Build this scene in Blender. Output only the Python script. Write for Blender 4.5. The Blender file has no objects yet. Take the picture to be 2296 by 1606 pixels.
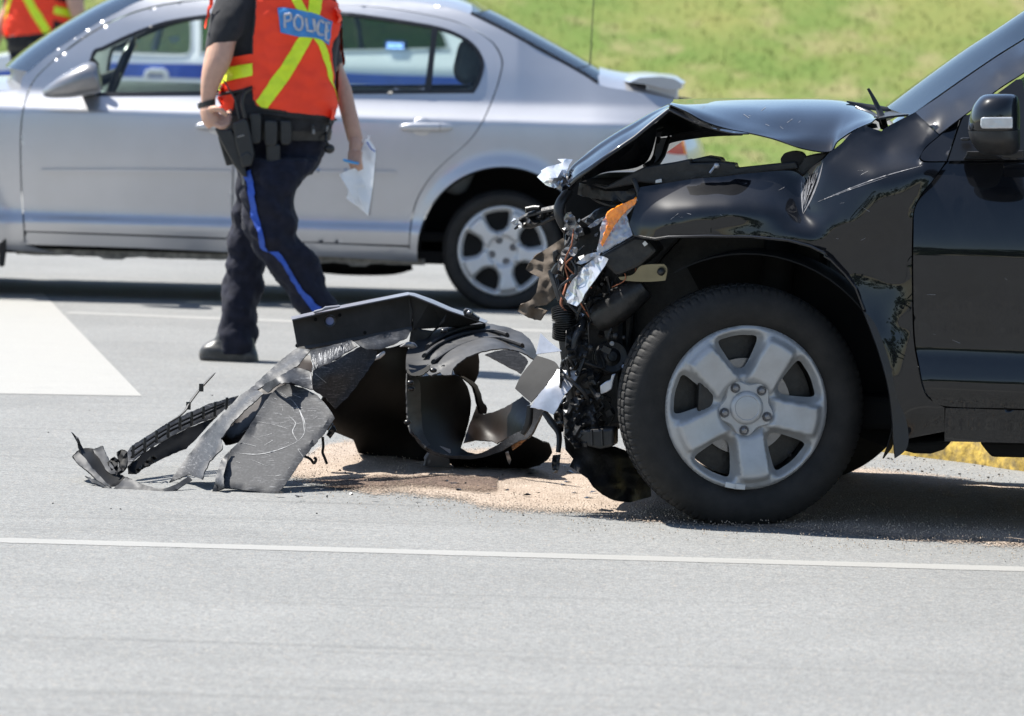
import bpy, bmesh, math, random
import numpy as np
from mathutils import Vector, Matrix, noise
from mathutils.geometry import delaunay_2d_cdt, tessellate_polygon
from mathutils.bvhtree import BVHTree

random.seed(7)
rng = np.random.default_rng(11)
scene = bpy.context.scene
COL = scene.collection

# ------------------------------------------------------------------ camera, sky, sun, exposure
CAMH = 1.5
FPX = 11480.0                       # focal length in units of a 2296 px wide picture
PITCH = math.atan(803.0 / FPX)
ROLL = 0.0277
_F = Vector((0, math.cos(PITCH), -math.sin(PITCH)))
_R0 = Vector((1, 0, 0)); _U0 = Vector((0, math.sin(PITCH), math.cos(PITCH)))
_R = _R0 * math.cos(ROLL) + _U0 * math.sin(ROLL)
_U = _U0 * math.cos(ROLL) - _R0 * math.sin(ROLL)
CAM = Vector((0, 0, CAMH))
cd = bpy.data.cameras.new('camera'); cam = bpy.data.objects.new('camera', cd); COL.objects.link(cam)
cd.sensor_width = 36.0; cd.lens = 36.0 * FPX / 2296.0
cd.clip_start = 0.5; cd.clip_end = 600
m = Matrix((( _R.x, _U.x, -_F.x, CAM.x), (_R.y, _U.y, -_F.y, CAM.y), (_R.z, _U.z, -_F.z, CAM.z), (0, 0, 0, 1)))
cam.matrix_world = m
cd.dof.use_dof = True; cd.dof.focus_distance = 15.2; cd.dof.aperture_fstop = 6.5
scene.camera = cam

SUN_ELEV = math.radians(60)
SUN_TRAVEL_AZ = math.atan2(-0.42, 0.90)        # where the light travels to, over the ground
sd = Vector((math.cos(SUN_TRAVEL_AZ) * math.cos(SUN_ELEV), math.sin(SUN_TRAVEL_AZ) * math.cos(SUN_ELEV), -math.sin(SUN_ELEV)))
world = bpy.data.worlds.new('World'); scene.world = world; world.use_nodes = True
wn = world.node_tree.nodes; wl = world.node_tree.links
for n in list(wn): wn.remove(n)
sky = wn.new('ShaderNodeTexSky'); sky.sky_type = 'NISHITA'; sky.sun_disc = False
sky.sun_elevation = SUN_ELEV
sky.sun_rotation = math.atan2(-sd.x, -sd.y)     # azimuth of the sun measured from +Y towards +X
sky.air_density = 1.0; sky.dust_density = 0.5; sky.ozone_density = 1.0
bg = wn.new('ShaderNodeBackground'); bg.inputs['Strength'].default_value = 0.08
wo = wn.new('ShaderNodeOutputWorld')
wl.new(sky.outputs[0], bg.inputs[0]); wl.new(bg.outputs[0], wo.inputs[0])
sl = bpy.data.lights.new('sun', 'SUN'); sl.energy = 4.8; sl.angle = math.radians(0.53); sl.color = (1.0, 0.965, 0.90)
so = bpy.data.objects.new('sun', sl); COL.objects.link(so)
so.rotation_euler = sd.to_track_quat('-Z', 'Y').to_euler(); so.location = (-6, 12, 20)
scene.view_settings.view_transform = 'Standard'; scene.view_settings.look = 'None'
scene.view_settings.gamma = 1.0; scene.view_settings.use_curve_mapping = False
scene.view_settings.exposure = 1.3

# ------------------------------------------------------------------ geometry helpers
def ray(x, y):
    return _F + _R * ((x - 1148.0) / FPX) + _U * ((803.0 - y) / FPX)
def P(x, y, D):
    d = ray(x, y); return CAM + d * (D / d.y)
def G(x, y, z=0.0):
    d = ray(x, y); return CAM + d * ((z - CAMH) / d.z)
def zoom(fx, ox, oy):
    return lambda pts: [(ox + fx * p[0], oy + fx * p[1]) + tuple(p[2:]) for p in pts]
Z1 = zoom(.3748, 0, 0); Z4 = zoom(.3749, 733.7, 0); ZA = zoom(.2343, 432.7, 0); ZB = zoom(.3046, 432.7, 357.4)
ZC = zoom(.32797, 141.1, 620.8); ZD = zoom(.33964, 733.7, 620.8); ZE = zoom(.29285, 1128.7, 282.2)
ZF = zoom(.32774, 1128.7, 169.3); ZG = zoom(.37475, 1354.5, 602.0); ZH = zoom(.29871, 1740.1, 47.0); ZI = zoom(.4684, 1834.2, 470.3)

class Frame:
    """A standing frame: x along the thing (to the right), y away from the viewer, z up."""
    def __init__(s, origin, yaw):
        s.o = Vector((origin.x, origin.y, 0)); s.yaw = yaw
        s.a = Vector((math.cos(yaw), -math.sin(yaw), 0)); s.n = Vector((math.sin(yaw), math.cos(yaw), 0))
        s.mw = Matrix.Translation(s.o) @ Matrix.Rotation(-yaw, 4, 'Z'); s.inv = s.mw.inverted()
    def S(s, x, y, off):
        d = ray(x, y); t = (off - (CAM - s.o).dot(s.n)) / d.dot(s.n)
        q = CAM + d * t - s.o
        return Vector((q.dot(s.a), off, q.z))
    def loc(s, v): return s.inv @ v
class WorldFrame:
    mw = Matrix.Identity(4); inv = Matrix.Identity(4)
    def S(s, x, y, D): return P(x, y, D)
    def loc(s, v): return Vector(v)
WF = WorldFrame()
class At(Frame):
    """World-depth input, coordinates local to a thing standing at a ground point."""
    def __init__(s, origin): Frame.__init__(s, origin, 0.0)
    def S(s, x, y, D): return P(x, y, D) - s.o

def link(o, parent=None):
    COL.objects.link(o)
    if parent is not None: o.parent = parent
    return o
def thing(name, label, cat, loc=(0, 0, 0), rotz=0.0, group=None):
    o = bpy.data.objects.new(name, None); o.location = loc; o.rotation_euler = (0, 0, rotz); o.empty_display_size = 0.1
    link(o); tag(o, label, cat, group); return o
def tag(o, label=None, cat=None, group=None, kind=None):
    if label: o['label'] = label
    if cat: o['category'] = cat
    if group: o['group'] = group
    if kind: o['kind'] = kind
    return o
def mesh_obj(name, verts, faces, mat, parent=None, smooth=True, angle=None):
    me = bpy.data.meshes.new(name)
    me.from_pydata([tuple(v) for v in verts], [], [tuple(f) for f in faces]); me.validate(); me.update()
    if mat: me.materials.append(mat)
    o = bpy.data.objects.new(name, me); link(o, parent)
    if smooth:
        me.polygons.foreach_set('use_smooth', [True] * len(me.polygons))
        if angle is not None:
            me.set_sharp_from_angle(angle=math.radians(angle))
    return o
def solid(o, t, offset=-1.0, angle=None):
    """give a sheet real thickness (front, back and rim), keeping its rim edges crisp"""
    me = o.data; n = len(me.vertices); co = np.empty(n * 3); me.vertices.foreach_get('co', co); co = co.reshape(-1, 3)
    nr = np.empty(n * 3); me.vertices.foreach_get('normal', nr); nr = nr.reshape(-1, 3)
    f0 = co + nr * (t * (offset + 1) / 2); f1 = co + nr * (t * (offset - 1) / 2)
    polys = [tuple(p.vertices) for p in me.polygons]; cnt = {}
    for p in polys:
        for i in range(len(p)):
            a, b = p[i], p[(i + 1) % len(p)]; cnt.setdefault((min(a, b), max(a, b)), []).append((a, b))
    rim = [v[0] for v in cnt.values() if len(v) == 1]
    faces = polys + [tuple(i + n for i in reversed(p)) for p in polys] + [(b, a, a + n, b + n) for a, b in rim]
    smooth = bool(polys) and me.polygons[0].use_smooth
    sharp0 = set()
    if angle is None and 'sharp_edge' in me.attributes:
        for e, k in zip(me.edges, me.attributes['sharp_edge'].data):
            if k.value: sharp0.add((min(e.vertices), max(e.vertices)))
    mats = list(me.materials); m2 = bpy.data.meshes.new(me.name); m2.from_pydata(np.vstack([f0, f1]).tolist(), [], faces); m2.update()
    for x in mats: m2.materials.append(x)
    m2.polygons.foreach_set('use_smooth', [smooth] * len(m2.polygons))
    if smooth:
        rs_ = {(min(a, b), max(a, b)) for a, b in rim}; rs_ |= sharp0
        rs_ |= {(a + n, b + n) for a, b in rs_}
        at = m2.attributes.new('sharp_edge', 'BOOLEAN', 'EDGE'); ev = np.empty(len(m2.edges) * 2, int); m2.edges.foreach_get('vertices', ev); ev = ev.reshape(-1, 2); ev.sort(axis=1)
        at.data.foreach_set('value', [(int(x), int(y)) in rs_ or (abs(int(x) - int(y)) == n) for x, y in ev])
    o.data = m2; return o
def bevel(o, w, seg=2, ang=35):
    md = o.modifiers.new('bevel', 'BEVEL'); md.width = w; md.segments = seg; md.limit_method = 'ANGLE'; md.angle_limit = math.radians(ang)
    return o

def catmull(pts, n, closed=False):
    pts = [np.array(p, float) for p in pts]; N = len(pts); out = []
    last = N if closed else N - 1
    for i in range(last):
        if closed: p0, p1, p2, p3 = pts[i - 1], pts[i], pts[(i + 1) % N], pts[(i + 2) % N]
        else: p0, p1, p2, p3 = pts[max(i - 1, 0)], pts[i], pts[i + 1], pts[min(i + 2, N - 1)]
        for k in range(n):
            t = k / n
            out.append(0.5 * ((2 * p1) + (-p0 + p2) * t + (2 * p0 - 5 * p1 + 4 * p2 - p3) * t * t + (-p0 + 3 * p1 - 3 * p2 + p3) * t ** 3))
    if not closed: out.append(pts[-1])
    return out
def resample(pts, step):
    pts = [np.array(p, float) for p in pts]; out = [pts[0]]
    for a, b in zip(pts[:-1], pts[1:]):
        L = np.linalg.norm(b - a); n = max(1, int(round(L / step)))
        for k in range(1, n + 1): out.append(a + (b - a) * k / n)
    return out
def outline_curve(poly, step, corner=48, curved=True):
    poly = [np.array(p[:2], float) for p in poly]; N = len(poly)
    if not curved:
        r = resample(poly + [poly[0]], step)[:-1]; return r
    corners = []
    for i in range(N):
        a = poly[i] - poly[i - 1]; b = poly[(i + 1) % N] - poly[i]
        c = np.dot(a, b) / (np.linalg.norm(a) * np.linalg.norm(b) + 1e-9)
        if math.degrees(math.acos(max(-1, min(1, c)))) > corner: corners.append(i)
    if not corners:
        c = catmull(poly, 6, True); return resample(c + [c[0]], step)[:-1]
    out = []
    for k, i in enumerate(corners):
        j = corners[(k + 1) % len(corners)]
        seg = [poly[i]]; q = i
        while True:
            q = (q + 1) % N; seg.append(poly[q])
            if q == j: break
        c = catmull(seg, 5) if len(seg) > 2 else seg
        out += resample(c, step)[:-1]
    return out
def inside(px, py, poly):
    poly = np.asarray(poly); x0, y0 = poly[:, 0], poly[:, 1]; x1, y1 = np.roll(x0, -1), np.roll(y0, -1)
    px = np.asarray(px)[:, None]; py = np.asarray(py)[:, None]
    cond = ((y0 > py) != (y1 > py)); xi = (x1 - x0) * (py - y0) / (np.where(y1 == y0, 1e-9, y1 - y0)) + x0
    return (np.sum(cond & (px < xi), axis=1) % 2) == 1
def seg_dist(p, poly):
    poly = np.asarray(poly); a = poly; b = np.roll(poly, -1, axis=0); p = np.asarray(p)
    d = np.full(len(p), 1e9); g = np.zeros(len(p))
    ab = b - a; L = (ab ** 2).sum(1) + 1e-12
    for i in range(len(a)):
        t = np.clip(((p - a[i]) @ ab[i]) / L[i], 0, 1)
        q = a[i] + t[:, None] * ab[i]; dd = np.hypot(*(p - q).T)
        d = np.minimum(d, dd)
    return d
def cdt(outer, holes=(), step=10.0, fill=True):
    """triangulate a 2D outline (points already resampled) with inner points; returns verts(N,2), tris"""
    vs = []; es = []
    for loop in [outer] + list(holes):
        b = len(vs); n = len(loop)
        vs += [Vector((float(p[0]), float(p[1]))) for p in loop]
        es += [(b + i, b + (i + 1) % n) for i in range(n)]
    if fill:
        o = np.asarray(outer); x0, y0 = o.min(0); x1, y1 = o.max(0)
        gx, gy = np.meshgrid(np.arange(x0, x1, step), np.arange(y0, y1, step * .87))
        gx = gx + (np.arange(gx.shape[0]) % 2)[:, None] * step * .5
        q = np.c_[gx.ravel(), gy.ravel()]
        if len(q):
            k = inside(q[:, 0], q[:, 1], o)
            for h in holes: k &= ~inside(q[:, 0], q[:, 1], h)
            q = q[k]
        if len(q):
            k = seg_dist(q, o) > step * .55
            for h in holes: k &= seg_dist(q, h) > step * .55
            vs += [Vector((float(a), float(b))) for a, b in q[k]]
    r = delaunay_2d_cdt(vs, es, [], 0, 1e-6)
    v = np.array([(p.x, p.y) for p in r[0]]); f = [t for t in r[2] if len(t) == 3]
    t = np.array(f); c = v[t].mean(1)
    k = inside(c[:, 0], c[:, 1], outer)
    for h in holes: k &= ~inside(c[:, 0], c[:, 1], h)
    return v, [tuple(a) for a in t[k]]
def rbf(ctrl, kind='lin'):
    c = np.array(ctrl, float); X = c[:, :2] / 100.0; N = len(X)
    if N == 1: return lambda q: np.full(len(q), c[0, 2])
    def ph(r): return r if kind == 'lin' else np.where(r > 1e-9, r * r * np.log(r + 1e-12), 0)
    if kind == 'lin': ker = lambda r: -r
    elif kind == 'mq': ker = lambda r: -np.sqrt(r * r + .16 ** 2)
    else: ker = ph
    D = np.hypot(X[:, None, 0] - X[None, :, 0], X[:, None, 1] - X[None, :, 1])
    if N >= 3:
        Q = np.c_[np.ones(N), X]
    else:
        Q = np.ones((N, 1))
    A = np.block([[ker(D) + np.eye(N) * 1e-9, Q], [Q.T, np.zeros((Q.shape[1],) * 2)]])
    w = np.linalg.lstsq(A, np.r_[c[:, 2], np.zeros(Q.shape[1])], rcond=None)[0]
    def f(q):
        q = np.asarray(q, float)[:, :2] / 100.0
        r = np.hypot(q[:, None, 0] - X[None, :, 0], q[:, None, 1] - X[None, :, 1])
        B = np.c_[np.ones(len(q)), q] if N >= 3 else np.ones((len(q), 1))
        return ker(r) @ w[:N] + B @ w[N:]
    return f
def orient(verts, faces, eye):
    """flip all faces if most look away from eye"""
    s = 0
    for f in faces[::max(1, len(faces) // 60)]:
        a, b, c = (Vector(verts[i]) for i in f[:3]); s += (b - a).cross(c - a).dot(Vector(eye) - a)
    return [tuple(reversed(f)) for f in faces] if s < 0 else faces
def panel(name, outline, ctrl, fr, mat, parent=None, step=12, thick=0.003, kind='lin', holes=(), curved=True, corner=48, rough=0.0, rscale=12.0, angle=None, smooth=True, offset=-1.0, extra=None, relax=0, jag=0.0):
    """a sheet whose outline is given as seen by the viewer, at depths interpolated from ctrl; real thickness"""
    oc = outline_curve(outline, step, corner, curved); hc = [outline_curve(h, step, corner, curved) for h in holes]
    if jag: oc = [p + jag * np.array((noise.noise(Vector((p[0] / 7, p[1] / 7, 1))), noise.noise(Vector((p[0] / 7, p[1] / 7, 9))))) for p in oc]
    v, f = cdt(oc, hc, step)
    fn = rbf(ctrl if len(ctrl) else [(p[0], p[1], p[2]) for p in outline], kind); d = fn(v)
    if extra is not None: d = d + extra(v)
    if rough:
        d = d + np.array([noise.noise(Vector((p[0] / rscale, p[1] / rscale, 3.3))) * rough for p in v])
    if relax:
        t = np.array(f); nb = np.zeros(len(v)); E = np.vstack([t[:, [0, 1]], t[:, [1, 2]], t[:, [2, 0]]]); E = np.vstack([E, E[:, ::-1]]); np.add.at(nb, E[:, 0], 1)
        nb = np.maximum(nb, 1)
        for _ in range(relax):
            acc = np.zeros(len(v)); np.add.at(acc, E[:, 0], d[E[:, 1]]); d = .5 * d + .5 * acc / nb
    pts = [fr.S(p[0], p[1], dd) for p, dd in zip(v, d)]
    f = orient(pts, f, fr.loc(CAM))
    o = mesh_obj(name, pts, f, mat, parent, smooth, angle)
    if thick: solid(o, thick, offset)
    return o
def slab(name, outline, off, depth, fr, mat, parent=None, bev=0.003, curved=False, step=14):
    """a solid block with the given outline, front at depth off (number or per-point third value), of real thickness"""
    if curved:
        oc = outline_curve(outline, step, 48, True); o2 = [(p[0], p[1], off) for p in oc]
    else: o2 = [(p[0], p[1], p[2] if len(p) > 2 else off) for p in outline]
    front = [fr.S(x, y, d) for x, y, d in o2]
    n = (fr.n if isinstance(fr, Frame) and not isinstance(fr, At) else Vector((0, 1, 0)))
    nl = Vector((0, depth, 0))
    back = [p + nl for p in front]; N = len(front)
    faces = [tuple(range(N)), tuple(reversed(range(N, 2 * N)))] + [(i, N + i, N + (i + 1) % N, (i + 1) % N) for i in range(N)]
    me = bpy.data.meshes.new(name); bm = bmesh.new()
    vs = [bm.verts.new(p) for p in front + back]
    for fc in faces:
        try: bm.faces.new([vs[i] for i in fc])
        except ValueError: pass
    bmesh.ops.recalc_face_normals(bm, faces=bm.faces); bm.to_mesh(me); bm.free()
    me.materials.append(mat); o = bpy.data.objects.new(name, me); link(o, parent)
    if bev: bevel(o, bev, 2)
    return o
class MB:
    """collects pieces into one mesh"""
    def __init__(s): s.v = []; s.f = []
    def add(s, v, f):
        b = len(s.v); s.v += [Vector(p) for p in v]; s.f += [tuple(i + b for i in t) for t in f]; return s
    def tube(s, pts, r, n=10, close=False, flat=1.0):
        pts = [Vector(p) for p in pts]; N = len(pts)
        rr = r if isinstance(r, (list, tuple)) else [r] * N
        T = []
        for i in range(N):
            a = pts[i - 1] if (i or close) else pts[0]; b = pts[(i + 1) % N] if (i < N - 1 or close) else pts[-1]
            T.append((b - a).normalized() if (b - a).length > 1e-9 else Vector((0, 0, 1)))
        u = T[0].orthogonal().normalized(); rings = []
        for i in range(N):
            u = (u - T[i] * u.dot(T[i])); u = u.normalized() if u.length > 1e-6 else T[i].orthogonal().normalized()
            w = T[i].cross(u)
            rings.append([pts[i] + (u * math.cos(2 * math.pi * k / n) + w * math.sin(2 * math.pi * k / n) * flat) * rr[i] for k in range(n)])
        return s.rings(rings, close)
    def rings(s, rings, close=False, caps=True):
        b = len(s.v); n = len(rings[0]); N = len(rings)
        for r in rings: s.v += [Vector(p) for p in r]
        for i in range(N if close else N - 1):
            j = (i + 1) % N
            for k in range(n):
                s.f.append((b + i * n + k, b + i * n + (k + 1) % n, b + j * n + (k + 1) % n, b + j * n + k))
        if caps and not close:
            s.f.append(tuple(reversed(range(b, b + n)))); s.f.append(tuple(range(b + (N - 1) * n, b + N * n)))
        return s
    def box(s, c, size, rot=None):
        c = Vector(c); h = Vector(size) * .5; m3 = rot if rot is not None else Matrix.Identity(3)
        v = [c + m3 @ Vector((h.x * a, h.y * b, h.z * d)) for a in (-1, 1) for b in (-1, 1) for d in (-1, 1)]
        return s.add(v, [(0, 1, 3, 2), (4, 6, 7, 5), (0, 4, 5, 1), (2, 3, 7, 6), (0, 2, 6, 4), (1, 5, 7, 3)])
    def lathe(s, prof, c, axis, n=48, closed=False):
        """prof: (distance along axis, radius)"""
        c = Vector(c); ax = Vector(axis).normalized(); u = ax.orthogonal().normalized(); w = ax.cross(u)
        rings = [[c + ax * a + (u * math.cos(2 * math.pi * k / n) + w * math.sin(2 * math.pi * k / n)) * max(r, 1e-5) for k in range(n)] for a, r in prof]
        return s.rings(rings, closed, caps=not closed)
    def ball(s, c, r, n=12):
        c = Vector(c); r = r if isinstance(r, (list, tuple, Vector)) else (r, r, r)
        rings = []
        for i in range(n + 1):
            t = math.pi * i / n
            rings.append([c + Vector((r[0] * max(math.sin(t), 1e-3) * math.cos(2 * math.pi * k / (2 * n)), r[1] * max(math.sin(t), 1e-3) * math.sin(2 * math.pi * k / (2 * n)), -r[2] * math.cos(t))) for k in range(2 * n)])
        return s.rings(rings)
    def build(s, name, mat, parent=None, smooth=True, angle=40):
        o = mesh_obj(name, s.v, s.f, mat, parent, smooth, angle if smooth else None)
        bm = bmesh.new(); bm.from_mesh(o.data); bmesh.ops.recalc_face_normals(bm, faces=bm.faces); bm.to_mesh(o.data); bm.free()
        if smooth:
            o.data.polygons.foreach_set('use_smooth', [True] * len(o.data.polygons))
            if angle: o.data.set_sharp_from_angle(angle=math.radians(angle))
        return o
def world_bvh(objs):
    """BVH of the given objects (evaluated, in world space, parents applied)"""
    bpy.context.view_layer.update(); dg = bpy.context.evaluated_depsgraph_get(); V = []; Fc = []
    for o in objs:
        e = o.evaluated_get(dg); me = e.to_mesh(); b = len(V)
        V += [e.matrix_world @ v.co for v in me.vertices]; Fc += [tuple(i + b for i in p.vertices) for p in me.polygons]
        e.to_mesh_clear()
    return BVHTree.FromPolygons(V, Fc)
def drape(name, outline, bvh, mat, parent=None, lift=0.003, step=8, holes=(), thick=0.002, curved=True, corner=48, maxd=None, wave=0.0):
    """a thin piece (tape, trim, print) laid onto an existing surface"""
    oc = outline_curve(outline, step, corner, curved); hc = [outline_curve(h, step, corner, curved) for h in holes]
    v, f = cdt(oc, hc, step); pts = []; last = None
    hit = []
    for p in v:
        d = ray(p[0], p[1]).normalized(); q, nrm, idx, dist = bvh.ray_cast(CAM, d)
        hit.append((q, nrm, dist, d))
    dm = np.median([h[2] for h in hit if h[0] is not None])
    for p_, (q, nrm, dist, d) in zip(v, hit):
        if q is None or abs(dist - dm) > (maxd or 0.5):
            c = CAM + d * dm; q2, n2, i2, d2 = bvh.find_nearest(c)
            q = c + (q2 - c) * 0.5 if q2 is not None else c; nrm = n2 if n2 is not None else -d
        if nrm.dot(d) > 0: nrm = -nrm
        wv = wave * (noise.noise(Vector((p_[0] / 34, p_[1] / 22, 2.2))) + .5 * noise.noise(Vector((p_[0] / 13, p_[1] / 11, 7.2)))) if wave else 0
        pts.append(q + nrm * (lift + wv))
    if parent is not None:
        bpy.context.view_layer.update(); iv = parent.matrix_world.inverted(); pts = [iv @ p for p in pts]; eye = iv @ CAM
    else: eye = CAM
    f = orient(pts, f, eye)
    o = mesh_obj(name, pts, f, mat, parent, True, 60)
    if thick: solid(o, thick, 1.0)
    return o
def stroke(pts, w):
    """outline polygon of a polyline of width w (numbers or list)"""
    pts = [np.array(p, float) for p in pts]; N = len(pts); ws = w if isinstance(w, (list, tuple)) else [w] * N
    L = []; Rr = []
    for i in range(N):
        a = pts[max(i - 1, 0)]; b = pts[min(i + 1, N - 1)]; t = (b - a) / (np.linalg.norm(b - a) + 1e-9); nn = np.array((-t[1], t[0]))
        L.append(tuple(pts[i] + nn * ws[i] / 2)); Rr.append(tuple(pts[i] - nn * ws[i] / 2))
    return L + Rr[::-1]

# ------------------------------------------------------------------ materials
def mat(name, col, rough=0.5, metal=0.0, coat=0.0, spec=0.5, var=0.12, vscale=8.0, bump=0.0, bscale=120.0, dirt=None, dirt_amt=0.0, dirt_scale=6.0, coat_rough=0.03, rvar=0.0, stretch=None, alpha=1.0, sheen=0.0, trans=0.0, sub=0.0):
    mt = bpy.data.materials.new(name); mt.use_nodes = True; nt = mt.node_tree; N = nt.nodes; L = nt.links
    b = N['Principled BSDF']
    b.inputs['Roughness'].default_value = rough; b.inputs['Metallic'].default_value = metal
    b.inputs['Coat Weight'].default_value = coat; b.inputs['Coat Roughness'].default_value = coat_rough
    b.inputs['Specular IOR Level'].default_value = spec
    b.inputs['Transmission Weight'].default_value = trans
    if sheen: b.inputs['Sheen Weight'].default_value = sheen
    if sub: b.inputs['Subsurface Weight'].default_value = sub; b.inputs['Subsurface Radius'].default_value = (.02, .008, .004)
    tc = N.new('ShaderNodeTexCoord'); mp = N.new('ShaderNodeMapping'); L.new(tc.outputs['Object'], mp.inputs[0])
    if stretch: mp.inputs['Scale'].default_value = stretch
    nz = N.new('ShaderNodeTexNoise'); nz.inputs['Scale'].default_value = vscale; nz.inputs['Detail'].default_value = 5; L.new(mp.outputs[0], nz.inputs['Vector'])
    mr = N.new('ShaderNodeMapRange'); mr.inputs['From Min'].default_value = .3; mr.inputs['From Max'].default_value = .7
    mr.inputs['To Min'].default_value = 1 - var; mr.inputs['To Max'].default_value = 1 + var; L.new(nz.outputs[0], mr.inputs[0])
    mx = N.new('ShaderNodeMix'); mx.data_type = 'RGBA'; mx.blend_type = 'MULTIPLY'; mx.inputs[0].default_value = 1.0
    mx.inputs[6].default_value = (*col, 1); L.new(mr.outputs[0], mx.inputs[7]); cur = mx.outputs[2]
    if dirt:
        n2 = N.new('ShaderNodeTexNoise'); n2.inputs['Scale'].default_value = dirt_scale; n2.inputs['Detail'].default_value = 8; n2.inputs['Roughness'].default_value = .65; L.new(mp.outputs[0], n2.inputs['Vector'])
        r2 = N.new('ShaderNodeMapRange'); r2.inputs['From Min'].default_value = .42; r2.inputs['From Max'].default_value = .75; r2.inputs['To Max'].default_value = dirt_amt; L.new(n2.outputs[0], r2.inputs[0])
        m2 = N.new('ShaderNodeMix'); m2.data_type = 'RGBA'; L.new(r2.outputs[0], m2.inputs[0]); L.new(cur, m2.inputs[6]); m2.inputs[7].default_value = (*dirt, 1); cur = m2.outputs[2]
    L.new(cur, b.inputs['Base Color'])
    if rvar:
        r3 = N.new('ShaderNodeMapRange'); r3.inputs['From Min'].default_value = .3; r3.inputs['From Max'].default_value = .7; r3.inputs['To Min'].default_value = max(rough - rvar, 0.02); r3.inputs['To Max'].default_value = min(rough + rvar, 1); L.new(nz.outputs[0], r3.inputs[0]); L.new(r3.outputs[0], b.inputs['Roughness'])
    if bump:
        n3 = N.new('ShaderNodeTexNoise'); n3.inputs['Scale'].default_value = bscale; n3.inputs['Detail'].default_value = 3; L.new(mp.outputs[0], n3.inputs['Vector'])
        bp = N.new('ShaderNodeBump'); bp.inputs['Strength'].default_value = bump; bp.inputs['Distance'].default_value = .004; L.new(n3.outputs[0], bp.inputs['Height']); L.new(bp.outputs[0], b.inputs['Normal'])
    if alpha < 1: b.inputs['Alpha'].default_value = alpha
    return mt
def glass_mat(name, tint, refl=0.9, ior=1.5):
    mt = bpy.data.materials.new(name); mt.use_nodes = True; nt = mt.node_tree; N = nt.nodes; L = nt.links
    N.remove(N['Principled BSDF']); out = N['Material Output']
    tr = N.new('ShaderNodeBsdfTransparent'); tr.inputs[0].default_value = (*tint, 1)
    gl = N.new('ShaderNodeBsdfGlossy'); gl.inputs['Roughness'].default_value = .015; gl.inputs[0].default_value = (refl,) * 3 + (1,)
    lw = N.new('ShaderNodeFresnel'); lw.inputs['IOR'].default_value = ior
    mx = N.new('ShaderNodeMixShader'); L.new(lw.outputs[0], mx.inputs[0]); L.new(tr.outputs[0], mx.inputs[1]); L.new(gl.outputs[0], mx.inputs[2]); L.new(mx.outputs[0], out.inputs[0])
    return mt

M = {}
M['black_paint'] = mat('black_car_paint', (.0045, .0050, .0066), .3, 0, 1.0, .05, .2, 5, dirt=(.045, .045, .046), dirt_amt=.10, dirt_scale=14, coat_rough=.015)
M['silver_paint'] = mat('silver_car_paint', (.47, .475, .50), .38, .66, 1.0, .5, .03, 3, coat_rough=.16, dirt=(.30, .29, .27), dirt_amt=.12, dirt_scale=5)
M['white_paint'] = mat('white_car_paint', (.78, .79, .80), .25, 0, 1.0, .5, .03, 3)
M['black_plastic'] = mat('black_plastic', (.012, .012, .013), .42, 0, 0, .5, .25, 30, bump=.15, bscale=400, rvar=.1)
M['trim'] = mat('window_trim_black', (.010, .010, .011), .3, 0, 0, .5, .1, 30)
M['rubber'] = mat('tyre_rubber', (.014, .0133, .0128), .72, 0, 0, .3, .25, 25, dirt=(.07, .06, .05), dirt_amt=.2, dirt_scale=9, bump=.2, bscale=260)
M['rim_paint'] = mat('wheel_silver', (.39, .395, .40), .40, .25, .2, .5, .08, 12, dirt=(.17, .155, .135), dirt_amt=.35, dirt_scale=10, rvar=.08)
M['hubcap'] = mat('hubcap_silver', (.55, .55, .55), .38, .25, .3, .5, .05, 9)
M['dark_gap'] = mat('dark_underbody', (.008, .008, .008), .8, 0, 0, .2, .3, 10)
M['steel'] = mat('bare_steel', (.22, .22, .23), .35, .8, 0, .5, .2, 20, dirt=(.1, .08, .06), dirt_amt=.5, dirt_scale=20, rvar=.15)
M['bright_metal'] = mat('bright_torn_metal', (.50, .50, .52), .36, .6, 0, .5, .2, 25, bump=.08, bscale=60, dirt=(.25, .25, .25), dirt_amt=.3, dirt_scale=18)
M['engine_black'] = mat('engine_black', (.012, .012, .0125), .42, 0, 0, .4, .4, 22, dirt=(.09, .08, .07), dirt_amt=.25, dirt_scale=30, bump=.35, bscale=90)
M['clear_lens'] = mat('clear_lens_plastic', (.46, .48, .53), .10, .2, 1.0, .6, .12, 12, bump=.06, bscale=25, alpha=.72)
M['orange_lens'] = mat('orange_lens_plastic', (1.0, .27, .008), .12, 0, 1.0, .6, .35, 40, bump=.25, bscale=60)
M['red_lens'] = mat('red_lens_plastic', (.45, .02, .015), .15, 0, 1.0, .6, .15, 30)
M['glass'] = glass_mat('car_glass', (.93, .97, .95))
M['tint_glass'] = glass_mat('tinted_rear_glass', (.80, .88, .85))
M['far_glass'] = glass_mat('dark_cruiser_glass', (.30, .36, .34))
M['interior'] = mat('grey_interior', (.16, .17, .165), .85, 0, 0, .2, .1, 15)
M['door_trim'] = mat('pale_door_trim', (.42, .46, .44), .7, 0, 0, .3, .08, 10)
M['seat'] = mat('seat_fabric', (.13, .14, .145), .9, 0, 0, .2, .15, 40, bump=.2, bscale=200)

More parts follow.
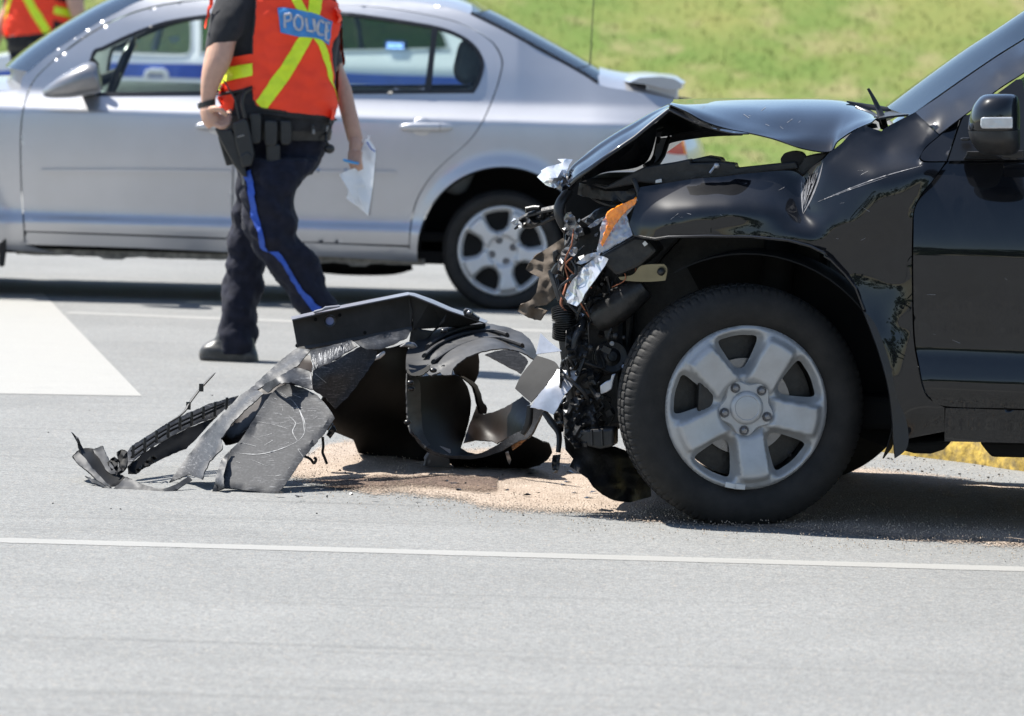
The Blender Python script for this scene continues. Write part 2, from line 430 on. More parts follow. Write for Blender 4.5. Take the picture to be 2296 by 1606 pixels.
# ================================================================== THE SETTING
def shader(name):
    mt = bpy.data.materials.new(name); mt.use_nodes = True
    return mt, mt.node_tree.nodes, mt.node_tree.links, mt.node_tree.nodes['Principled BSDF']
def nnoise(N, L, vec, scale, detail=4, rough=.55):
    n = N.new('ShaderNodeTexNoise'); n.inputs['Scale'].default_value = scale; n.inputs['Detail'].default_value = detail; n.inputs['Roughness'].default_value = rough
    L.new(vec, n.inputs['Vector']); return n.outputs[0]
def nrange(N, L, v, a, b, c, d):
    n = N.new('ShaderNodeMapRange'); n.inputs['From Min'].default_value = a; n.inputs['From Max'].default_value = b; n.inputs['To Min'].default_value = c; n.inputs['To Max'].default_value = d
    L.new(v, n.inputs[0]); return n.outputs[0]
def nmix(N, L, f, a, b, mode='MIX'):
    n = N.new('ShaderNodeMix'); n.data_type = 'RGBA'; n.blend_type = mode
    for v, s in ((f, 0), (a, 6), (b, 7)):
        if isinstance(v, (int, float)): n.inputs[s].default_value = v if s == 0 else (v, v, v, 1)
        elif isinstance(v, tuple): n.inputs[s].default_value = (*v, 1)
        else: L.new(v, n.inputs[s])
    return n.outputs[2]
def geo_pos(N): return N.new('ShaderNodeNewGeometry').outputs['Position']

def asphalt_mat():
    mt, N, L, b = shader('asphalt'); p = geo_pos(N)
    v = N.new('ShaderNodeTexVoronoi'); v.inputs['Scale'].default_value = 130; L.new(p, v.inputs['Vector'])
    sep = N.new('ShaderNodeSeparateColor'); L.new(v.outputs['Color'], sep.inputs[0])
    stone = nrange(N, L, sep.outputs[0], 0, 1, .80, 1.22)
    fine = nrange(N, L, nnoise(N, L, p, 260, 3), .3, .7, .72, 1.28)
    big = nrange(N, L, nnoise(N, L, p, 1.1, 5), .3, .7, .92, 1.08)
    mp = N.new('ShaderNodeMapping'); L.new(p, mp.inputs[0]); mp.inputs['Scale'].default_value = (.25, 2.2, 1)
    streak = nrange(N, L, nnoise(N, L, mp.outputs[0], 2.0, 4), .35, .7, .975, 1.025)
    c = nmix(N, L, 1.0, (.163, .165, .161), stone, 'MULTIPLY'); c = nmix(N, L, 1.0, c, fine, 'MULTIPLY'); c = nmix(N, L, 1.0, c, big, 'MULTIPLY'); c = nmix(N, L, 1.0, c, streak, 'MULTIPLY')
    mp3 = N.new('ShaderNodeMapping'); L.new(p, mp3.inputs[0]); mp3.inputs['Scale'].default_value = (.22, 7.0, 1); mp3.inputs['Rotation'].default_value = (0, 0, .05)
    c = nmix(N, L, 1.0, c, nrange(N, L, nnoise(N, L, mp3.outputs[0], 1.6, 3), .58, .72, 1.0, .80), 'MULTIPLY')
    # odd warm granules carried over the road
    v2 = N.new('ShaderNodeTexVoronoi'); v2.inputs['Scale'].default_value = 150; L.new(p, v2.inputs['Vector'])
    s2 = N.new('ShaderNodeSeparateColor'); L.new(v2.outputs['Color'], s2.inputs[0])
    k = nrange(N, L, s2.outputs[1], .94, .96, 0, .3); c = nmix(N, L, k, c, (.34, .28, .22))
    k2 = nrange(N, L, s2.outputs[2], .93, .95, 0, .6); c = nmix(N, L, k2, c, (.09, .09, .095))
    L.new(c, b.inputs['Base Color']); b.inputs['Roughness'].default_value = .85; b.inputs['Specular IOR Level'].default_value = .3
    bp = N.new('ShaderNodeBump'); bp.inputs['Strength'].default_value = .4; bp.inputs['Distance'].default_value = .004
    L.new(v.outputs['Distance'], bp.inputs['Height']); L.new(bp.outputs[0], b.inputs['Normal'])
    return mt
M['asphalt'] = asphalt_mat()
def paint_mat(name, col, wear):
    mt, N, L, b = shader(name); p = geo_pos(N)
    n1 = nnoise(N, L, p, 140, 4); mp = N.new('ShaderNodeMapping'); L.new(p, mp.inputs[0]); mp.inputs['Scale'].default_value = (.4, 3, 1)
    n2 = nnoise(N, L, mp.outputs[0], 3.0, 6, .65)
    k = nrange(N, L, n1, .47, .60, 0, 1); k2 = nrange(N, L, n2, .40, .62, .15, wear); k3 = N.new('ShaderNodeMath'); k3.operation = 'MULTIPLY'; L.new(k, k3.inputs[0]); L.new(k2, k3.inputs[1])
    mw = N.new('ShaderNodeMapping'); L.new(p, mw.inputs[0]); mw.inputs['Scale'].default_value = (1.2, 5, 1)
    bare = nrange(N, L, nnoise(N, L, mw.outputs[0], 3.5, 8, .75), .56, .64, 0, .55)
    c = nmix(N, L, k3.outputs[0], col, (.20, .198, .19)); c = nmix(N, L, bare, c, (.19, .188, .18)); c = nmix(N, L, 1.0, c, nrange(N, L, n2, .3, .7, .9, 1.06), 'MULTIPLY')
    L.new(c, b.inputs['Base Color']); b.inputs['Roughness'].default_value = .7
    bp = N.new('ShaderNodeBump'); bp.inputs['Strength'].default_value = .4; bp.inputs['Distance'].default_value = .003; L.new(n1, bp.inputs['Height']); L.new(bp.outputs[0], b.inputs['Normal'])
    return mt
M['road_white'] = paint_mat('white_road_paint', (.238, .234, .221), 1.0)
M['block_white'] = paint_mat('white_block_paint', (.268, .262, .243), 1.0)
M['kerb_yellow'] = mat('yellow_kerb_paint', (.40, .275, .055), .85, 0, 0, .3, .6, 30, bump=.8, bscale=45, dirt=(.10, .085, .06), dirt_amt=1.0, dirt_scale=26)

# road: one sheet with the wide carriageway, out to the horizon
def sheet(name, x0, x1, y0, y1, nx, ny, zf, mat_, kind='structure'):
    vs = [(x0 + (x1 - x0) * i / nx, y0 + (y1 - y0) * j / ny, 0) for j in range(ny + 1) for i in range(nx + 1)]
    vs = [(x, y, zf(x, y)) for x, y, z in vs]
    fs = [(j * (nx + 1) + i, j * (nx + 1) + i + 1, (j + 1) * (nx + 1) + i + 1, (j + 1) * (nx + 1) + i) for j in range(ny) for i in range(nx)]
    o = mesh_obj(name, vs, fs, mat_); tag(o, kind=kind); return o
road = sheet('road', -300, 300, -200, 300, 2, 2, lambda x, y: 0.0, M['asphalt'])
tag(road, 'sunlit grey asphalt carriageway with fine speckled grain')

HILL_Y = 44.3
def hill_z(x, y):
    d = max(0.0, y - HILL_Y + .35 * math.sin(x * .13))
    return 0.004 + 14.0 * (1 - math.exp(-(d / 46.0) ** 1.12)) if d > 0 else 0.004
def grass_ground_mat():
    mt, N, L, b = shader('mown_grass'); p = geo_pos(N)
    mp = N.new('ShaderNodeMapping'); L.new(p, mp.inputs[0]); mp.inputs['Scale'].default_value = (.8, .45, .6)
    a = nnoise(N, L, mp.outputs[0], .8, 5, .6); d = nnoise(N, L, mp.outputs[0], 1.9, 4, .6); e = nnoise(N, L, p, 22, 4)
    sx = N.new('ShaderNodeSeparateXYZ'); L.new(p, sx.inputs[0])
    gx = nrange(N, L, sx.outputs[0], -3, 6, -.10, .10)
    add = N.new('ShaderNodeMath'); add.operation = 'ADD'; L.new(a, add.inputs[0]); L.new(gx, add.inputs[1])
    c = nmix(N, L, nrange(N, L, add.outputs[0],   .42, .66, 0, 1), (.080, .122, .022), (.142, .150, .040))
    c = nmix(N, L, nrange(N, L, d,   .50, .68, 0, .75), c, (.205, .175, .085))
    c = nmix(N, L, nrange(N, L, d, .46, .25, 0, .25), c, (.06, .12, .018))
    c = nmix(N, L, 1.0, c, nrange(N, L, e, .3, .7, .85, 1.15), 'MULTIPLY')
    L.new(c, b.inputs['Base Color']); b.inputs['Roughness'].default_value = .9; b.inputs['Specular IOR Level'].default_value = .2
    bp = N.new('ShaderNodeBump'); bp.inputs['Strength'].default_value = .3; bp.inputs['Distance'].default_value = .05; L.new(d, bp.inputs['Height']); L.new(bp.outputs[0], b.inputs['Normal'])
    return mt
M['grass'] = grass_ground_mat()
hill = sheet('grass_hill', -90, 90, HILL_Y - 1, 190, 90, 90, hill_z, M['grass'])
tag(hill, 'sloping mown grass bank behind the road with dry yellow patches')

def grass_blades():
    n = 26000; V = []; Fc = []
    xs = rng.uniform(-7.5, 8.5, n); ys = HILL_Y + .2 + 13.5 * rng.uniform(0, 1, n) ** 1.15
    for i in range(n):
        x, y = xs[i], ys[i]; z = hill_z(x, y); a = rng.uniform(0, math.pi); h = rng.uniform(.03, .06); w = rng.uniform(.005, .010)
        dx, dy = math.cos(a) * w, math.sin(a) * w; lx, ly = rng.uniform(-.05, .05), rng.uniform(-.05, .05); b = len(V)
        V += [(x - dx, y - dy, z - .01), (x + dx, y + dy, z - .01), (x + lx, y + ly, z + h)]; Fc.append((b, b + 1, b + 2))
    o = mesh_obj('grass', V, Fc, M['grass'], smooth=False); tag(o, 'short grass blades over the bank', kind='stuff')
grass_blades()

# painted lines and the broad white marking (flat sheets 4 mm proud)
def flat(name, outline, z, mat_, label=None, curved=False, step=30, kind='structure'):
    oc = outline_curve(outline, step, 48, curved); v, f = cdt(oc, (), step, fill=False); pts = [G(p[0], p[1], z) for p in v]
    f = orient(pts, f, CAM); o = mesh_obj(name, pts, f, mat_, smooth=False); tag(o, label, kind=kind); return o
def line_between(name, a, b, half, z, label, ext=(0, 0)):
    """a straight painted line through two ground points given by what the viewer sees"""
    A = G(*a, z); B = G(*b, z); d = (B - A).normalized(); n = Vector((-d.y, d.x, 0)) * half; A = A - d * ext[0]; B = B + d * ext[1]
    L_ = (B - A).length; k = max(2, int(L_ / .03)); V = []; Fc = []
    for i in range(k + 1):
        c = A + (B - A) * (i / k); w = 1 + .10 * noise.noise(c * 4.0) + .10 * noise.noise(c * 17.0)
        V += [c + n * w, c - n * w]
    for i in range(k): Fc.append((2 * i, 2 * i + 1, 2 * i + 3, 2 * i + 2))
    o = mesh_obj(name, V, Fc, M['road_white'], smooth=False); tag(o, label, kind='structure')
line_between('lane_line', (0, 1211), (2296, 1276), .060, .001, 'long white painted lane line across the near road', (9, 9))
line_between('edge_line', (150, 701), (1210, 742), .075, .001, 'thin white painted line on the road between the two cars', (0.0, 4))
flat('painted_marking', [(-900, 655), (96, 657), (318, 888), (-1200, 862)], .0014, M['block_white'], 'broad worn white painted marking on the road at the left')

# loose tan absorbent spread over the spill, with damp stain and painted debris shadow
def sand_mat(name, lo, hi):
    mt, N, L, b = shader(name); p = geo_pos(N)
    f = nnoise(N, L, p, 150, 3); d = nnoise(N, L, p, 3.2, 5); v = N.new('ShaderNodeTexVoronoi'); v.inputs['Scale'].default_value = 130; L.new(p, v.inputs['Vector'])
    s = N.new('ShaderNodeSeparateColor'); L.new(v.outputs['Color'], s.inputs[0])
    c = nmix(N, L, nrange(N, L, s.outputs[0], 0, 1, 0, 1), lo, hi); c = nmix(N, L, nrange(N, L, d, .45, .7, 0, .35), c, (.22, .16, .115)); c = nmix(N, L, 1., c, nrange(N, L, f, .3, .7, .75, 1.2), 'MULTIPLY')
    L.new(c, b.inputs['Base Color']); b.inputs['Roughness'].default_value = .95; b.inputs['Specular IOR Level'].default_value = .15
    bp = N.new('ShaderNodeBump'); bp.inputs['Strength'].default_value = .8; bp.inputs['Distance'].default_value = .006; L.new(v.outputs['Distance'], bp.inputs['Height']); L.new(bp.outputs[0], b.inputs['Normal'])
    # ragged thinning rim: the sheet lets the asphalt show between scattered grains
    at = N.new('ShaderNodeAttribute'); at.attribute_name = 'cover'
    k = N.new('ShaderNodeMath'); k.operation = 'ADD'; L.new(at.outputs['Fac'], k.inputs[0]); L.new(nrange(N, L, f, .3, .7, -.55, .55), k.inputs[1])
    g = N.new('ShaderNodeMath'); g.operation = 'GREATER_THAN'; g.inputs[1].default_value = .42; L.new(k.outputs[0], g.inputs[0]); L.new(g.outputs[0], b.inputs['Alpha'])
    return mt
M['sand'] = sand_mat('tan_absorbent', (.245, .195, .155), (.37, .305, .25)); M['sand_stain_shadow'] = sand_mat('stained_shaded_absorbent', (.05, .036, .030), (.16, .115, .092))  # second mix is darkened for stain and debris shadow together
M['grain'] = mat('absorbent_grain', (.36, .29, .22), .95, 0, 0, .2, .35, 60)
M['spill'] = mat('dark_fluid_stain', (.035, .026, .024), .45, 0, .15, .5, .4, 6)
def patch(name, outline, z, mat_, label, step, hgt=0.0, fade=22.0, kind='stuff'):
    oc = outline_curve(outline, step, 60, True); v, f = cdt(oc, (), step); dist = seg_dist(v, np.asarray(oc)); pts = []; cov = []
    for p, d in zip(v, dist):
        w = min(1, d / fade); n = noise.noise(Vector((p[0] / 60, p[1] / 14, 1.7)))
        g = G(p[0], p[1], z); g.z += hgt * w * (.5 + .7 * max(0, n + .3)); pts.append(g)
        cov.append(max(0, min(1, .15 + .85 * w + .25 * n)))
    f = orient(pts, f, CAM); o = mesh_obj(name, pts, f, mat_); tag(o, label, kind=kind)
    at = o.data.attributes.new('cover', 'FLOAT', 'POINT'); at.data.foreach_set('value', cov); return o, oc
sand_o, sand_oc = patch('absorbent_granules', [(640, 1046), (690, 1015), (740, 990), (800, 985), (900, 1005), (1260, 1000), (1500, 1015), (1950, 1045), (2300, 1090), (2900, 1180), (2900, 1290), (2300, 1232), (2050, 1214), (1800, 1195), (1560, 1178), (1450, 1172), (1330, 1160), (1180, 1152), (1080, 1142), (1040, 1128), (900, 1112), (820, 1108), (740, 1090), (640, 1075)], .003, M['sand'], 'tan absorbent granules spread over the fluid spill under the wrecked vehicle', 11, .012)
patch('stain_and_shadow', [(660, 1078), (800, 1066), (950, 1062), (1130, 1066), (1300, 1072), (1230, 1082), (1120, 1086), (1160, 1098), (1080, 1106), (1000, 1096), (920, 1092), (820, 1096), (700, 1090)], .014, M['sand_stain_shadow'], 'dark fluid stain in the tan granules, deepened with painted debris shadow', 11, .002, 16)  # one dark sheet stands for the stain and the debris's cast shadow
def grains():
    V = []; Fc = []; poly = np.asarray(sand_oc); n = 0
    x0, y0 = poly.min(0); x1, y1 = poly.max(0)
    qs = np.c_[rng.uniform(x0 - 60, min(x1, 2400), 11000), rng.uniform(y0 - 10, y1 + 22, 11000)]
    ins = inside(qs[:, 0], qs[:, 1], poly); dd = seg_dist(qs, poly)
    for q, i, d in zip(qs, ins, dd):
        if not i and (d > 40 or rng.uniform() < d / 40): continue
        if i and d > 45 and rng.uniform() < .8: continue
        g = G(q[0], q[1], .006 + (.014 * min(1, d / 22) if i else 0)); r = rng.uniform(.0012, .0028); b = len(V)
        a = rng.uniform(0, 6.28)
        V += [g + Vector((math.cos(a + k * 2.094) * r, math.sin(a + k * 2.094) * r, -.001)) for k in range(3)] + [g + Vector((0, 0, r * 1.2))]
        Fc += [(b, b + 1, b + 3), (b + 1, b + 2, b + 3), (b + 2, b, b + 3)]
    o = mesh_obj('loose_granules', V, Fc, M['grain'], smooth=False); tag(o, 'loose tan grains scattered on the asphalt', kind='stuff')
grains()

# yellow island kerb behind the wrecked vehicle
def kerb():
    base = [(1860, 1006), (1960, 1012), (2060, 1025), (2180, 1040), (2300, 1058), (2600, 1090), (3200, 1140)]
    pts = [G(x, y) for x, y in base]; c = catmull([tuple(p) for p in pts], 8); n = len(c); prof = [(0, 0), (.012, .115), (.035, .135), (.16, .14), (.16, 0)]; rings = []
    for i in range(n):
        t = Vector(c[min(i + 1, n - 1)]) - Vector(c[max(i - 1, 0)]); t.z = 0; t.normalize(); nn = Vector((-t.y, t.x, 0))
        w = .006 * noise.noise(Vector(c[i]) * 6)
        rings.append([Vector(c[i]) + nn * (a + w) + Vector((0, 0, z + (w if z > .05 else 0))) for a, z in prof])
    mb = MB(); mb.rings(rings); o = mb.build('island_kerb', M['kerb_yellow'], angle=50); tag(o, 'worn yellow painted kerb of the traffic island behind the wreck', kind='structure')
    # island top
    back = [Vector(p) for p in c]; V = []; Fc = []
    for i, p in enumerate(back):
        t = Vector(c[min(i + 1, n - 1)]) - Vector(c[max(i - 1, 0)]); t.normalize(); nn = Vector((-t.y, t.x, 0)); q = p + nn * .158; V += [q + Vector((0, 0, .134)), Vector((q.x + 1.0, q.y + 3.2, .134))]
    for i in range(n - 1): Fc.append((2 * i, 2 * i + 2, 2 * i + 3, 2 * i + 1))
    o = mesh_obj('traffic_island', V, Fc, M['asphalt'], smooth=False); tag(o, 'paved traffic island behind the yellow kerb', kind='structure')
kerb()
def pebbles():
    V = []; Fc = []
    for i in range(70):
        if i < 40: x, y = rng.uniform(1990, 2290), rng.uniform(1018, 1072); r = rng.uniform(.002, .006)
        else: x, y = rng.uniform(60, 1300), rng.uniform(880, 1160); r = rng.uniform(.002, .006)
        g = G(x, y); m_ = MB(); m_.ball(g + Vector((0, 0, r * .5)), (r, r * rng.uniform(.6, 1), r * .6), 3); b = len(V); V += m_.v; Fc += [tuple(k + b for k in f) for f in m_.f]
    o = mesh_obj('grit', V, Fc, mat('dark_grit', (.10, .095, .09), .9, var=.5, vscale=20), smooth=False); tag(o, 'small stones and grit along the kerb', kind='stuff')
pebbles()

# a wood behind the viewer, which the car paint mirrors
def tree_line():
    V = []; Fc = []; r = random.Random(4)
    for k in range(16):
        cx, cy = -34 + k * 4.6 + r.uniform(-1.5, 1.5), -r.uniform(26, 40); H = r.uniform(5, 10); b = len(V)
        mbt = MB(); mbt.tube([Vector((cx, cy, 0)), Vector((cx + .1, cy, H * .45)), Vector((cx, cy, H * .8))], [.22, .16, .06], 8); V += mbt.v; Fc += [tuple(i + b for i in f) for f in mbt.f]
        for q in range(13):
            lc = Vector((cx + r.gauss(0, 1.5), cy + r.gauss(0, 1.5), H * (.3 + .65 * r.random()))); lr = r.uniform(.6, 1.3)
            for j in range(75):
                d = Vector((r.gauss(0, 1), r.gauss(0, 1), r.gauss(0, 1))).normalized() * lr * r.random() ** .4; p = lc + d; n = Vector((r.gauss(0, 1), r.gauss(0, 1), r.gauss(0, 1))).normalized(); u = n.orthogonal().normalized() * .14; w = n.cross(u).normalized() * .14; b = len(V)
                V += [p - u - w, p + u - w, p + u + w, p - u + w]; Fc.append((b, b + 1, b + 2, b + 3))
    o = mesh_obj('distant_wood', V, Fc, mat('dark_foliage', (.045, .075, .022), .8, 0, 0, .2, .4, 1.5), smooth=False); tag(o, 'leafy wood on the near side of the road', kind='stuff')
tree_line()

# ================================================================== BLACK WRECKED VEHICLE
SF = Frame(G(1672, 1183), math.radians(8))
suv = thing('wrecked_car', 'black crashed off-road car with buckled bonnet, torn-off front bumper and smashed headlight', 'car', SF.o, -SF.yaw)
SW = 1.80                                        # body width
bp_ = M['black_paint']

def wheel_face(R, nwin, start, win, hub_r, mat_, name, parent, c, rot, plateau=.0, dish=.03):
    """wheel face: disc triangulated round its window openings, bevelled towards them"""
    outer = [(R * math.cos(t), R * math.sin(t)) for t in np.linspace(0, 2 * math.pi, 120, endpoint=False)]
    holes = []
    for k in range(nwin):
        a = math.radians(start + 360.0 / nwin * k); h = outline_curve([(p[0] * R, p[1] * R) for p in win], .006, 95, True)
        holes.append([(q[0] * math.cos(a) - q[1] * math.sin(a), q[0] * math.sin(a) + q[1] * math.cos(a)) for q in h])
    v, f = cdt(outer, holes, R * .03)
    dh = np.min([seg_dist(v, np.asarray(h)) for h in holes], axis=0); r = np.hypot(v[:, 0], v[:, 1])
    sm = lambda t: np.clip(t, 0, 1) ** 2 * (3 - 2 * np.clip(t, 0, 1))
    ang = np.degrees(np.arctan2(v[:, 1], v[:, 0])); seg = ((ang - start + 180.0 / nwin) % (360.0 / nwin)) - 180.0 / nwin
    lat = np.abs(np.radians(180.0 / nwin - np.abs(seg))) * r        # distance from the middle of the spoke
    spoke = sm((.19 * R - lat) / (.022 * R)) * sm((r - .28 * R) / (.1 * R)) * sm((.93 * R - r) / (.1 * R))
    y = .034 * (1 - sm(dh / (.085 * R))) + dish * (1 - sm((r - .2 * R) / (.65 * R))) * .8 - .024 * spoke + .018 * sm((r - .95 * R) / (.05 * R)) 
    pts = [Vector((p[0], yy, p[1])) for p, yy in zip(v, y)]
    f = orient(pts, f, (0, -5, 0)); o = mesh_obj(name, pts, f, mat_, parent); solid(o, .012)
    o.location = c; o.rotation_euler = rot; return o
def tyre(R, r_in, w, parent, c=(0, 0, 0), grooves=90, name='tyre', flat_z=None):
    """outer side at local y = -w/2"""
    prof = [(-w * .36, r_in - .004), (-w * .44, r_in + .004), (-w * .50, r_in + (R - r_in) * .28), (-w * .52, r_in + (R - r_in) * .5), (-w * .5, r_in + (R - r_in) * .72), (-w * .455, R - .020), (-w * .43, R - .012), (-w * .40, R - .006), (-w * .30, R - .002), (-w * .28, R - .0105), (-w * .25, R - .0105), (-w * .23, R - .0005), (-w * .05, R), (-w * .04, R - .010), (w * .04, R - .010), (w * .05, R), (w * .25, R - .001), (w * .27, R - .010), (w * .40, R - .006), (w * .455, R - .02), (w * .5, R - .035), (w * .52, r_in + (R - r_in) * .5), (w * .44, r_in)]
    n = grooves * 6; rings = []
    for k in range(n):
        a = 2 * math.pi * k / n; gr = (k % 6 == 0); ring = []
        for i, (y, r) in enumerate(prof):
            if gr and 6 <= i <= 8: r -= .0045
            if (k + 3) % 6 == 0 and 11 <= i <= 16: r -= .005
            ring.append(Vector((math.cos(a) * r, y, math.sin(a) * r)))
        rings.append(ring)
    mb = MB(); mb.rings([[rings[k][i] for k in range(n)] for i in range(len(prof))], False, caps=False)
    o = mb.build(name, M['rubber'], parent, angle=55); o.location = c
    if flat_z is not None:
        for vx in o.data.vertices:
            if vx.co.z < flat_z: vx.co.z = flat_z + (vx.co.z - flat_z) * .1
    return o
def suv_wheel(c, steer, side=1, detail=True):
    R = .2405
    w = wheel_face(R, 5, 98, [(.82, -.235), (.86, -.12), (.872, 0), (.86, .12), (.82, .235), (.66, .17), (.50, .07), (.465, 0), (.50, -.07), (.66, -.17)], .1, M['rim_paint'], 'wheel', suv, c, (0, 0, -steer + (0 if side > 0 else math.pi)))
    tyre(.354, .236, .215, w, (0, .105, 0), flat_z=-.347)
    mb = MB(); mb.lathe([(.02, .237), (.05, .215), (.16, .205), (.20, .235)], (0, 0, 0), (0, 1, 0), 64); mesh_obj('rim_barrel', mb.v, [f for f in mb.f if len(f) == 4], M['engine_black'], w)
    if detail:
        hub = [((.078 + .010 * math.cos(5 * t)) * math.cos(t + math.radians(49.5)), (.078 + .010 * math.cos(5 * t)) * math.sin(t + math.radians(49.5))) for t in np.linspace(0, 2 * math.pi, 90, endpoint=False)]
        mbh = MB(); r0 = [Vector((p[0] * 1.04, .022, p[1] * 1.04)) for p in hub]; r1 = [Vector((p[0], .012, p[1])) for p in hub]; r2 = [Vector((p[0] * .95, .008, p[1] * .95)) for p in hub]
        mbh.rings([r0, r1, r2]); mbh.build('hub_cover', M['rim_paint'], w, angle=30)
        mbh = MB(); mbh.lathe([(.010, .050), (.002, .047), (-.002, .041), (-.003, .036), (-.001, .034), (-.002, .030), (-.003, .001)], (0, 0, 0), (0, 1, 0), 48); mbh.build('centre_cap', M['rim_paint'], w)
        for k in range(5):
            a = math.radians(49.5 + 72 * k); q = Vector((math.cos(a) * .066, 0, math.sin(a) * .066)); mn = MB()
            mn.lathe([(.010, .0145), (.005, .0145), (.006, .011), (-.006, .0095), (-.010, .006), (-.0105, .0005)], q, (0, 1, 0), 18); mn.build('wheel_nut', M['steel'], w, angle=30)
        mb = MB(); mb.lathe([(.075, .14), (.06, .14), (.06, .09), (.05, .085), (.05, .02)], (0, 0, 0), (0, 1, 0), 64); mb.build('brake_disc', M['steel'], w, angle=30); mb = MB(); mb.lathe([(.085, .205), (.088, .205), (.088, .01)], (0, 0, 0), (0, 1, 0), 48); mb.build('dust_shield', M['engine_black'], w)
        mb = MB(); mb.box((-.115, .055, .03), (.05, .06, .12)); o = mb.build('brake_caliper', M['engine_black'], w, angle=30); bevel(o, .008)
        mb = MB(); a0 = math.radians(263)
        for k in range(2): mb.box((math.cos(a0 + (k - .5) * .11) * .229, .0, math.sin(a0 + (k - .5) * .11) * .229), (.034, .012, .016), Matrix.Rotation(-(a0 + (k - .5) * .11) - math.pi / 2, 3, 'Y'))
        o = mb.build('balance_weight', mat('balance_weight_grey', (.5, .5, .49), .4), w); bevel(o, .002)
        mb = MB(); b_ = Vector((math.cos(math.radians(315)) * .195, .03, math.sin(math.radians(315)) * .195)); mb.tube([b_, b_ + Vector((-.012, -.035, .012))], .0045, 8); mb.build('tyre_valve', M['rubber'], w)
    return w
wc = SF.S(1675, 915, .03)
WCX, WCZ = wc.x, wc.z
suv_wheel((wc.x, .03, wc.z), math.radians(-16.4))
suv_wheel((wc.x, SW - .03, wc.z), math.radians(-16), -1, False)
suv_wheel((wc.x + 2.66, .03, wc.z), 0.0, 1, False)
suv_wheel((wc.x + 2.66, SW - .03, wc.z), 0.0, -1, False)

# ---- front wing (fender): crumpled, with dent and shoulder crease
arch = ZF([(895, 1092), (960, 1108), (1040, 1120), (1130, 1106), (1400, 1100), (1700, 1105), (1950, 1130), (2100, 1170), (2200, 1220)]) + ZI([(30, 222), (60, 240), (130, 310), (180, 375), (220, 480)])
fender_out = ZF([(915, 838), (935, 765), (1080, 742), (1300, 708), (1500, 692), (1700, 668), (1960, 652), (2048, 694), (2120, 620), (2190, 572)]) + \
    ZH([(400, 990), (490, 920), (555, 850), (605, 815), (668, 779), (700, 800), (790, 828), (860, 780), (1045, 685), (1225, 858), (1120, 950), (1073, 1035), (1115, 1062), (1268, 1063), (1180, 1190), (1095, 1290), (1045, 1380), (1028, 1450)]) + \
    ZI([(450, 100), (448, 300), (455, 600), (478, 750), (500, 850), (530, 905), (605, 948), (606, 1062), (438, 1095), (425, 1100), (395, 1040), (362, 950), (338, 800), (295, 640), (222, 482)]) + arch[::-1][1:] + ZF([(860, 1020), (885, 940)])
def dens(lines, step=9):
    out = []
    for ln in lines:
        for a, b in zip(ln[:-1], ln[1:]):
            n = max(1, int(math.hypot(b[0] - a[0], b[1] - a[1]) / step))
            out += [tuple(a[k] + (b[k] - a[k]) * i / n for k in range(3)) for i in range(n)]
        out.append(ln[-1])
    seen = {}; [seen.setdefault((round(p[0] / 3), round(p[1] / 3)), p) for p in out]; return list(seen.values())
FC = dens([
    [(1422, 527, .012), (1469, 536, -.008), (1587, 530, -.028), (1686, 531, -.032), (1768, 540, -.026), (1850, 569, -.008), (1895, 615, -.004), (1937, 695, -.014), (1965, 760, -.028), (1992, 845, -.026), (2003, 960, -.024), (2005, 1022, -.02)],
    [(1428, 444, .048), (1437, 420, .075), (1482, 412, .085), (1560, 400, .09), (1686, 389, .095), (1770, 386, .10), (1800, 397, .105)],
    [(1422, 520, .014), (1440, 500, .006), (1499, 481, -.010), (1560, 472, -.020), (1640, 466, -.026), (1720, 470, -.018), (1765, 478, .004), (1799, 482, .048)],
    [(1798, 397, .105), (1793, 425, .085), (1799, 482, .048)],
    [(1845, 358, .055), (1838, 400, .040), (1820, 450, .034), (1799, 482, .048)],
    [(1799, 482, .048), (1830, 456, .022), (1880, 422, .006), (1960, 396, -.010), (2071, 370, .018)],
    [(1845, 358, .055), (1868, 330, .075), (1905, 300, .10), (1935, 283, .13), (1977, 295, .13), (2052, 253, .19), (2106, 303, .115), (2061, 355, .06)],
    [(2118, 365, .035), (2090, 405, .014), (2050, 460, .0), (2045, 500, -.003), (2046, 560, .0), (2046, 650, -.004), (2048, 750, -.006), (2070, 870, .004), (2117, 914, .006), (2117, 968, .03), (2040, 983, .03), (2030, 1005, .02)],
    [(1799, 482, .048), (1850, 498, -.010), (1905, 503, -.024), (1975, 495, -.018), (2045, 488, -.004)],
    [(1500, 507, -.018), (1600, 499, -.028), (1700, 504, -.028), (1780, 518, -.022), (1850, 545, -.014)],
    ], 10) + [(1930, 545, -.010), (1985, 560, -.004), (2000, 640, .0), (2020, 740, -.006), (1985, 340, .082)]
fender = panel('front_wing', fender_out, FC, SF, bp_, suv, 8, .0022, 'lin', corner=42, relax=3)
# rolled lip of the wheel arch
mb = MB(); mb.tube([SF.S(x, y, d) for (x, y), d in zip([p[:2] for p in arch], [.02, .0, -.012, -.025, -.036, -.039, -.04, -.04, -.04, -.041, -.041, -.042, -.044, -.045])], .0045, 6); mb.build('arch_lip', bp_, suv)
# mud flap behind the front wheel
panel('mud_flap', ZI([(216, 484), (262, 530), (302, 612), (345, 740), (380, 900), (420, 1000), (434, 1090), (420, 1150), (370, 1190), (362, 1100), (352, 960), (330, 820), (290, 680), (250, 570)]), [(1937, 695, -.055), (1990, 845, -.052), (2003, 1022, -.05), (2035, 985, -.035), (2008, 940, -.042)], SF, M['black_plastic'], suv, 8, .012, 'mq', corner=70)
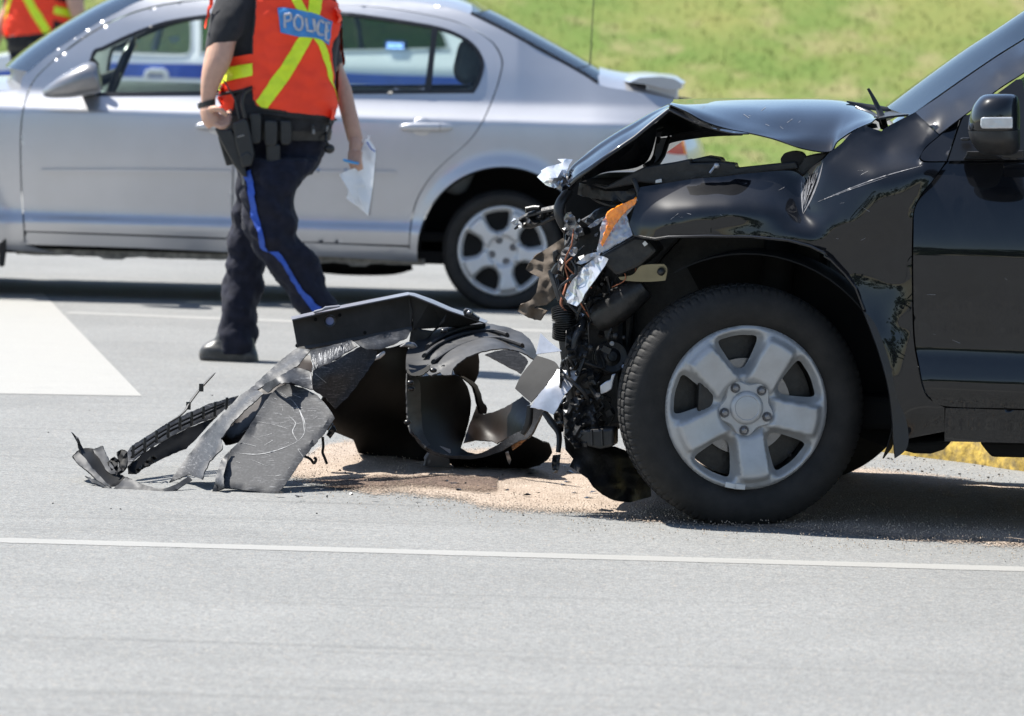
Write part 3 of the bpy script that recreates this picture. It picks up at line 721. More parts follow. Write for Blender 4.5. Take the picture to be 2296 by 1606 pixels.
# inner wheel housing: dark half barrel with an inner wall
mb = MB(); n = 26; r0 = .425; ringsA = []
for i in range(n):
    t = math.radians(-18 + 138 * i / (n - 1)); rr = r0 * (1.0 + .05 * math.sin(t))
    ringsA.append((WCX + math.cos(t) * rr, WCZ + math.sin(t) * rr))
V = []; Fc = []
for (x, z) in ringsA: V += [Vector((x, .012, z)), Vector((x, .36, z))]
for i in range(n - 1): Fc.append((2 * i, 2 * i + 1, 2 * i + 3, 2 * i + 2))
b0 = len(V); V.append(Vector((WCX, .37, WCZ)))
for i in range(n - 1): Fc.append((2 * i + 1, 2 * i + 3, b0))
liner = mesh_obj('wheel_housing', V, Fc, M['dark_gap'], suv, True, 40); solid(liner, .004, 0)

# ---- bonnet: folded upward like a tent
def sheet_rows(name, rows, mat_, parent, nu=6, nv=6, thick=.0025, angle=None):
    """smooth sheet through rows of 3D points"""
    R_ = [catmull([tuple(p) for p in r], nu) for r in rows]; cols = list(zip(*R_)); C_ = [catmull(list(c), nv) for c in cols]
    nr = len(C_[0]); nc = len(C_); V = [tuple(C_[j][i]) for i in range(nr) for j in range(nc)]
    Fc = [(i * nc + j, i * nc + j + 1, (i + 1) * nc + j + 1, (i + 1) * nc + j) for i in range(nr - 1) for j in range(nc - 1)]
    o = mesh_obj(name, V, Fc, mat_, parent, True, angle)
    if thick: solid(o, thick, 0)
    return o
def SP(pts): return [SF.S(x, y, d) for x, y, d in pts]
r_near = SP([(1503, 236, .13), (1540, 252, .12), (1581, 274, .11), (1632, 290, .10), (1679, 299, .10), (1735, 317, .10), (1800, 334, .10), (1860, 341, .10), (1878, 318, .11), (1915, 293, .13), (1955, 275, .17)])
r_b = SP([(1506, 231, .22), (1552, 243, .21), (1610, 262, .20), (1660, 275, .20), (1705, 285, .19), (1760, 296, .18), (1815, 304, .18), (1862, 304, .19), (1890, 290, .20), (1925, 275, .22), (1965, 266, .26)])
r_c = SP([(1510, 228, .45), (1560, 232, .45), (1620, 236, .45), (1680, 239, .45), (1730, 242, .45), (1780, 243, .45), (1830, 244, .45), (1880, 245, .45), (1910, 246, .45), (1940, 252, .45), (1970, 262, .45)])
r_d = SP([(1516, 226, .90), (1565, 223.5, .90), (1620, 222.5, .90), (1680, 222, .90), (1730, 222, .90), (1780, 222, .90), (1830, 222, .90), (1870, 223.5, .90), (1900, 227, .90), (1935, 237, .90), (1975, 252, .90)])
for r__, i__, dz__ in ((r_near, 5, .006), (r_b, 5, -.007)): r__[i__].z += dz__
def mirror_row(r, dy): return [Vector((p.x, dy, p.z - .05)) for p in r]
r_e = mirror_row(r_c, 1.35); r_f = [Vector((p.x, 1.66, p.z - .005)) for p in r_near]
bonnet = sheet_rows('bonnet', [r_near, r_b, r_c, r_d, r_e, r_f], bp_, suv, 5, 6, .004)
# the front half of the bonnet, hanging down to the nose
f_near = SP(ZF([(1135, 232, .13), (1040, 300, .11), (900, 412, .08), (790, 488, .06), (690, 556, .05), (590, 628, .06), (500, 690, .08), (440, 745, .12)]))
f_mid = SP(ZF([(1140, 215, .21), (1040, 272, .19), (900, 366, .17), (790, 430, .15), (680, 502, .145), (580, 575, .15), (500, 630, .16), (452, 690, .18)]))
f_top = SP(ZF([(1146, 200, .40), (1040, 248, .36), (900, 325, .34), (790, 388, .32), (670, 466, .31), (570, 548, .30), (505, 606, .30), (462, 660, .30)]))
f_far = [Vector((p.x + .01, 1.15, p.z - .02)) for p in f_top]; f_end = [Vector((p.x + .04, 1.62, p.z + .0)) for p in f_near]
sheet_rows('bonnet_nose', [f_near, f_mid, f_top, f_far, f_end], bp_, suv, 5, 6, .004)
panel('bonnet_lip', ZF([(1148, 202), (1250, 246), (1390, 326), (1560, 372), (1682, 396), (1560, 392), (1380, 346), (1240, 288), (1138, 236)]), [(1503, 236, .16), (1537, 250, .15), (1584, 276, .13), (1679, 299, .095), (1501, 246, .10), (1535, 264, .09), (1581, 283, .085)], SF, bp_, suv, 6, .004)
# folded ridge joining both halves
ridge = [(r_near[0], f_near[0]), (r_b[0], f_mid[0]), (r_c[0], f_top[0]), (r_e[0], f_far[0]), (r_f[0], f_end[0])]
V = [p for pr in ridge for p in pr]
o = mesh_obj('bonnet_fold', V, [(2 * i, 2 * i + 1, 2 * i + 3, 2 * i + 2) for i in range(4)], bp_, suv); solid(o, .004, 0)
# inner frame of the bonnet nose, seen from below
panel('bonnet_inner_frame', ZF([(440, 782), (470, 740), (560, 660), (700, 556), (900, 428), (1010, 355), (1050, 330), (1045, 420), (1000, 560), (950, 612), (870, 640), (700, 662), (600, 702), (520, 735), (455, 792)]), [(1290, 410, .10), (1358, 350, .08), (1423, 309, .10), (1465, 300, .2), (1456, 360, .30), (1400, 380, .26), (1320, 402, .18)], SF, bp_, suv, 12, .004)
mb = MB(); mb.tube(SP(ZF([(1128, 240, .125), (1035, 312, .105), (900, 424, .075), (790, 498, .055), (690, 566, .045), (590, 640, .055), (500, 704, .075), (430, 772, .11)])), .006, 8, flat=.7); mb.build('bonnet_edge', bp_, suv)
panel('bonnet_underside', ZF([(1005, 412), (1035, 345), (1135, 248), (1250, 290), (1380, 340), (1475, 372), (1300, 395), (1150, 412), (1060, 422)]), [(1462, 300, .24), (1500, 252, .16), (1580, 280, .14), (1610, 291, .15), (1510, 304, .55), (1560, 300, .45)], SF, bp_, suv, 10, .003)
panel('bonnet_rail', ZF([(1150, 412), (1480, 370), (1640, 402), (1635, 412), (1420, 420), (1200, 450), (1130, 470)]), [(1505, 305, .30), (1610, 292, .18), (1664, 303, .14), (1500, 322, .35)], SF, M['black_plastic'], suv, 10, .006)
panel('bonnet_hinge_strip', ZF([(1052, 428), (1142, 424), (1098, 540), (1080, 575), (1020, 608), (968, 618), (1010, 590), (1035, 540)]), [(1480, 308, .42), (1500, 308, .42), (1480, 350, .36), (1455, 370, .30)], SF, M['bright_metal'], suv, 8, .003)
for pl, nm in ((ZF([(1062, 426, .415), (1040, 545, .38), (1015, 590, .31), (965, 622, .29)]), 'hinge_edge'), (ZF([(1135, 424, .415), (1095, 545, .36), (1060, 600, .31), (1000, 622, .29)]), 'hinge_edge')):
    mb = MB(); mb.tube([SF.S(*p) for p in pl], .007, 8); mb.build(nm, M['engine_black'], suv)
# crumpled metal nose tip
def crumple(name, outline, ctrl, mat_, amp, rs, parent=suv, fr=SF, step=7, thick=.002, angle=22):
    return panel(name, outline, ctrl, fr, mat_, parent, step, thick, 'lin', rough=amp, rscale=rs, angle=angle, curved=False)
M['foil'] = mat('crumpled_clear_plastic', (.55, .56, .58), .2, .4, .6, .6, .12, 30, bump=.5, bscale=50)
crumple('nose_emblem_shell', ZF([(230, 695), (262, 660), (255, 652), (300, 625), (380, 605), (405, 600), (370, 572), (430, 570), (475, 576), (450, 612), (420, 700), (400, 745), (350, 772), (290, 750)]), [(1205, 397, .20), (1270, 360, .30), (1285, 358, .32), (1262, 418, .16), (1240, 400, .10)], M['foil'], .04, 14)
crumple('nose_tip', ZF([(405, 690), (470, 640), (520, 660), (470, 730), (440, 778), (400, 790), (370, 770)]), [(1262, 400, .14), (1300, 380, .18), (1270, 420, .10)], bp_, .05, 10)

# ---- engine bay edge: apron rail, cowl pieces, latch
slab('apron_rail', ZF([(600, 745), (700, 758), (830, 690), (960, 628), (1150, 598), (1275, 572), (1282, 600), (1500, 592), (1585, 602), (1590, 634), (1905, 600), (2000, 590), (2020, 640), (1700, 672), (1500, 696), (1300, 712), (1090, 744), (1030, 742), (920, 730), (890, 748), (700, 780)]), .145, .09, SF, M['engine_black'], suv, .006)
slab('apron_bracket', ZF([(1275, 578), (1390, 552), (1480, 566), (1500, 600), (1280, 604)]), .20, .12, SF, M['black_plastic'], suv, .006)
slab('bonnet_bump_stop', ZF([(1895, 570), (1925, 532), (1985, 518), (2040, 530), (2060, 560), (2050, 600), (2010, 640), (1910, 605)]), .16, .07, SF, M['rubber'], suv, .008, True)
slab('cowl_corner', ZF([(2040, 560), (2120, 540), (2230, 526), (2190, 572), (2110, 640), (2050, 690), (2000, 650)]), .16, .12, SF, M['engine_black'], suv, .004)
mb = MB(); mb.ball(SF.S(*ZF([(1458, 618)])[0], .12), .009, 8); mb.tube([SF.S(*ZF([(1445, 625)])[0], .12), SF.S(*ZF([(1412, 668)])[0], .115)], .004, 6); mb.build('apron_bolt', M['bright_metal'], suv)
slab('apron_clip', ZF([(1040, 716), (1082, 706), (1084, 732), (1040, 738)]), .13, .01, SF, M['foil'], suv, .001)
# headlight rod
mb = MB(); mb.tube([SF.S(*p, d) for p, d in zip(ZF([(890, 712), (905, 740), (925, 800), (940, 850), (920, 870)]), (.10, .09, .08, .07, .07))], [.008, .007, .007, .010, .006], 8); mb.build('headlight_bracket', M['engine_black'], suv)
panel('grille_mount', ZF([(520, 735), (600, 760), (700, 790), (900, 790), (905, 860), (720, 858), (560, 830), (505, 815)]), [(1300, 411, .22), (1425, 430, .14), (1420, 450, .14), (1295, 435, .22)], SF, M['engine_black'], suv, 9, .01, rough=.02)

# ---- headlight
panel('turn_signal_lens', ZE([(1022, 550), (985, 566), (870, 620), (800, 668), (788, 708), (800, 750), (770, 830), (745, 905), (762, 918), (800, 850), (850, 765), (900, 700), (950, 645), (1010, 598)]), [(1428, 444, .035), (1360, 490, .02), (1350, 545, .03), (1400, 470, .028)], SF, M['orange_lens'], suv, 5, .004, rough=.012, rscale=6)
panel('headlight_lens', ZE([(1022, 552), (940, 585), (820, 650), (782, 690), (748, 760), (738, 860), (715, 955), (735, 985), (770, 958), (990, 838), (955, 740), (925, 705), (1015, 600)]), [(1428, 444, .045), (1345, 510, .035), (1340, 560, .05), (1418, 528, .03), (1395, 500, .05)], SF, M['clear_lens'], suv, 6, .003, rough=.014, rscale=8)
crumple('headlight_lens_shard', ZE([(725, 992), (770, 1002), (802, 1022), (775, 1075), (740, 1120), (700, 1180), (655, 1240), (620, 1290), (600, 1340), (560, 1382), (510, 1362), (480, 1352), (470, 1312), (488, 1250), (530, 1180), (585, 1118), (600, 1090), (650, 1050)]), [(1340, 573, .06), (1362, 580, .03), (1290, 685, .10), (1270, 665, .16), (1320, 640, .05)], M['clear_lens'], .018, 14)
crumple('headlight_lens_sliver', ZE([(555, 1052), (640, 985), (720, 965), (728, 992), (640, 1045), (590, 1062)]), [(1300, 588, .12), (1340, 568, .08)], M['clear_lens'], .012, 12)
crumple('headlight_lens_chip', ZE([(650, 775), (690, 735), (770, 695), (765, 715), (720, 760), (665, 785)]), [(1320, 508, .14), (1350, 488, .10)], M['clear_lens'], .02, 8)
panel('headlight_reflector', ZE([(790, 690), (930, 640), (990, 840), (760, 975), (740, 900)]), [(1360, 485, .12), (1418, 528, .11), (1350, 565, .12)], SF, M['foil'], suv, 10, .003, rough=.03, rscale=15)
slab('headlight_housing', ZE([(730, 1000), (1000, 845), (1090, 850), (1180, 960), (1040, 1080), (900, 1140), (860, 1150), (790, 1080)]), .06, .20, SF, M['engine_black'], suv, .01)
slab('headlight_tab', ZE([(1062, 900), (1085, 880), (1108, 905), (1080, 925)]), .05, .01, SF, M['foil'], suv, .001)
panel('wing_bracket', ZE([(880, 1160), (990, 1140), (1060, 1070), (1230, 1060), (1255, 1100), (1240, 1185), (1100, 1195), (920, 1185)]), [(1390, 620, .12), (1490, 610, .09), (1490, 628, .10)], SF, mat('zinc_bracket', (.22, .20, .13), .4, .6, 0, .5, .15, 20), suv, 9, .004)
mb = MB(); mb.ball(SF.S(*ZE([(1207, 1118)])[0], .085), .012, 8); mb.build('bracket_bolt', M['engine_black'], suv)

# ---- torn front structure
def chain(name, pts, r, mat_, n=10, parent=suv, fr=SF, flat=1.0):
    mb = MB(); q = catmull([tuple(fr.S(*p)) for p in pts], 4); rr = r if not isinstance(r, list) else [float(a) for a in np.interp(np.linspace(0, 1, len(q)), np.linspace(0, 1, len(r)), r)]
    mb.tube(q, rr, n, flat=flat); return mb.build(name, mat_, parent)
chain('intake_duct', ZE([(720, 1480, .20), (790, 1440, .19), (900, 1370, .17), (1000, 1290, .16), (1080, 1230, .16)]), [.040, .046, .046, .042, .036], M['engine_black'], 14)
chain('support_hoop', ZE([(500, 500, .20), (445, 580, .17), (425, 660, .16), (450, 740, .16), (480, 800, .18)]), [.014, .016, .016, .014, .012], M['black_plastic'], 10)
chain('coolant_pipe', ZE([(620, 1460, .22), (610, 1520, .20), (580, 1590, .20), (560, 1680, .22), (530, 1730, .22)]), .011, M['black_plastic'])
chain('wiring_loom', ZE([(600, 470, .22), (700, 560, .25), (820, 610, .22), (900, 610, .2)]), .006, M['black_plastic'], 8)
chain('wiring_loom', ZE([(500, 1160, .2), (470, 1260, .18), (440, 1360, .17), (480, 1420, .17)]), .004, mat('copper_wire', (.35, .13, .07), .4, .5), 8)
chain('wiring_loom', ZE([(900, 1240, .2), (780, 1300, .22), (720, 1450, .24), (760, 1560, .24)]), .006, M['black_plastic'], 8)
chain('lower_hose', ZD([(1690, 250, .22), (1680, 330, .18), (1640, 400, .16), (1620, 500, .16), (1600, 560, .17), (1570, 590, .19)]), .013, M['black_plastic'])
# corrugated hose
mb = MB(); pa = catmull([tuple(SF.S(*p)) for p in ZE([(455, 1400, .20), (460, 1470, .19), (465, 1540, .19), (462, 1620, .20)])], 24)
mb.tube(pa, [.030 + .005 * (1 if i % 4 < 2 else -1) for i in range(len(pa))], 16); mb.build('corrugated_hose', M['engine_black'], suv)
# radiator slices (fan of fins)
for k in range(3):
    chain('radiator_tube', ZE([(370 + 20 * k, 1110 + 6 * k, .24), (410 + 12 * k, 1240, .22), (440 + 8 * k, 1340, .21)]), [.013, .012, .010], M['engine_black'], 8)
crumple('bumper_bracket', ZE([(462, 700), (480, 672), (515, 660), (545, 700), (560, 745), (605, 790), (600, 815), (575, 822), (560, 868), (520, 850), (475, 830), (462, 790)]), [(1266, 480, .14), (1300, 520, .09), (1290, 535, .11)], M['steel'], .03, 10)
crumple('latch_panel', ZE([(445, 960), (480, 928), (560, 930), (580, 960), (540, 1000), (500, 990), (470, 1010), (440, 1080), (418, 1110), (415, 1070)]), [(1260, 565, .12), (1295, 560, .09)], M['steel'], .03, 10)
chain('latch_stay', ZE([(390, 1120, .17), (410, 1080, .16), (440, 1040, .15), (480, 970, .14), (540, 950, .13)]), [.012, .010, .009, .009, .006], M['engine_black'], 8)
slab('sensor_plug', ZE([(375, 965), (405, 948), (425, 985), (400, 1010), (405, 1050), (380, 1045)]), .15, .03, SF, M['engine_black'], suv, .003)
panel('torn_undershield', ZE([(450, 862), (400, 895), (340, 935), (250, 992), (205, 1040), (170, 1100), (215, 1130), (275, 1160), (250, 1280), (210, 1335), (130, 1372), (108, 1420), (190, 1470), (280, 1492), (305, 1450), (335, 1412), (240, 1398), (238, 1385), (330, 1372), (412, 1300), (405, 1240), (480, 1000), (470, 900)]), [(1255, 535, .3), (1180, 605, .34), (1165, 700, .38), (1210, 718, .34), (1265, 580, .28), (1240, 660, .24), (1200, 640, .30)], SF, mat('brown_fibre_shield', (.085, .067, .052), .8, 0, 0, .2, .3, 20, bump=.3, bscale=60), suv, 7, .004, 'lin', curved=False, rough=.03, rscale=18)
# mangled rail sticking out forward
mb = MB(); mb.tube([SF.S(*p) for p in ZF([(370, 905, .22), (270, 925, .24), (170, 955, .26), (110, 985, .27)])], [.012, .011, .010, .008], 8, flat=.6); mb.tube([SF.S(*p) for p in ZF([(370, 960, .22), (260, 1010, .25), (180, 1035, .27), (110, 1025, .28), (75, 1052, .28)])], [.006, .006, .007, .006, .003], 8); mb.tube([SF.S(*p) for p in ZF([(165, 940, .25), (160, 915, .25), (210, 905, .25), (250, 905, .24)])], [.007, .008, .008, .006], 8)
mb.build('torn_rail', M['engine_black'], suv)
crumple('torn_rail_skin', ZF([(110, 985), (170, 950), (240, 930), (365, 900), (368, 950), (280, 985), (215, 1020), (150, 1040), (120, 1010)]), [(1160, 495, .27), (1248, 465, .22), (1245, 480, .21), (1190, 505, .25)], M['engine_black'], .05, 8)
crumple('torn_rail_tip', ZF([(55, 1000), (70, 975), (110, 990), (140, 1030), (110, 1050), (90, 1025), (70, 1020)]), [(1150, 497, .29), (1170, 505, .27)], M['foil'], .04, 6)
# plates hanging below
panel('hanging_panel', ZD([(1240, 735), (1265, 680), (1300, 622), (1385, 520), (1500, 560), (1532, 606), (1450, 715), (1345, 828), (1300, 790)]), [(1155, 868, .20), (1205, 798, .28), (1252, 822, .22), (1190, 900, .16)], SF, mat('dull_black_sheet', (.014, .0145, .016), .65, 0, 0, .12, .25, 15, dirt=(.05, .05, .05), dirt_amt=.3), suv, 9, .003, angle=30)
panel('hanging_bright_panel', ZD([(1520, 612), (1666, 622), (1640, 680), (1610, 730), (1560, 790), (1530, 850), (1490, 912), (1430, 880), (1340, 862), (1395, 780), (1450, 715)]), [(1250, 830, .20), (1298, 832, .17), (1240, 930, .13), (1190, 912, .14), (1235, 870, .15)], SF, M['bright_metal'], suv, 9, .003, angle=30, jag=2.0)
panel('torn_white_plate', ZD([(1408, 372), (1470, 430), (1548, 490), (1450, 502), (1378, 512)]), [(1212, 747, .14), (1259, 787, .10), (1202, 795, .12)], SF, M['bright_metal'], suv, 9, .003, curved=False)
chain('hanging_strap', ZD([(1430, 890, .15), (1480, 960, .15), (1530, 1040, .15), (1525, 1160, .14)]), [.010, .012, .010, .008], M['black_plastic'], 8, flat=.5)
crumple('hanging_tab', ZD([(1490, 1180), (1540, 1175), (1535, 1230), (1520, 1298), (1490, 1295), (1482, 1240)]), [(1250, 1030, .14), (1245, 1055, .13)], M['black_plastic'], .02, 8)
chain('hanging_strap', ZD([(1340, 850, .16), (1330, 960, .16), (1290, 1040, .16)]), [.012, .014, .010], M['black_plastic'], 8, flat=.5)
crumple('hanging_frame', ZD([(1490, 880), (1540, 820), (1580, 790), (1570, 900), (1560, 1020), (1510, 1035), (1500, 960)]), [(1250, 910, .16), (1265, 960, .16)], M['engine_black'], .04, 10)
# front crossmember / splash shield lower
slab('lower_crossmember', ZD([(1655, 1010), (1895, 1000), (1895, 1120), (1800, 1140), (1720, 1120), (1650, 1070)]), .10, .10, SF, M['engine_black'], suv, .008)
for k in range(2): slab('crossmember_rib', ZD([(1735 + 68 * k, 1010), (1750 + 68 * k, 1008), (1755 + 68 * k, 1118), (1742 + 68 * k, 1120)]), .092, .02, SF, M['black_plastic'], suv, .003)
crumple('torn_splash_shield', ZD([(1565, 1050), (1640, 1060), (1720, 1120), (1900, 1120), (1980, 1150), (2120, 1250), (2140, 1450), (2000, 1490), (1900, 1478), (1820, 1440), (1760, 1390), (1720, 1330), (1660, 1290), (1600, 1250), (1625, 1200), (1575, 1140)]), [(1270, 980, .14), (1380, 1000, .24), (1440, 1110, .32), (1410, 1120, .26), (1330, 1090, .10), (1290, 1050, .10)], M['engine_black'], .025, 30)
slab('tie_down_hook', ZD([(1800, 720), (1840, 690), (1870, 680), (1878, 645), (1905, 640), (1890, 690), (1880, 740), (1850, 760), (1805, 778)]), .15, .02, SF, M['bright_metal'], suv, .003)
for k, (x, y) in enumerate([(1690, 790), (1740, 820), (1905, 390), (1960, 400), (1700, 520), (1740, 470), (1610, 1030), (1660, 760)]):
    mb = MB(); mb.ball(SF.S(*ZD([(x, y)])[0], .16), .007 + .002 * (k % 3), 7); mb.build('bolt_head', M['engine_black'], suv)
# dark engine mass behind it all: blocks, pulleys, belts
slab('inner_wing', [(1290, 500), (1420, 425), (1560, 400), (1900, 360), (2090, 420), (2090, 900), (1990, 640), (1700, 480), (1540, 520), (1430, 640), (1400, 900), (1300, 900), (1262, 700)], .34, .05, SF, M['engine_black'], suv, .01)
slab('radiator_pack', [(1262, 560), (1330, 470), (1400, 450), (1400, 960), (1300, 985), (1268, 900), (1250, 760)], .30, 1.2, SF, M['engine_black'], suv, .02)
slab('engine_block', [(1380, 480), (1860, 430), (1860, 960), (1400, 1000)], .45, .9, SF, M['engine_black'], suv, .03)
mb = MB(); rr_ = random.Random(3)
for k in range(46):
    x, y = rr_.uniform(1275, 1370), rr_.uniform(490, 1000)
    c = SF.S(x, y, rr_.uniform(.17, .30)); s = rr_.uniform(.010, .032)
    mb.box(c, (s * rr_.uniform(.5, 1.6), s, s * rr_.uniform(.4, 1.6)), Matrix.Rotation(rr_.uniform(0, 3), 3, 'Y') @ Matrix.Rotation(rr_.uniform(0, 3), 3, 'X'))
for k in range(16):
    x, y = rr_.uniform(1262, 1350), rr_.uniform(480, 980); pts = [SF.S(x + rr_.uniform(-35, 35), y + rr_.uniform(-50, 50), rr_.uniform(.12, .26)) for i in range(4)]
    mb.tube(catmull([tuple(p) for p in pts], 5), rr_.uniform(.003, .009), 7)
o = mb.build('engine_debris', M['engine_black'], suv, angle=30); o['kind'] = 'stuff'; bevel(o, .002, 1)
mb = MB()
for k in range(12):
    x, y = rr_.uniform(1258, 1400), rr_.uniform(470, 960); c = SF.S(x, y, rr_.uniform(.10, .2)); s = rr_.uniform(.004, .010)
    a, b, d = [Vector((rr_.uniform(-1, 1), rr_.uniform(-1, 1), rr_.uniform(-1, 1))) * s * rr_.uniform(.5, 2) for i in range(3)]
    mb.add([c + a, c + b, c + d, c - a * .5], [(0, 1, 2), (0, 3, 1), (1, 3, 2), (2, 3, 0)])
o = mb.build('bright_fragments', M['steel'], suv, smooth=False); o['kind'] = 'stuff'
slab('nose_backing', [(1262, 428), (1300, 400), (1420, 398), (1560, 388), (1640, 395), (1640, 430), (1440, 470), (1400, 560), (1262, 600)], .55, .6, SF, M['dark_gap'], suv, .01)  # dark slab added to black out gaps behind the nose
slab('pillar_filler', [(2020, 330), (2070, 292), (2106, 292), (2150, 258), (2172, 262), (2140, 360), (2135, 400), (2060, 440), (2040, 400)], .22, .03, SF, M['dark_gap'], suv, .004)
for k in range(16):
    x, y = rr_.uniform(1268, 1410), rr_.uniform(440, 900); w0 = rr_.uniform(.10, .22)
    chain('hanging_wire', [(x, y, w0), (x + rr_.uniform(-18, 18), y + rr_.uniform(20, 45), w0 + rr_.uniform(-.03, .03)), (x + rr_.uniform(-30, 30), y + rr_.uniform(50, 90), w0), (x + rr_.uniform(-30, 40), y + rr_.uniform(80, 140), w0 + .03)], rr_.uniform(.0016, .0042), M['black_plastic'] if k % 5 else bpy.data.materials['copper_wire'], 6)
for x, y, d, r in ((1345, 700, .2, .045), (1318, 860, .19, .035), (1372, 800, .22, .05), (1300, 640, .2, .028)):
    c = SF.S(x, y, d); mb = MB(); mb.lathe([(.05, r), (.04, r), (.036, r * .86), (.02, r * .86), (.016, r), (.004, r), (.0, r * .9), (.004, r * .55), (-.004, r * .3), (-.012, r * .28), (-.013, .001)], c, (rr_.uniform(-.5, .1), 1, rr_.uniform(-.2, .3)), 28); mb.build('engine_pulley', M['engine_black'], suv, angle=30)
for k in range(6):
    c = SF.S(rr_.uniform(1272, 1400), rr_.uniform(520, 960), rr_.uniform(.11, .17)); mb = MB(); mb.lathe([(.006, .007), (0, .007), (0, .004), (-.006, .004), (-.0065, .0005)], c, (rr_.uniform(-.6, .3), 1, rr_.uniform(-.5, .5)), 8); mb.build('bolt_head', M['steel'], suv, angle=30)
for pts, d in (([(1262, 905), (1290, 890), (1330, 905), (1345, 960), (1330, 1000), (1290, 1005), (1266, 975)], .12), ([(1270, 740), (1300, 725), (1320, 745), (1316, 800), (1290, 815), (1268, 790)], .15), ([(1330, 560), (1362, 590), (1350, 650), (1315, 700), (1295, 690), (1310, 620)], .17)):
    crumple('torn_bracket', pts, [(pts[0][0], pts[0][1], d), (pts[2][0], pts[2][1], d + .03), (pts[4][0], pts[4][1], d - .01)], M['engine_black'], .03, 12)
# suspension, underbody
slab('underbody', [(1440, 940), (2700, 1000), (2700, 925), (1440, 860)], .25, 1.3, SF, M['dark_gap'], suv, .02)
slab('sill_shield', ZI([(400, 1115), (640, 1110), (600, 1150), (540, 1170), (460, 1168), (390, 1150)]), .10, .5, SF, M['dark_gap'], suv, .01)
slab('sill_shield', ZI([(770, 1110), (1100, 1110), (1100, 1190), (830, 1185), (800, 1150)]), .12, .5, SF, M['dark_gap'], suv, .01)
mb = MB(); mb.tube([Vector((WCX, .14, WCZ)), Vector((WCX, .8, WCZ + .02))], .03, 10); mb.tube([Vector((WCX + .05, .2, WCZ - .08)), Vector((WCX + .12, .7, WCZ - .05))], .035, 10); mb.tube([Vector((WCX + .02, .28, WCZ)), Vector((WCX + .06, .34, WCZ + .5))], .05, 12); mb.build('suspension', M['dark_gap'], suv)

# ---- door, sill, rear body (runs on out of the picture)
def prof(z, tab): return np.interp(z, [t[0] for t in tab], [t[1] for t in tab])
SUVP = catmull([(.28, .030), (.36, .012), (.43, -.012), (.49, -.004), (.54, .006), (.64, -.002), (.74, -.010), (.82, -.012), (.90, .0), (.98, .022), (1.05, .055), (1.12, .085), (1.40, .19), (1.62, .29)], 6)
def suvp(z): return float(np.interp(z, [t[0] for t in SUVP], [t[1] for t in SUVP]))
def body_panel(name, outline, fr, profile, mat_, parent, step=12, holes=(), thick=.0025, curved=True, corner=48, extra=None, loc_pts=False, angle=None):
    oc = outline_curve(outline, step, corner, curved); hc = [outline_curve(h, step, corner, curved) for h in holes]; v, f = cdt(oc, hc, step); pts = []
    for p in v:
        off = 0.0
        for _ in range(3):
            q = fr.S(p[0], p[1], off); off = profile(q.z) + (extra(q) if extra else 0)
        pts.append(fr.S(p[0], p[1], off))
    f = orient(pts, f, fr.loc(CAM)); o = mesh_obj(name, pts, f, mat_, parent, True, angle)
    if thick: solid(o, thick)
    return o
door_front = ZH([(1292, 1058), (1185, 1192), (1102, 1290), (1055, 1380), (1036, 1450)]) + ZI([(458, 100), (456, 300), (463, 600), (486, 750), (508, 850), (538, 900), (612, 941)])
door = body_panel('front_door', [(2145, 357), (2640, 353), (2790, 351), (2790, 940), (2600, 928), (2300, 917)] + door_front[::-1][:-1] + [(2127, 362)], SF, suvp, bp_, suv, 13)
body_panel('sill', ZI([(610, 950), (985, 962)]) + [(2620, 938), (3560, 980), (3560, 1040), (2620, 1003), (2296, 994), (2118, 990), (2118, 968)], SF, suvp, bp_, suv, 14)
body_panel('rear_door', [(2797, 351), (3500, 346), (3560, 500), (3470, 640), (3440, 900), (3400, 972), (2797, 941)], SF, suvp, bp_, suv, 22)
body_panel('rear_quarter', [(3508, 346), (4100, 345), (4330, 380), (4360, 700), (4330, 1000), (4120, 1000), (4080, 780), (3960, 670), (3760, 640), (3600, 680), (3520, 760), (3475, 880), (3447, 890), (3478, 645), (3568, 500)], SF, suvp, bp_, suv, 22)
# corner window surround triangle and pillar
panel('sail_panel', ZH([(1228, 865), (1300, 802), (1378, 742), (1340, 860), (1278, 1052), (1125, 1052), (1082, 1030), (1100, 985), (1150, 930)]), [(2107, 305, .10), (2150, 270, .12), (2120, 360, .055), (2064, 352, .06)], SF, bp_, suv, 9, .004)
panel('mirror_base', ZH([(1292, 1050), (1395, 745), (1450, 702), (1500, 660), (1640, 560), (1805, 440), (1861, 500), (1861, 1040)]), [(2125, 358, .055), (2156, 270, .09), (2296, 350, .06), (2279, 178, .15)], SF, M['trim'], suv, 12, .006)
pil_out = [(2052, 252), (2110, 214), (2170, 172), (2235, 128), (2296, 90), (2420, 10), (2560, -62), (2700, -105)]; pil_in = [(2106, 301), (2188, 238), (2240, 198), (2296, 162), (2420, 80), (2560, 10), (2700, -40)]
panel('windscreen_pillar', pil_out + pil_in[::-1], [(2052, 252, .24), (2170, 172, .31), (2296, 90, .40), (2560, -62, .52), (2700, -105, .55), (2106, 301, .105), (2240, 198, .155), (2296, 162, .18), (2420, 80, .23), (2560, 10, .27), (2700, -40, .30), (2080, 272, .15), (2145, 225, .18), (2235, 163, .225), (2300, 120, .26)], SF, bp_, suv, 10, .004, corner=60)
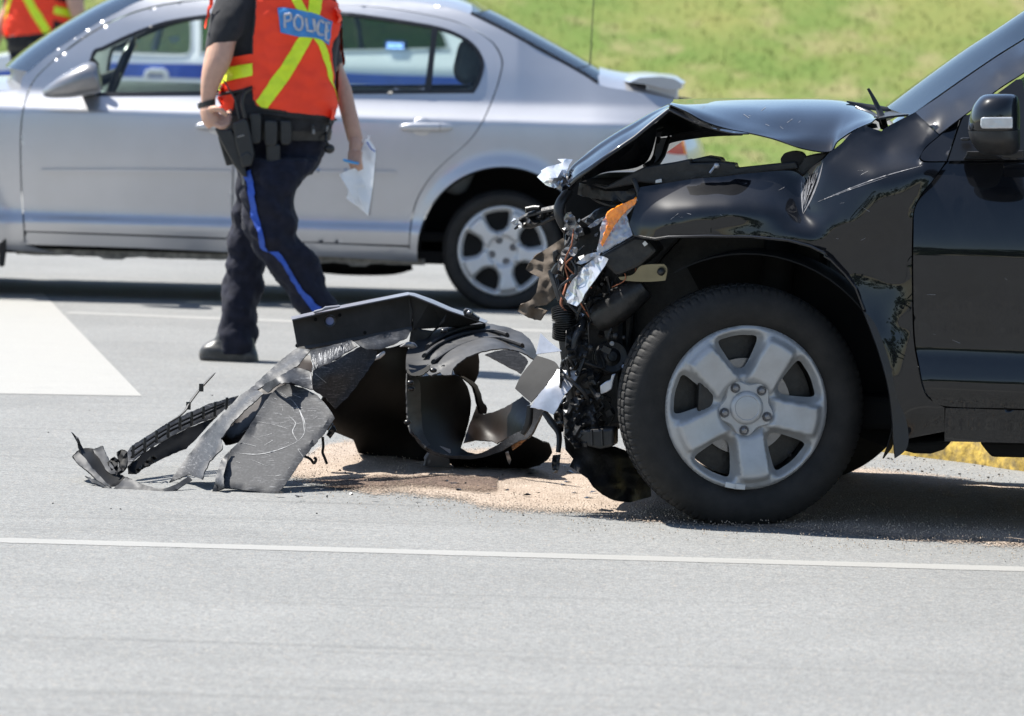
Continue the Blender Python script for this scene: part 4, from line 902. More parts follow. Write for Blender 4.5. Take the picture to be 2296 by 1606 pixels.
# windscreen, roof, side glass
ws_near = SP([(2040, 262, .27), (2110, 212, .33), (2170, 170, .37), (2235, 126, .41), (2296, 88, .45), (2420, 8, .50), (2540, -55, .54)])
rows = []
for t in (0, .25, .5, .75, 1):
    rows.append([Vector((p.x - .22 * 4 * t * (1 - t) * .5, p.y + (SW - 2 * p.y) * t, p.z + .02 * 4 * t * (1 - t))) for p in ws_near])
sheet_rows('windscreen', rows, M['tint_glass'], suv, 3, 5, .004)
rf = [Vector((ws_near[-1].x + .02, .42, 1.60)), Vector((ws_near[-1].x + .7, .36, 1.66)), Vector((ws_near[-1].x + 1.6, .36, 1.66)), Vector((ws_near[-1].x + 2.25, .42, 1.60))]
rows = [[Vector((p.x, p.y + (SW - 2 * p.y) * t, p.z + .04 * 4 * t * (1 - t))) for p in rf] for t in (0, .25, .5, .75, 1)]
sheet_rows('roof', rows, bp_, suv, 5, 4, .01)
body_panel('door_window', ZH([(1640, 570), (1861, 420)]) + [(2420, 92), (2560, 24), (2700, -28), (3500, -80), (3900, -20), (4100, 340), (3500, 342), (2700, 346), (2280, 350)], SF, lambda z: suvp(z) + .015, M['far_glass'], suv, 22, thick=.004)
body_panel('roof_rail', [(2560, -66), (2700, -112), (3500, -150), (4000, -100), (4300, 200), (4340, 360), (4105, 342), (3900, -26), (3500, -86), (2700, -34), (2565, 18)], SF, suvp, bp_, suv, 22)
body_panel('belt_moulding', ZH([(1690, 1010), (1760, 985), (1861, 975)]) + [(2700, 338), (3500, 334), (3500, 346), (2700, 350)] + ZH([(1861, 1030), (1700, 1025)]), SF, lambda z: suvp(z) - .012, M['trim'], suv, 12, thick=.01)
# far side, tail, floor and dashboard so that the body closes
V = []; Fc = []
fx = [(-.45, .55, .95), (.10, .45, .99), (.55, .30, 1.02), (.75, .25, 1.05), (3.6, .25, 1.05), (3.65, .3, 1.0)]
for x, zb, zt in fx: V += [Vector((x, SW, zb)), Vector((x, SW - .03, (zb + zt) / 2 + .1)), Vector((x, SW - .09, zt - .04))]
for i in range(len(fx) - 1):
    for k in range(2): Fc.append((3 * i + k, 3 * i + k + 1, 3 * i + 4 + k, 3 * i + 3 + k))
solid(mesh_obj('far_side', V, Fc, bp_, suv, True, 40), .004, 0)
mb = MB(); mb.box((2.1, .9, .5), (2.9, 1.6, .4)); mb.box((3.62, .9, .75), (.10, 1.55, .75)); mb.build('floor_pan', M['dark_gap'], suv)
mb = MB(); mb.box((.86, .9, .92), (.35, 1.4, .16)); o = mb.build('dashboard', M['trim'], suv); bevel(o, .04, 3)
# cowl and wiper
sheet_rows('cowl', [SP([(1968, 268, .3), (2000, 262, .3), (2045, 258, .3)]), [Vector((p.x, .9, p.z + .02)) for p in SP([(1968, 268, .3), (2000, 262, .3), (2045, 258, .3)])], [Vector((p.x, 1.6, p.z)) for p in SP([(1968, 268, .3), (2000, 262, .3), (2045, 258, .3)])]], M['black_plastic'], suv, 4, 4, .006)
chain('wiper_arm', ZH([(690, 508, .42), (720, 560, .42), (760, 640, .42), (790, 720, .40), (812, 800, .36)]), [.0045, .006, .0085, .013, .014], M['trim'], 8, flat=.7)
chain('wiper_blade', ZH([(530, 606, .60), (640, 635, .62), (760, 655, .62), (880, 668, .62), (985, 670, .64)]), [.003, .010, .012, .008, .003], M['trim'], 8, flat=.5)
chain('wiper_arm', ZH([(600, 640, .52), (700, 690, .48), (780, 735, .42), (860, 720, .5), (960, 682, .6)]), [.003, .008, .012, .008, .004], M['trim'], 8, flat=.6)
slab('wiper_grommet', ZH([(668, 788), (700, 770), (745, 775), (755, 805), (700, 808)]), .22, .05, SF, M['dark_gap'], suv, .004, True, 6)

# ---- door mirror
def blob(name, secs, mat_, parent, n=28, pw=2.4, fr=SF, holes=None, close_ends=True):
    """closed smooth body through sections: (left x, y, right x, y, depth centre, half depth) given bottom to top"""
    rings = []
    for (xl, yl, xr, yr, d, hd) in secs:
        a = fr.S(xl, yl, d); b = fr.S(xr, yr, d); c = (a + b) / 2; h = (b - a) / 2; ring = []
        for k in range(n):
            t = 2 * math.pi * k / n; ct, st = math.cos(t), math.sin(t)
            ct = math.copysign(abs(ct) ** (2 / pw), ct); st = math.copysign(abs(st) ** (2 / pw), st); ring.append(c + h * ct + Vector((0, hd * st, 0)))
        rings.append(ring)
    mb = MB(); R2 = [[Vector(x) for x in r] for r in zip(*[catmull([tuple(p) for p in col], 4) for col in zip(*rings)])]
    mb.rings(R2); return mb.build(name, mat_, parent, angle=60)
mz = lambda yz, xl, xr: (ZH([(xl, yz)])[0][0], ZH([(xl, yz)])[0][1], ZH([(xr, yz)])[0][0], ZH([(xr, yz)])[0][1])
blob('mirror_cap', [mz(548, 1610, 1770) + (-.16, .03), mz(556, 1560, 1800) + (-.16, .06), mz(585, 1520, 1820) + (-.16, .085), mz(640, 1480, 1828) + (-.16, .10), mz(700, 1458, 1832) + (-.16, .105), mz(760, 1445, 1832) + (-.16, .105), mz(818, 1440, 1830) + (-.16, .10), mz(822, 1450, 1825) + (-.16, .09)], bp_, suv)
blob('mirror_shell', [mz(1008, 1600, 1740) + (-.15, .03), mz(1000, 1550, 1790) + (-.15, .05), mz(960, 1500, 1828) + (-.15, .075), mz(900, 1462, 1832) + (-.16, .092), mz(850, 1446, 1832) + (-.16, .097), mz(814, 1444, 1830) + (-.16, .097)], M['black_plastic'], suv)
slab('mirror_turn_lens', ZH([(1536, 728), (1560, 724), (1776, 722), (1776, 808), (1545, 810), (1532, 790)]), -.272, .03, SF, M['foil'], suv, .004)
blob('mirror_stalk', [(2168, 340, 2230, 340, -.03, .04), (2165, 350, 2240, 350, .0, .05), (2160, 356, 2250, 356, .04, .05)], M['black_plastic'], suv)
slab('mirror_trim', ZH([(1378, 886), (1400, 876), (1450, 876), (1462, 892), (1440, 902), (1390, 900)]), .02, .03, SF, M['trim'], suv, .004)
slab('mirror_trim', ZH([(1690, 1010), (1760, 978), (1861, 972), (1861, 1030), (1700, 1028)]), .0, .03, SF, M['trim'], suv, .004)

# scraped paint: fine scratches in the dent and odd ones on bonnet, wing and door
bpy.context.view_layer.update()
bv_f = world_bvh([fender, door, bonnet]); M['scratch'] = mat('dull_paint_scratch', (.17, .17, .18), .5, 0, 0, .4, .4, 60)
SV = []; SFc = []; rq = random.Random(13)
def scr(pts, w):
    q = catmull(pts, 4) if len(pts) > 2 else pts; n = len(q); ww = [w * math.sin(math.pi * (i + .4) / n) for i in range(n)]
    o = drape('s', stroke(q, ww), bv_f, M['scratch'], lift=.0008, step=5, thick=0, curved=False, maxd=.4)
    b = len(SV); SV.extend(SF.loc(v.co) for v in o.data.vertices); SFc.extend(tuple(i + b for i in p.vertices) for p in o.data.polygons); bpy.data.objects.remove(o)
A_, B_, C_ = np.array((1797., 405.)), np.array((1846., 360.)), np.array((1800., 480.))
for k in range(46):
    u = rq.random(); p = A_ + (B_ - A_) * u; t0 = rq.uniform(0, .55); t1 = min(.97, t0 + rq.uniform(.12, .45)); a = p + (C_ - p) * t0; b = p + (C_ - p) * t1
    scr([tuple(a), tuple(b)], rq.uniform(.5, 1.5))
scr([(1797, 405), (1798, 440), (1800, 478)], 3.0); scr([(1846, 362), (1836, 402), (1818, 448), (1801, 480)], 3.5)
scr([(1832, 454), (1900, 425), (1980, 396), (2068, 372)], 2.0); scr([(1835, 452), (1910, 424), (1990, 397)], 1.5)
for k in range(26):
    x, y = rq.choice([(rq.uniform(1480, 1780), rq.uniform(420, 500)), (rq.uniform(1560, 1860), rq.uniform(240, 290)), (rq.uniform(2060, 2290), rq.uniform(600, 880)), (rq.uniform(1860, 2030), rq.uniform(380, 540))]); L_ = rq.uniform(4, 22); a = rq.uniform(-.7, .7)
    scr([(x, y), (x + L_ * math.cos(a), y + L_ * math.sin(a))], rq.uniform(.5, 1.3))
o = mesh_obj('paint_scratches', SV, SFc, M['scratch'], suv); o['kind'] = 'stuff'

# ================================================================== SILVER SALOON
TF = Frame(G(1127, 697), math.radians(-1))
sed = thing('silver_saloon', 'silver four-door saloon with rear spoiler stopped behind the walking officer', 'car', TF.o, -TF.yaw)
TW = 1.71
sp_ = M['silver_paint']
TPC = catmull([(.10, .12), (.20, .07), (.245, .028), (.285, .012), (.318, .0), (.36, -.012), (.385, -.008), (.40, .012), (.44, .016), (.52, .006), (.62, -.006), (.72, -.012), (.82, -.012), (.89, -.008), (.912, -.004), (.916, -.001), (.920, .004), (.940, .030), (.97, .062), (1.0, .088), (1.03, .10), (1.15, .14), (1.28, .195), (1.38, .245), (1.46, .31), (1.50, .40), (1.52, .50)], 5)
_tz = [t[0] for t in TPC]; _to = [t[1] for t in TPC]
def tp(z): return float(np.interp(z, _tz, _to))
WB = 2.84
hubq = TF.S(1127, 563, .03); HX, HZ = hubq.x, hubq.z
def t_extra(q):
    d = math.hypot(q.x - HX, q.z - HZ); s = 0.0
    if q.z < .85: s += -.022 * math.exp(-((d - .405) / .045) ** 2)          # flare round the rear wheel arch
    d2 = math.hypot(q.x - (HX - WB), q.z - HZ)
    if q.z < .85: s += -.022 * math.exp(-((d2 - .405) / .045) ** 2)
    if q.x > HX + .40: s += .16 * ((q.x - HX - .40) / .55) ** 2             # tail rounds inward
    if q.x < HX - 3.15: s += .25 * ((HX - 3.15 - q.x) / .5) ** 2            # nose rounds inward
    if q.z > .935 and q.x > HX + .05: s += .35 * max(0, q.z - .96) * min(1, (q.x - HX - .05) / .6)
    return s
def tpan(name, outline, mat_=None, holes=(), step=7, shift=0.0, thick=.002, parent=None, corner=48, mirror=True):
    o = body_panel(name, outline, TF, lambda z: tp(z) + shift, mat_ or sp_, parent or sed, step, holes, thick, True, corner, t_extra)
    if mirror:
        o2 = o.copy(); o2.data = o.data.copy(); COL.objects.link(o2)
        for v in o2.data.vertices: v.co.y = TW - v.co.y
        o2.data.flip_normals(); return o, o2
    return o
seam_rear = Z4([(0, 30), (200, 36), (400, 57), (600, 92), (750, 128), (850, 168), (930, 213), (990, 263), (1028, 322), (1043, 382), (1028, 462), (998, 560), (960, 655), (930, 718), (880, 800), (820, 868), (750, 928), (680, 990), (600, 1080), (540, 1180), (508, 1280), (493, 1370), (488, 1468)])
seam_front = Z1([(150, 1382), (136, 1200), (128, 1000), (128, 800), (138, 690), (160, 590), (205, 485), (300, 385), (420, 290), (560, 195), (700, 120), (850, 65), (1000, 30), (1150, 10), (1300, 0)])
win_f = Z1([(500, 574), (546, 325), (620, 276), (800, 192), (1000, 124), (1240, 86), (1372, 74), (1372, 566), (900, 571)])
win_r = [(543, 27), (640, 25)] + Z4([(80, 72), (300, 98), (500, 128), (650, 155), (760, 190), (850, 240), (908, 300), (938, 370), (934, 430), (910, 500), (878, 556), (150, 562)]) + [(545, 212)]
fd, fd2 = tpan('front_door', seam_front + [(524, 0), (522, 300), (519, 534), (300, 526)], holes=[win_f])
rd, rd2 = tpan('rear_door', [(527, 0), (600, 2), (680, 6)] + seam_rear + [(734, 544), (522, 535), (525, 300)], holes=[win_r])
off2 = lambda pts, dx, dy: [(p[0] + dx, p[1] + dy) for p in pts]
# body side: pillars, roof rail, rear wing, sill in one pressing
sil = seam_rear
outer_top = Z1([(165, 432), (235, 372), (330, 300), (500, 190), (700, 75), (860, 0)]) + [(400, -18), (520, -25), (660, -24)] + Z4([(0, -30), (200, -18), (420, 0), (640, 30), (780, 62), (865, 92), (1000, 158), (1200, 265), (1400, 375), (1540, 455), (1618, 505), (1700, 528), (1900, 560), (2070, 596)])
rear_low = [(1514, 250), (1524, 300), (1538, 345), (1542, 400), (1536, 480), (1520, 560), (1480, 566), (1330, 574)]
archS = [(1127 + 192 * math.cos(t), 566 - 192 * math.sin(t)) for t in np.linspace(math.radians(-4), math.radians(186), 22)]
inner_up = off2(seam_rear[::-1], 3.2, -1)[1:]
inner_top = [(690, 1), (600, -3), (500, -3)] + off2(seam_front[::-1], -1.5, -3.5)[1:-6]
uniside = outer_top + rear_low + archS + [(935, 585), (922, 572), (919, 552)] + inner_up + inner_top + Z1([(205, 470)])
tpan('body_side', uniside, step=7, corner=60)
# sill below the doors
tpan('sill', [(60, 521), (300, 530), (520, 538), (734, 547), (915, 555), (938, 588), (734, 576), (520, 566), (300, 556), (52, 548)], step=11)
# front wing (mostly outside the picture) with its wheel opening
fx_ = TF.o + TF.a * (HX - WB); 
def to_px(v):
    w = TF.mw @ Vector(v) - CAM; d = w.dot(_F); return (1148 + FPX * w.dot(_R) / d, 803 - FPX * w.dot(_U) / d)
fw = [(-.41 * math.cos(t), .41 * math.sin(t)) for t in np.linspace(math.radians(-2), math.radians(182), 20)]
archF = [to_px((HX - WB - a, 0, HZ + b)) for a, b in fw][::-1]
wing = off2(seam_front[:9], -3, 0) + Z1([(160, 432)]) + [to_px((HX - 2.35, .1, 1.0)), to_px((HX - 2.9, .1, .93)), to_px((HX - 3.35, .1, .80)), to_px((HX - 3.5, .1, .62)), to_px((HX - 3.5, .1, .28)), to_px((HX - 3.06, .0, .24))] + archF[::-1] + [to_px((HX - 2.17, 0, .22)), (53, 548), (53, 518)]
tpan('front_wing', wing, step=12, corner=60)
# glass and trims
def ring_trim(name, outline, inner, mat_): tpan(name, outline, mat_, [inner], 9, -.004, .006)
def inset(poly, d):
    c = np.asarray(poly, float); out = []
    n = len(c); area = 0.5 * sum(c[i][0] * c[(i + 1) % n][1] - c[(i + 1) % n][0] * c[i][1] for i in range(n)); s = 1 if area > 0 else -1
    for i in range(n):
        a = c[i] - c[i - 1]; b = c[(i + 1) % n] - c[i]; a /= np.linalg.norm(a); b /= np.linalg.norm(b); t = a + b; t /= np.linalg.norm(t) + 1e-9
        nn = np.array((-t[1], t[0])) * s; k = 1 / max(.5, np.dot(nn, np.array((-a[1], a[0])) * s)); out.append(tuple(c[i] + nn * d * k))
    return out
ring_trim('window_trim', win_f, inset(win_f, 8), M['trim']); ring_trim('window_trim', win_r, inset(win_r, 8), M['trim'])
tpan('window_bar', Z4([(628, 150), (664, 158), (640, 360), (622, 552), (580, 552), (605, 360)]), M['trim'], shift=-.006, thick=.008)
tpan('door_window', inset(win_f, 6), M['glass'], step=20, shift=.006, thick=0)
tpan('door_window', inset(win_r, 6), M['tint_glass'], step=20, shift=.006, thick=0)
# roof, windscreens, boot, nose: lofted across between the two sides
def across(name, near, mat_, crown=(0, 0, .05), n=9, thick=.002, inset_y=0.0, parent=None, nu=4):
    rows = []
    for k in range(n):
        t = k / (n - 1); b = 4 * t * (1 - t); b = b ** .7
        rows.append([Vector((p.x + crown[0] * b, p.y + inset_y + (TW - 2 * (p.y + inset_y)) * t, p.z + crown[2] * b)) for p in near])
    return sheet_rows(name, rows, mat_, parent or sed, nu, 2, thick)
def TS(pts):
    out = []
    for p in pts:
        off = 0
        for _ in range(3): q = TF.S(p[0], p[1], off); off = tp(q.z) + t_extra(q)
        out.append(TF.S(p[0], p[1], off))
    return out
roof_near = TS(Z1([(860, 0)]) + [(400, -18), (520, -25), (660, -24)] + Z4([(0, -30), (200, -18), (420, 0), (640, 30), (780, 62), (865, 92)]))
across('roof', roof_near, sp_, (0, 0, .055))
M['screen_glass'] = glass_mat('windscreen_glass', (.85, .92, .9), 1.0, 2.1)
across('windscreen', TS(Z1([(165, 432), (235, 372), (330, 300), (500, 190), (700, 75), (860, 0)])), M['screen_glass'], (-.16, 0, .02))
across('rear_window', TS(Z4([(865, 92), (1000, 158), (1200, 265), (1400, 375), (1540, 455), (1618, 505)])), M['tint_glass'], (.10, 0, .03))
mb = MB(); mb.tube([p + Vector((0, .012, .006)) for p in TS(Z4([(860, 86), (1000, 154), (1200, 261), (1400, 371), (1540, 451), (1620, 503)]))], .010, 8, flat=.6); mb.build('rear_window_seal', M['trim'], sed)
boot = TS(Z4([(1600, 503), (1700, 528), (1900, 560), (2070, 596)]))
across('boot_lid', [p + Vector((0, .004, .0)) for p in boot], sp_, (.04, 0, .075), 11)
across('tail_panel', TS([(1512, 226), (1524, 300), (1540, 345), (1542, 400), (1536, 480), (1520, 560)]), sp_, (.12, 0, 0))
bon = [Vector((HX - 2.30, .14, 1.0)), Vector((HX - 2.9, .16, .95)), Vector((HX - 3.35, .22, .82)), Vector((HX - 3.5, .30, .62)), Vector((HX - 3.52, .32, .28))]
across('bonnet', bon, sp_, (-.08, 0, .06))
across('cowl', [TS(Z1([(165, 432)]))[0], Vector((HX - 2.30, .14, 1.0))], M['trim'], (-.14, 0, .02))
mb = MB(); mb.box((HX - 1.3, TW / 2, .24), (3.9, TW - .26, .06)); o = mb.build('underbody', M['dark_gap'], sed)
rs = random.Random(5)
seamV = []; seamF = []
for k in range(90):
    x = HX - 2.35 + k * .0222; dz = .006 * noise.noise(Vector((x * 14, 0, 0))) - (.012 if noise.noise(Vector((x * 5, 3, 0))) > .32 else 0)
    seamV += [Vector((x, .075, .235)), Vector((x, .078, .205 + dz)), Vector((x, .105, .205 + dz)), Vector((x, .11, .235))]
for k in range(89):
    for q in range(3): seamF.append((4 * k + q, 4 * k + q + 1, 4 * k + 5 + q, 4 * k + 4 + q))
mesh_obj('sill_seam', seamV, seamF, mat('dusty_underseal', (.16, .15, .13), .8, var=.5, vscale=25), sed, True, 40)
mb = MB(); mb.tube(catmull([tuple(TF.S(x, y, .75)) for x, y in ((700, 588), (760, 594), (820, 596), (880, 594), (920, 584))], 5), .05, 14); mb.build('fuel_tank', M['dark_gap'], sed)
# tail lamp and spoiler, aerial
tpan('tail_lamp', [(1478, 330), (1496, 322), (1526, 314), (1531, 330), (1534, 347), (1505, 345), (1484, 338)], M['red_lens'], shift=-.014, thick=.01)
tpan('tail_lamp_amber', [(1527, 314), (1534, 315), (1540, 346), (1535, 347)], M['orange_lens'], shift=-.014, thick=.01, mirror=False)
sp_secs = []
a0 = TF.S(1396, 174, .28); a1 = TF.S(1528, 182, .28)
rows = []
for t in np.linspace(0, 1, 13):
    y = .20 + (TW - .40) * t; e = abs(2 * t - 1); dz = -.010 * e ** 4; xin = .03 * e ** 6
    x0, x1 = a0.x + xin, a1.x + .03 - xin; zt = a1.z + dz
    prof_ = [(x0, zt - .002), (x0 + .05, zt + .022), (x0 + .15, zt + .030), (x1 - .04, zt + .022), (x1, zt - .002), (x1 - .006, zt - .028), (x1 - .06, zt - .034), (x0 + .10, zt - .012)]
    rows.append([Vector((a, y, b)) for a, b in prof_])
mb = MB(); mb.rings(rows); mb.build('spoiler', sp_, sed, angle=50)
for y in (.28, TW - .28):
    mb = MB(); mb.box(((a0.x + a1.x) / 2 + .05, y, a1.z - .055), (.16, .05, .09)); o = mb.build('spoiler_foot', sp_, sed); bevel(o, .012, 3)
ant0 = TF.S(1322, 165, .5); ant1 = TF.S(1333, -40, .5)
mb = MB(); mb.tube([ant0, ant1], [.0035, .002], 6); mb.ball(ant0, (.02, .02, .015), 6); mb.build('aerial', M['trim'], sed)
# body-side moulding, handles, mirror
tpan('side_moulding', [(93, 380.5), (300, 380), (517, 382.5), (517, 391), (300, 388.5), (93, 388)], step=7, shift=-.016, thick=.014, mirror=False)
tpan('side_moulding', [(525, 382.5), (700, 382.5), (887, 385), (888, 392.5), (700, 390), (525, 391)], step=7, shift=-.016, thick=.014, mirror=False)
def handle(xl, xr, y):
    q0, q1 = TS([(xl, y)])[0], TS([(xr, y)])[0]; secs = []
    for t, r in ((0, .3), (.06, .75), (.2, 1), (.5, 1.05), (.8, 1), (.94, .8), (1, .3)):
        c = q0.lerp(q1, t) + Vector((0, -.030, 0)); secs.append([c + Vector((0, math.cos(a) * .014 * r, math.sin(a) * .0205 * r)) for a in np.linspace(0, 2 * math.pi, 16, endpoint=False)])
    mb = MB(); mb.rings(secs); h = mb.build('door_handle', sp_, sed, angle=60)
    c = q0.lerp(q1, .42); mb = MB(); mb.ball(c + Vector((0, .012, -.005)), (.062, .022, .052), 10); mb.build('handle_recess', sp_, sed)
    mb = MB(); a, b = q0.lerp(q1, .76), q0.lerp(q1, .765); mb.tube([a + Vector((0, -.030 + .0145 * math.cos(t), .021 * math.sin(t))) for t in np.linspace(0, 2 * math.pi, 16)], .0012, 5); mb.build('handle_seam', M['trim'], sed)
handle(897, 1015, 285); handle(440, 556, 283)
blobT = lambda name, secs, mt, **k: blob(name, secs, mt, sed, fr=TF, **k)
mcols = [(255, 545, 575, -.10, .02), (275, 520, 583, -.11, .045), (310, 492, 588, -.12, .07), (360, 455, 588, -.13, .085), (420, 420, 586, -.14, .095), (480, 388, 578, -.145, .10), (540, 370, 568, -.145, .10), (580, 385, 560, -.145, .095), (600, 440, 552, -.145, .08), (608, 500, 545, -.145, .05)]
rings = []
for zx, zt, zb, d, hd in mcols:
    x, yt = Z1([(zx, zt)])[0]; _, yb = Z1([(zx, zb)])[0]; a = TF.S(x, yt, d); b = TF.S(x, yb, d); c = (a + b) / 2; h = (b - a) / 2
    rings.append([c + h * (math.copysign(abs(math.cos(t)) ** .85, math.cos(t))) + Vector((0, hd * math.copysign(abs(math.sin(t)) ** .85, math.sin(t)), 0)) for t in np.linspace(0, 2 * math.pi, 24, endpoint=False)])
mb = MB(); mb.rings([[Vector(x) for x in r] for r in zip(*[catmull([tuple(p) for p in col], 4) for col in zip(*rings)])]); mb.build('door_mirror', mat('mirror_silver', (.20, .20, .21), .32, .5, .8), sed, angle=60)
slab('mirror_foot', Z1([(470, 540), (545, 500), (590, 545), (560, 578), (480, 580)]), -.06, .14, TF, M['trim'], sed, .006)
slab('mirror_patch', Z1([(505, 568), (548, 330), (590, 380), (602, 470), (600, 560)]), .075, .02, TF, M['trim'], sed, .004)
# wheels
def saloon_wheel(x, y, side):
    w = wheel_face(.222, 5, 28, [(.81, -.26), (.85, -.13), (.86, 0), (.85, .13), (.81, .26), (.64, .22), (.52, .16), (.47, 0), (.52, -.16), (.64, -.22)], .1, M['hubcap'], 'wheel', sed, (x, y, HZ), (0, 0, 0 if side > 0 else math.pi), dish=.015)
    tyre(.293, .217, .19, w, (0, .092, 0), 72, flat_z=-.288)
    mb = MB(); mb.lathe([(.035, .2), (.03, .01)], (0, 0, 0), (0, 1, 0), 48); mb.build('brake_drum', M['dark_gap'], w)
    mb = MB(); mb.lathe([(.02, .217), (.06, .20), (.16, .19)], (0, 0, 0), (0, 1, 0), 48)
    o = mesh_obj('rim_barrel', mb.v, [f for f in mb.f if len(f) == 4], M['trim'], w)
    for k in range(5):
        a = math.radians(28 + 72 * k)
        for s in ():
            mb = MB(); mb.lathe([(.032, .016), (.020, .016), (.018, .001)], (math.cos(a + s * .12) * .145, 0, math.sin(a + s * .12) * .145), (0, 1, 0), 12); mb.build('rim_slot', M['rubber'], w)
    for k in range(4):
        a = math.radians(20 + 90 * k); mb = MB(); mb.lathe([(.012, .018), (.004, .018), (.0045, .012), (.0, .011), (-.001, .001)], (math.cos(a) * .054, .006, math.sin(a) * .054), (0, 1, 0), 16); mb.build('wheel_nut', mat('nut_grey', (.13, .13, .135), .4, .5) if k == 0 and side > 0 and x == HX else bpy.data.materials['nut_grey'], w)
    return w
saloon_wheel(HX, .03, 1); saloon_wheel(HX - WB, .03, 1); saloon_wheel(HX, TW - .03, -1); saloon_wheel(HX - WB, TW - .03, -1)
for x in (HX, HX - WB):
    V = []; Fc = []
    for i in range(20):
        t = math.radians(-10 + 200 * i / 19); V += [Vector((x + math.cos(t) * .40, .03, HZ + math.sin(t) * .40)), Vector((x + math.cos(t) * .40, .4, HZ + math.sin(t) * .40))]
    for i in range(19): Fc.append((2 * i, 2 * i + 1, 2 * i + 3, 2 * i + 2))
    b0 = len(V); V.append(Vector((x, .42, HZ)))
    for i in range(19): Fc.append((2 * i + 1, 2 * i + 3, b0))
    solid(mesh_obj('wheel_housing', V, Fc, M['dark_gap'], sed, True, 40), .004, 0)
slab('mud_flap', Z1([(-8, 1420), (36, 1420), (38, 1500), (26, 1590), (10, 1600), (-8, 1590)]), .0, .02, TF, M['rubber'], sed, .004)
# cabin
def tb(name, x, y, z, sx, sy, sz, mt, bev=.05, rot=None):
    mb = MB(); mb.box((x, y, z), (sx, sy, sz), rot); o = mb.build(name, mt, sed); bevel(o, bev, 4); return o
for yy in (.46, TW - .46):
    tb('front_seat', HX - 1.42, yy, .85, .16, .46, .62, M['seat'], .06, Matrix.Rotation(.3, 3, 'Y')); tb('headrest', HX - 1.30, yy, 1.23, .11, .26, .18, M['seat'], .05, Matrix.Rotation(.25, 3, 'Y'))
    tb('front_seat_cushion', HX - 1.68, yy, .5, .5, .48, .16, M['seat'])
h0 = TF.S(1022, 150, .5); h1 = TF.S(1058, 155, 1.1)
tb('rear_seat', h0.x + .06, TW / 2, .80, .2, 1.35, .52, M['seat'], .07, Matrix.Rotation(.4, 3, 'Y'))
for yy in (.46, TW - .50): tb('rear_headrest', h0.x + .06, yy, 1.19, .12, .30, .22, M['interior'], .06, Matrix.Rotation(.2, 3, 'Y'))
tb('parcel_shelf', h0.x + .30, TW / 2, 1.02, .55, 1.3, .04, M['interior'], .015)
tb('dashboard', HX - 2.30, TW / 2, .90, .62, 1.30, .18, M['door_trim'], .08)  # pale colour stands in for bright sky mirrored in the windscreen
mb = MB(); cs = TF.S(266, 165, .46); ax = Matrix.Rotation(math.radians(-68), 3, 'Y'); mb.tube([cs + ax @ Vector((math.cos(t) * .185, math.sin(t) * .185, 0)) for t in np.linspace(0, 2 * math.pi, 40, endpoint=False)], .016, 8, True); mb.tube([cs, cs + Vector((-.28, 0, -.12))], .03, 8)
for t in (0.4, 2.7, 4.7): mb.tube([cs, cs + ax @ Vector((math.cos(t) * .18, math.sin(t) * .18, 0))], .014, 6)
mb.build('steering_wheel', M['trim'], sed)
for x0, x1, yb in ((230, 520, 178), (545, 950, 176)):
    p0, p1 = TF.S(x0, yb + 18, TW - .14), TF.S(x1, yb + 18, TW - .14); c = (p0 + p1) / 2; tb('far_door_trim', c.x, TW - .13, .98 - .03, (p1 - p0).length, .05, .16, M['door_trim'], .025)
tb('cabin_floor', HX - 1.2, TW / 2, .34, 2.4, 1.4, .05, M['dark_gap'], .01)
for yy in (.03 + .09, TW - .12):
    q = TF.S(560, 100, .2); mb = MB(); mb.box((HX - 1.26, yy + (.10 if yy < 1 else -.12), 1.18), (.10, .05, .52), Matrix.Rotation(.12, 3, 'Y')); o = mb.build('door_pillar', M['trim'], sed); bevel(o, .01)

# ================================================================== WHITE PATROL CAR BEHIND THE SALOON
PF = Frame(G(430, 470), math.radians(10))
k40 = 40.0 / PF.o.y
PF = Frame(Vector((PF.o.x * k40, 40.0, 0)), math.radians(10))
pol = thing('patrol_car', 'white police patrol car with blue side stripe seen through the windows of the silver saloon', 'car', PF.o, -PF.yaw)
PW = 1.9; wp_ = M['white_paint']
PPT = [(.25, .05), (.45, .0), (.75, -.01), (.95, .0), (1.0, .03), (1.08, .06), (1.35, .17), (1.6, .30), (1.72, .5)]
pp = lambda z: prof(z, PPT)
def ppan(name, outline, mt, holes=(), step=18, shift=0., thick=.004, mirror=True):
    o = body_panel(name, outline, PF, lambda z: pp(z) + shift, mt, pol, step, holes, thick)
    if mirror:
        o2 = o.copy(); o2.data = o.data.copy(); COL.objects.link(o2)
        for v in o2.data.vertices: v.co.y = PW - v.co.y
        o2.data.flip_normals()
    return o
pwin1 = [(160, 118), (250, 34), (330, 4), (430, 2), (432, 100), (424, 124), (400, 127), (300, 124)]
pwin2 = [(446, 2), (690, 6), (700, 60), (696, 118), (446, 122)]
pwin3 = [(712, 6), (905, 16), (985, 60), (1010, 112), (712, 118)]
pbody = [(110, 100), (250, 5), (330, -30), (500, -42), (800, -38), (960, -10), (1060, 60), (1110, 110), (1150, 200), (1150, 330), (1060, 345), (-120, 330), (-165, 300), (-170, 190), (-60, 140), (60, 118)]
ppan('body_side', pbody, wp_, [pwin1, pwin2, pwin3])
for w_ in (pwin1, pwin2, pwin3): ppan('side_window', w_, M['far_glass'] if w_ is not pwin1 else M['tint_glass'], step=30, shift=.02, thick=0)
M['frame_grey'] = mat('window_frame_grey', (.45, .47, .48), .4)
for w_ in (pwin1, pwin2, pwin3): ppan('window_frame', w_, M['frame_grey'], [inset(w_, 5)], 14, -.006, .008, False)
M['stripe_blue'] = mat('blue_police_stripe', (.035, .10, .48), .3, 0, .6)
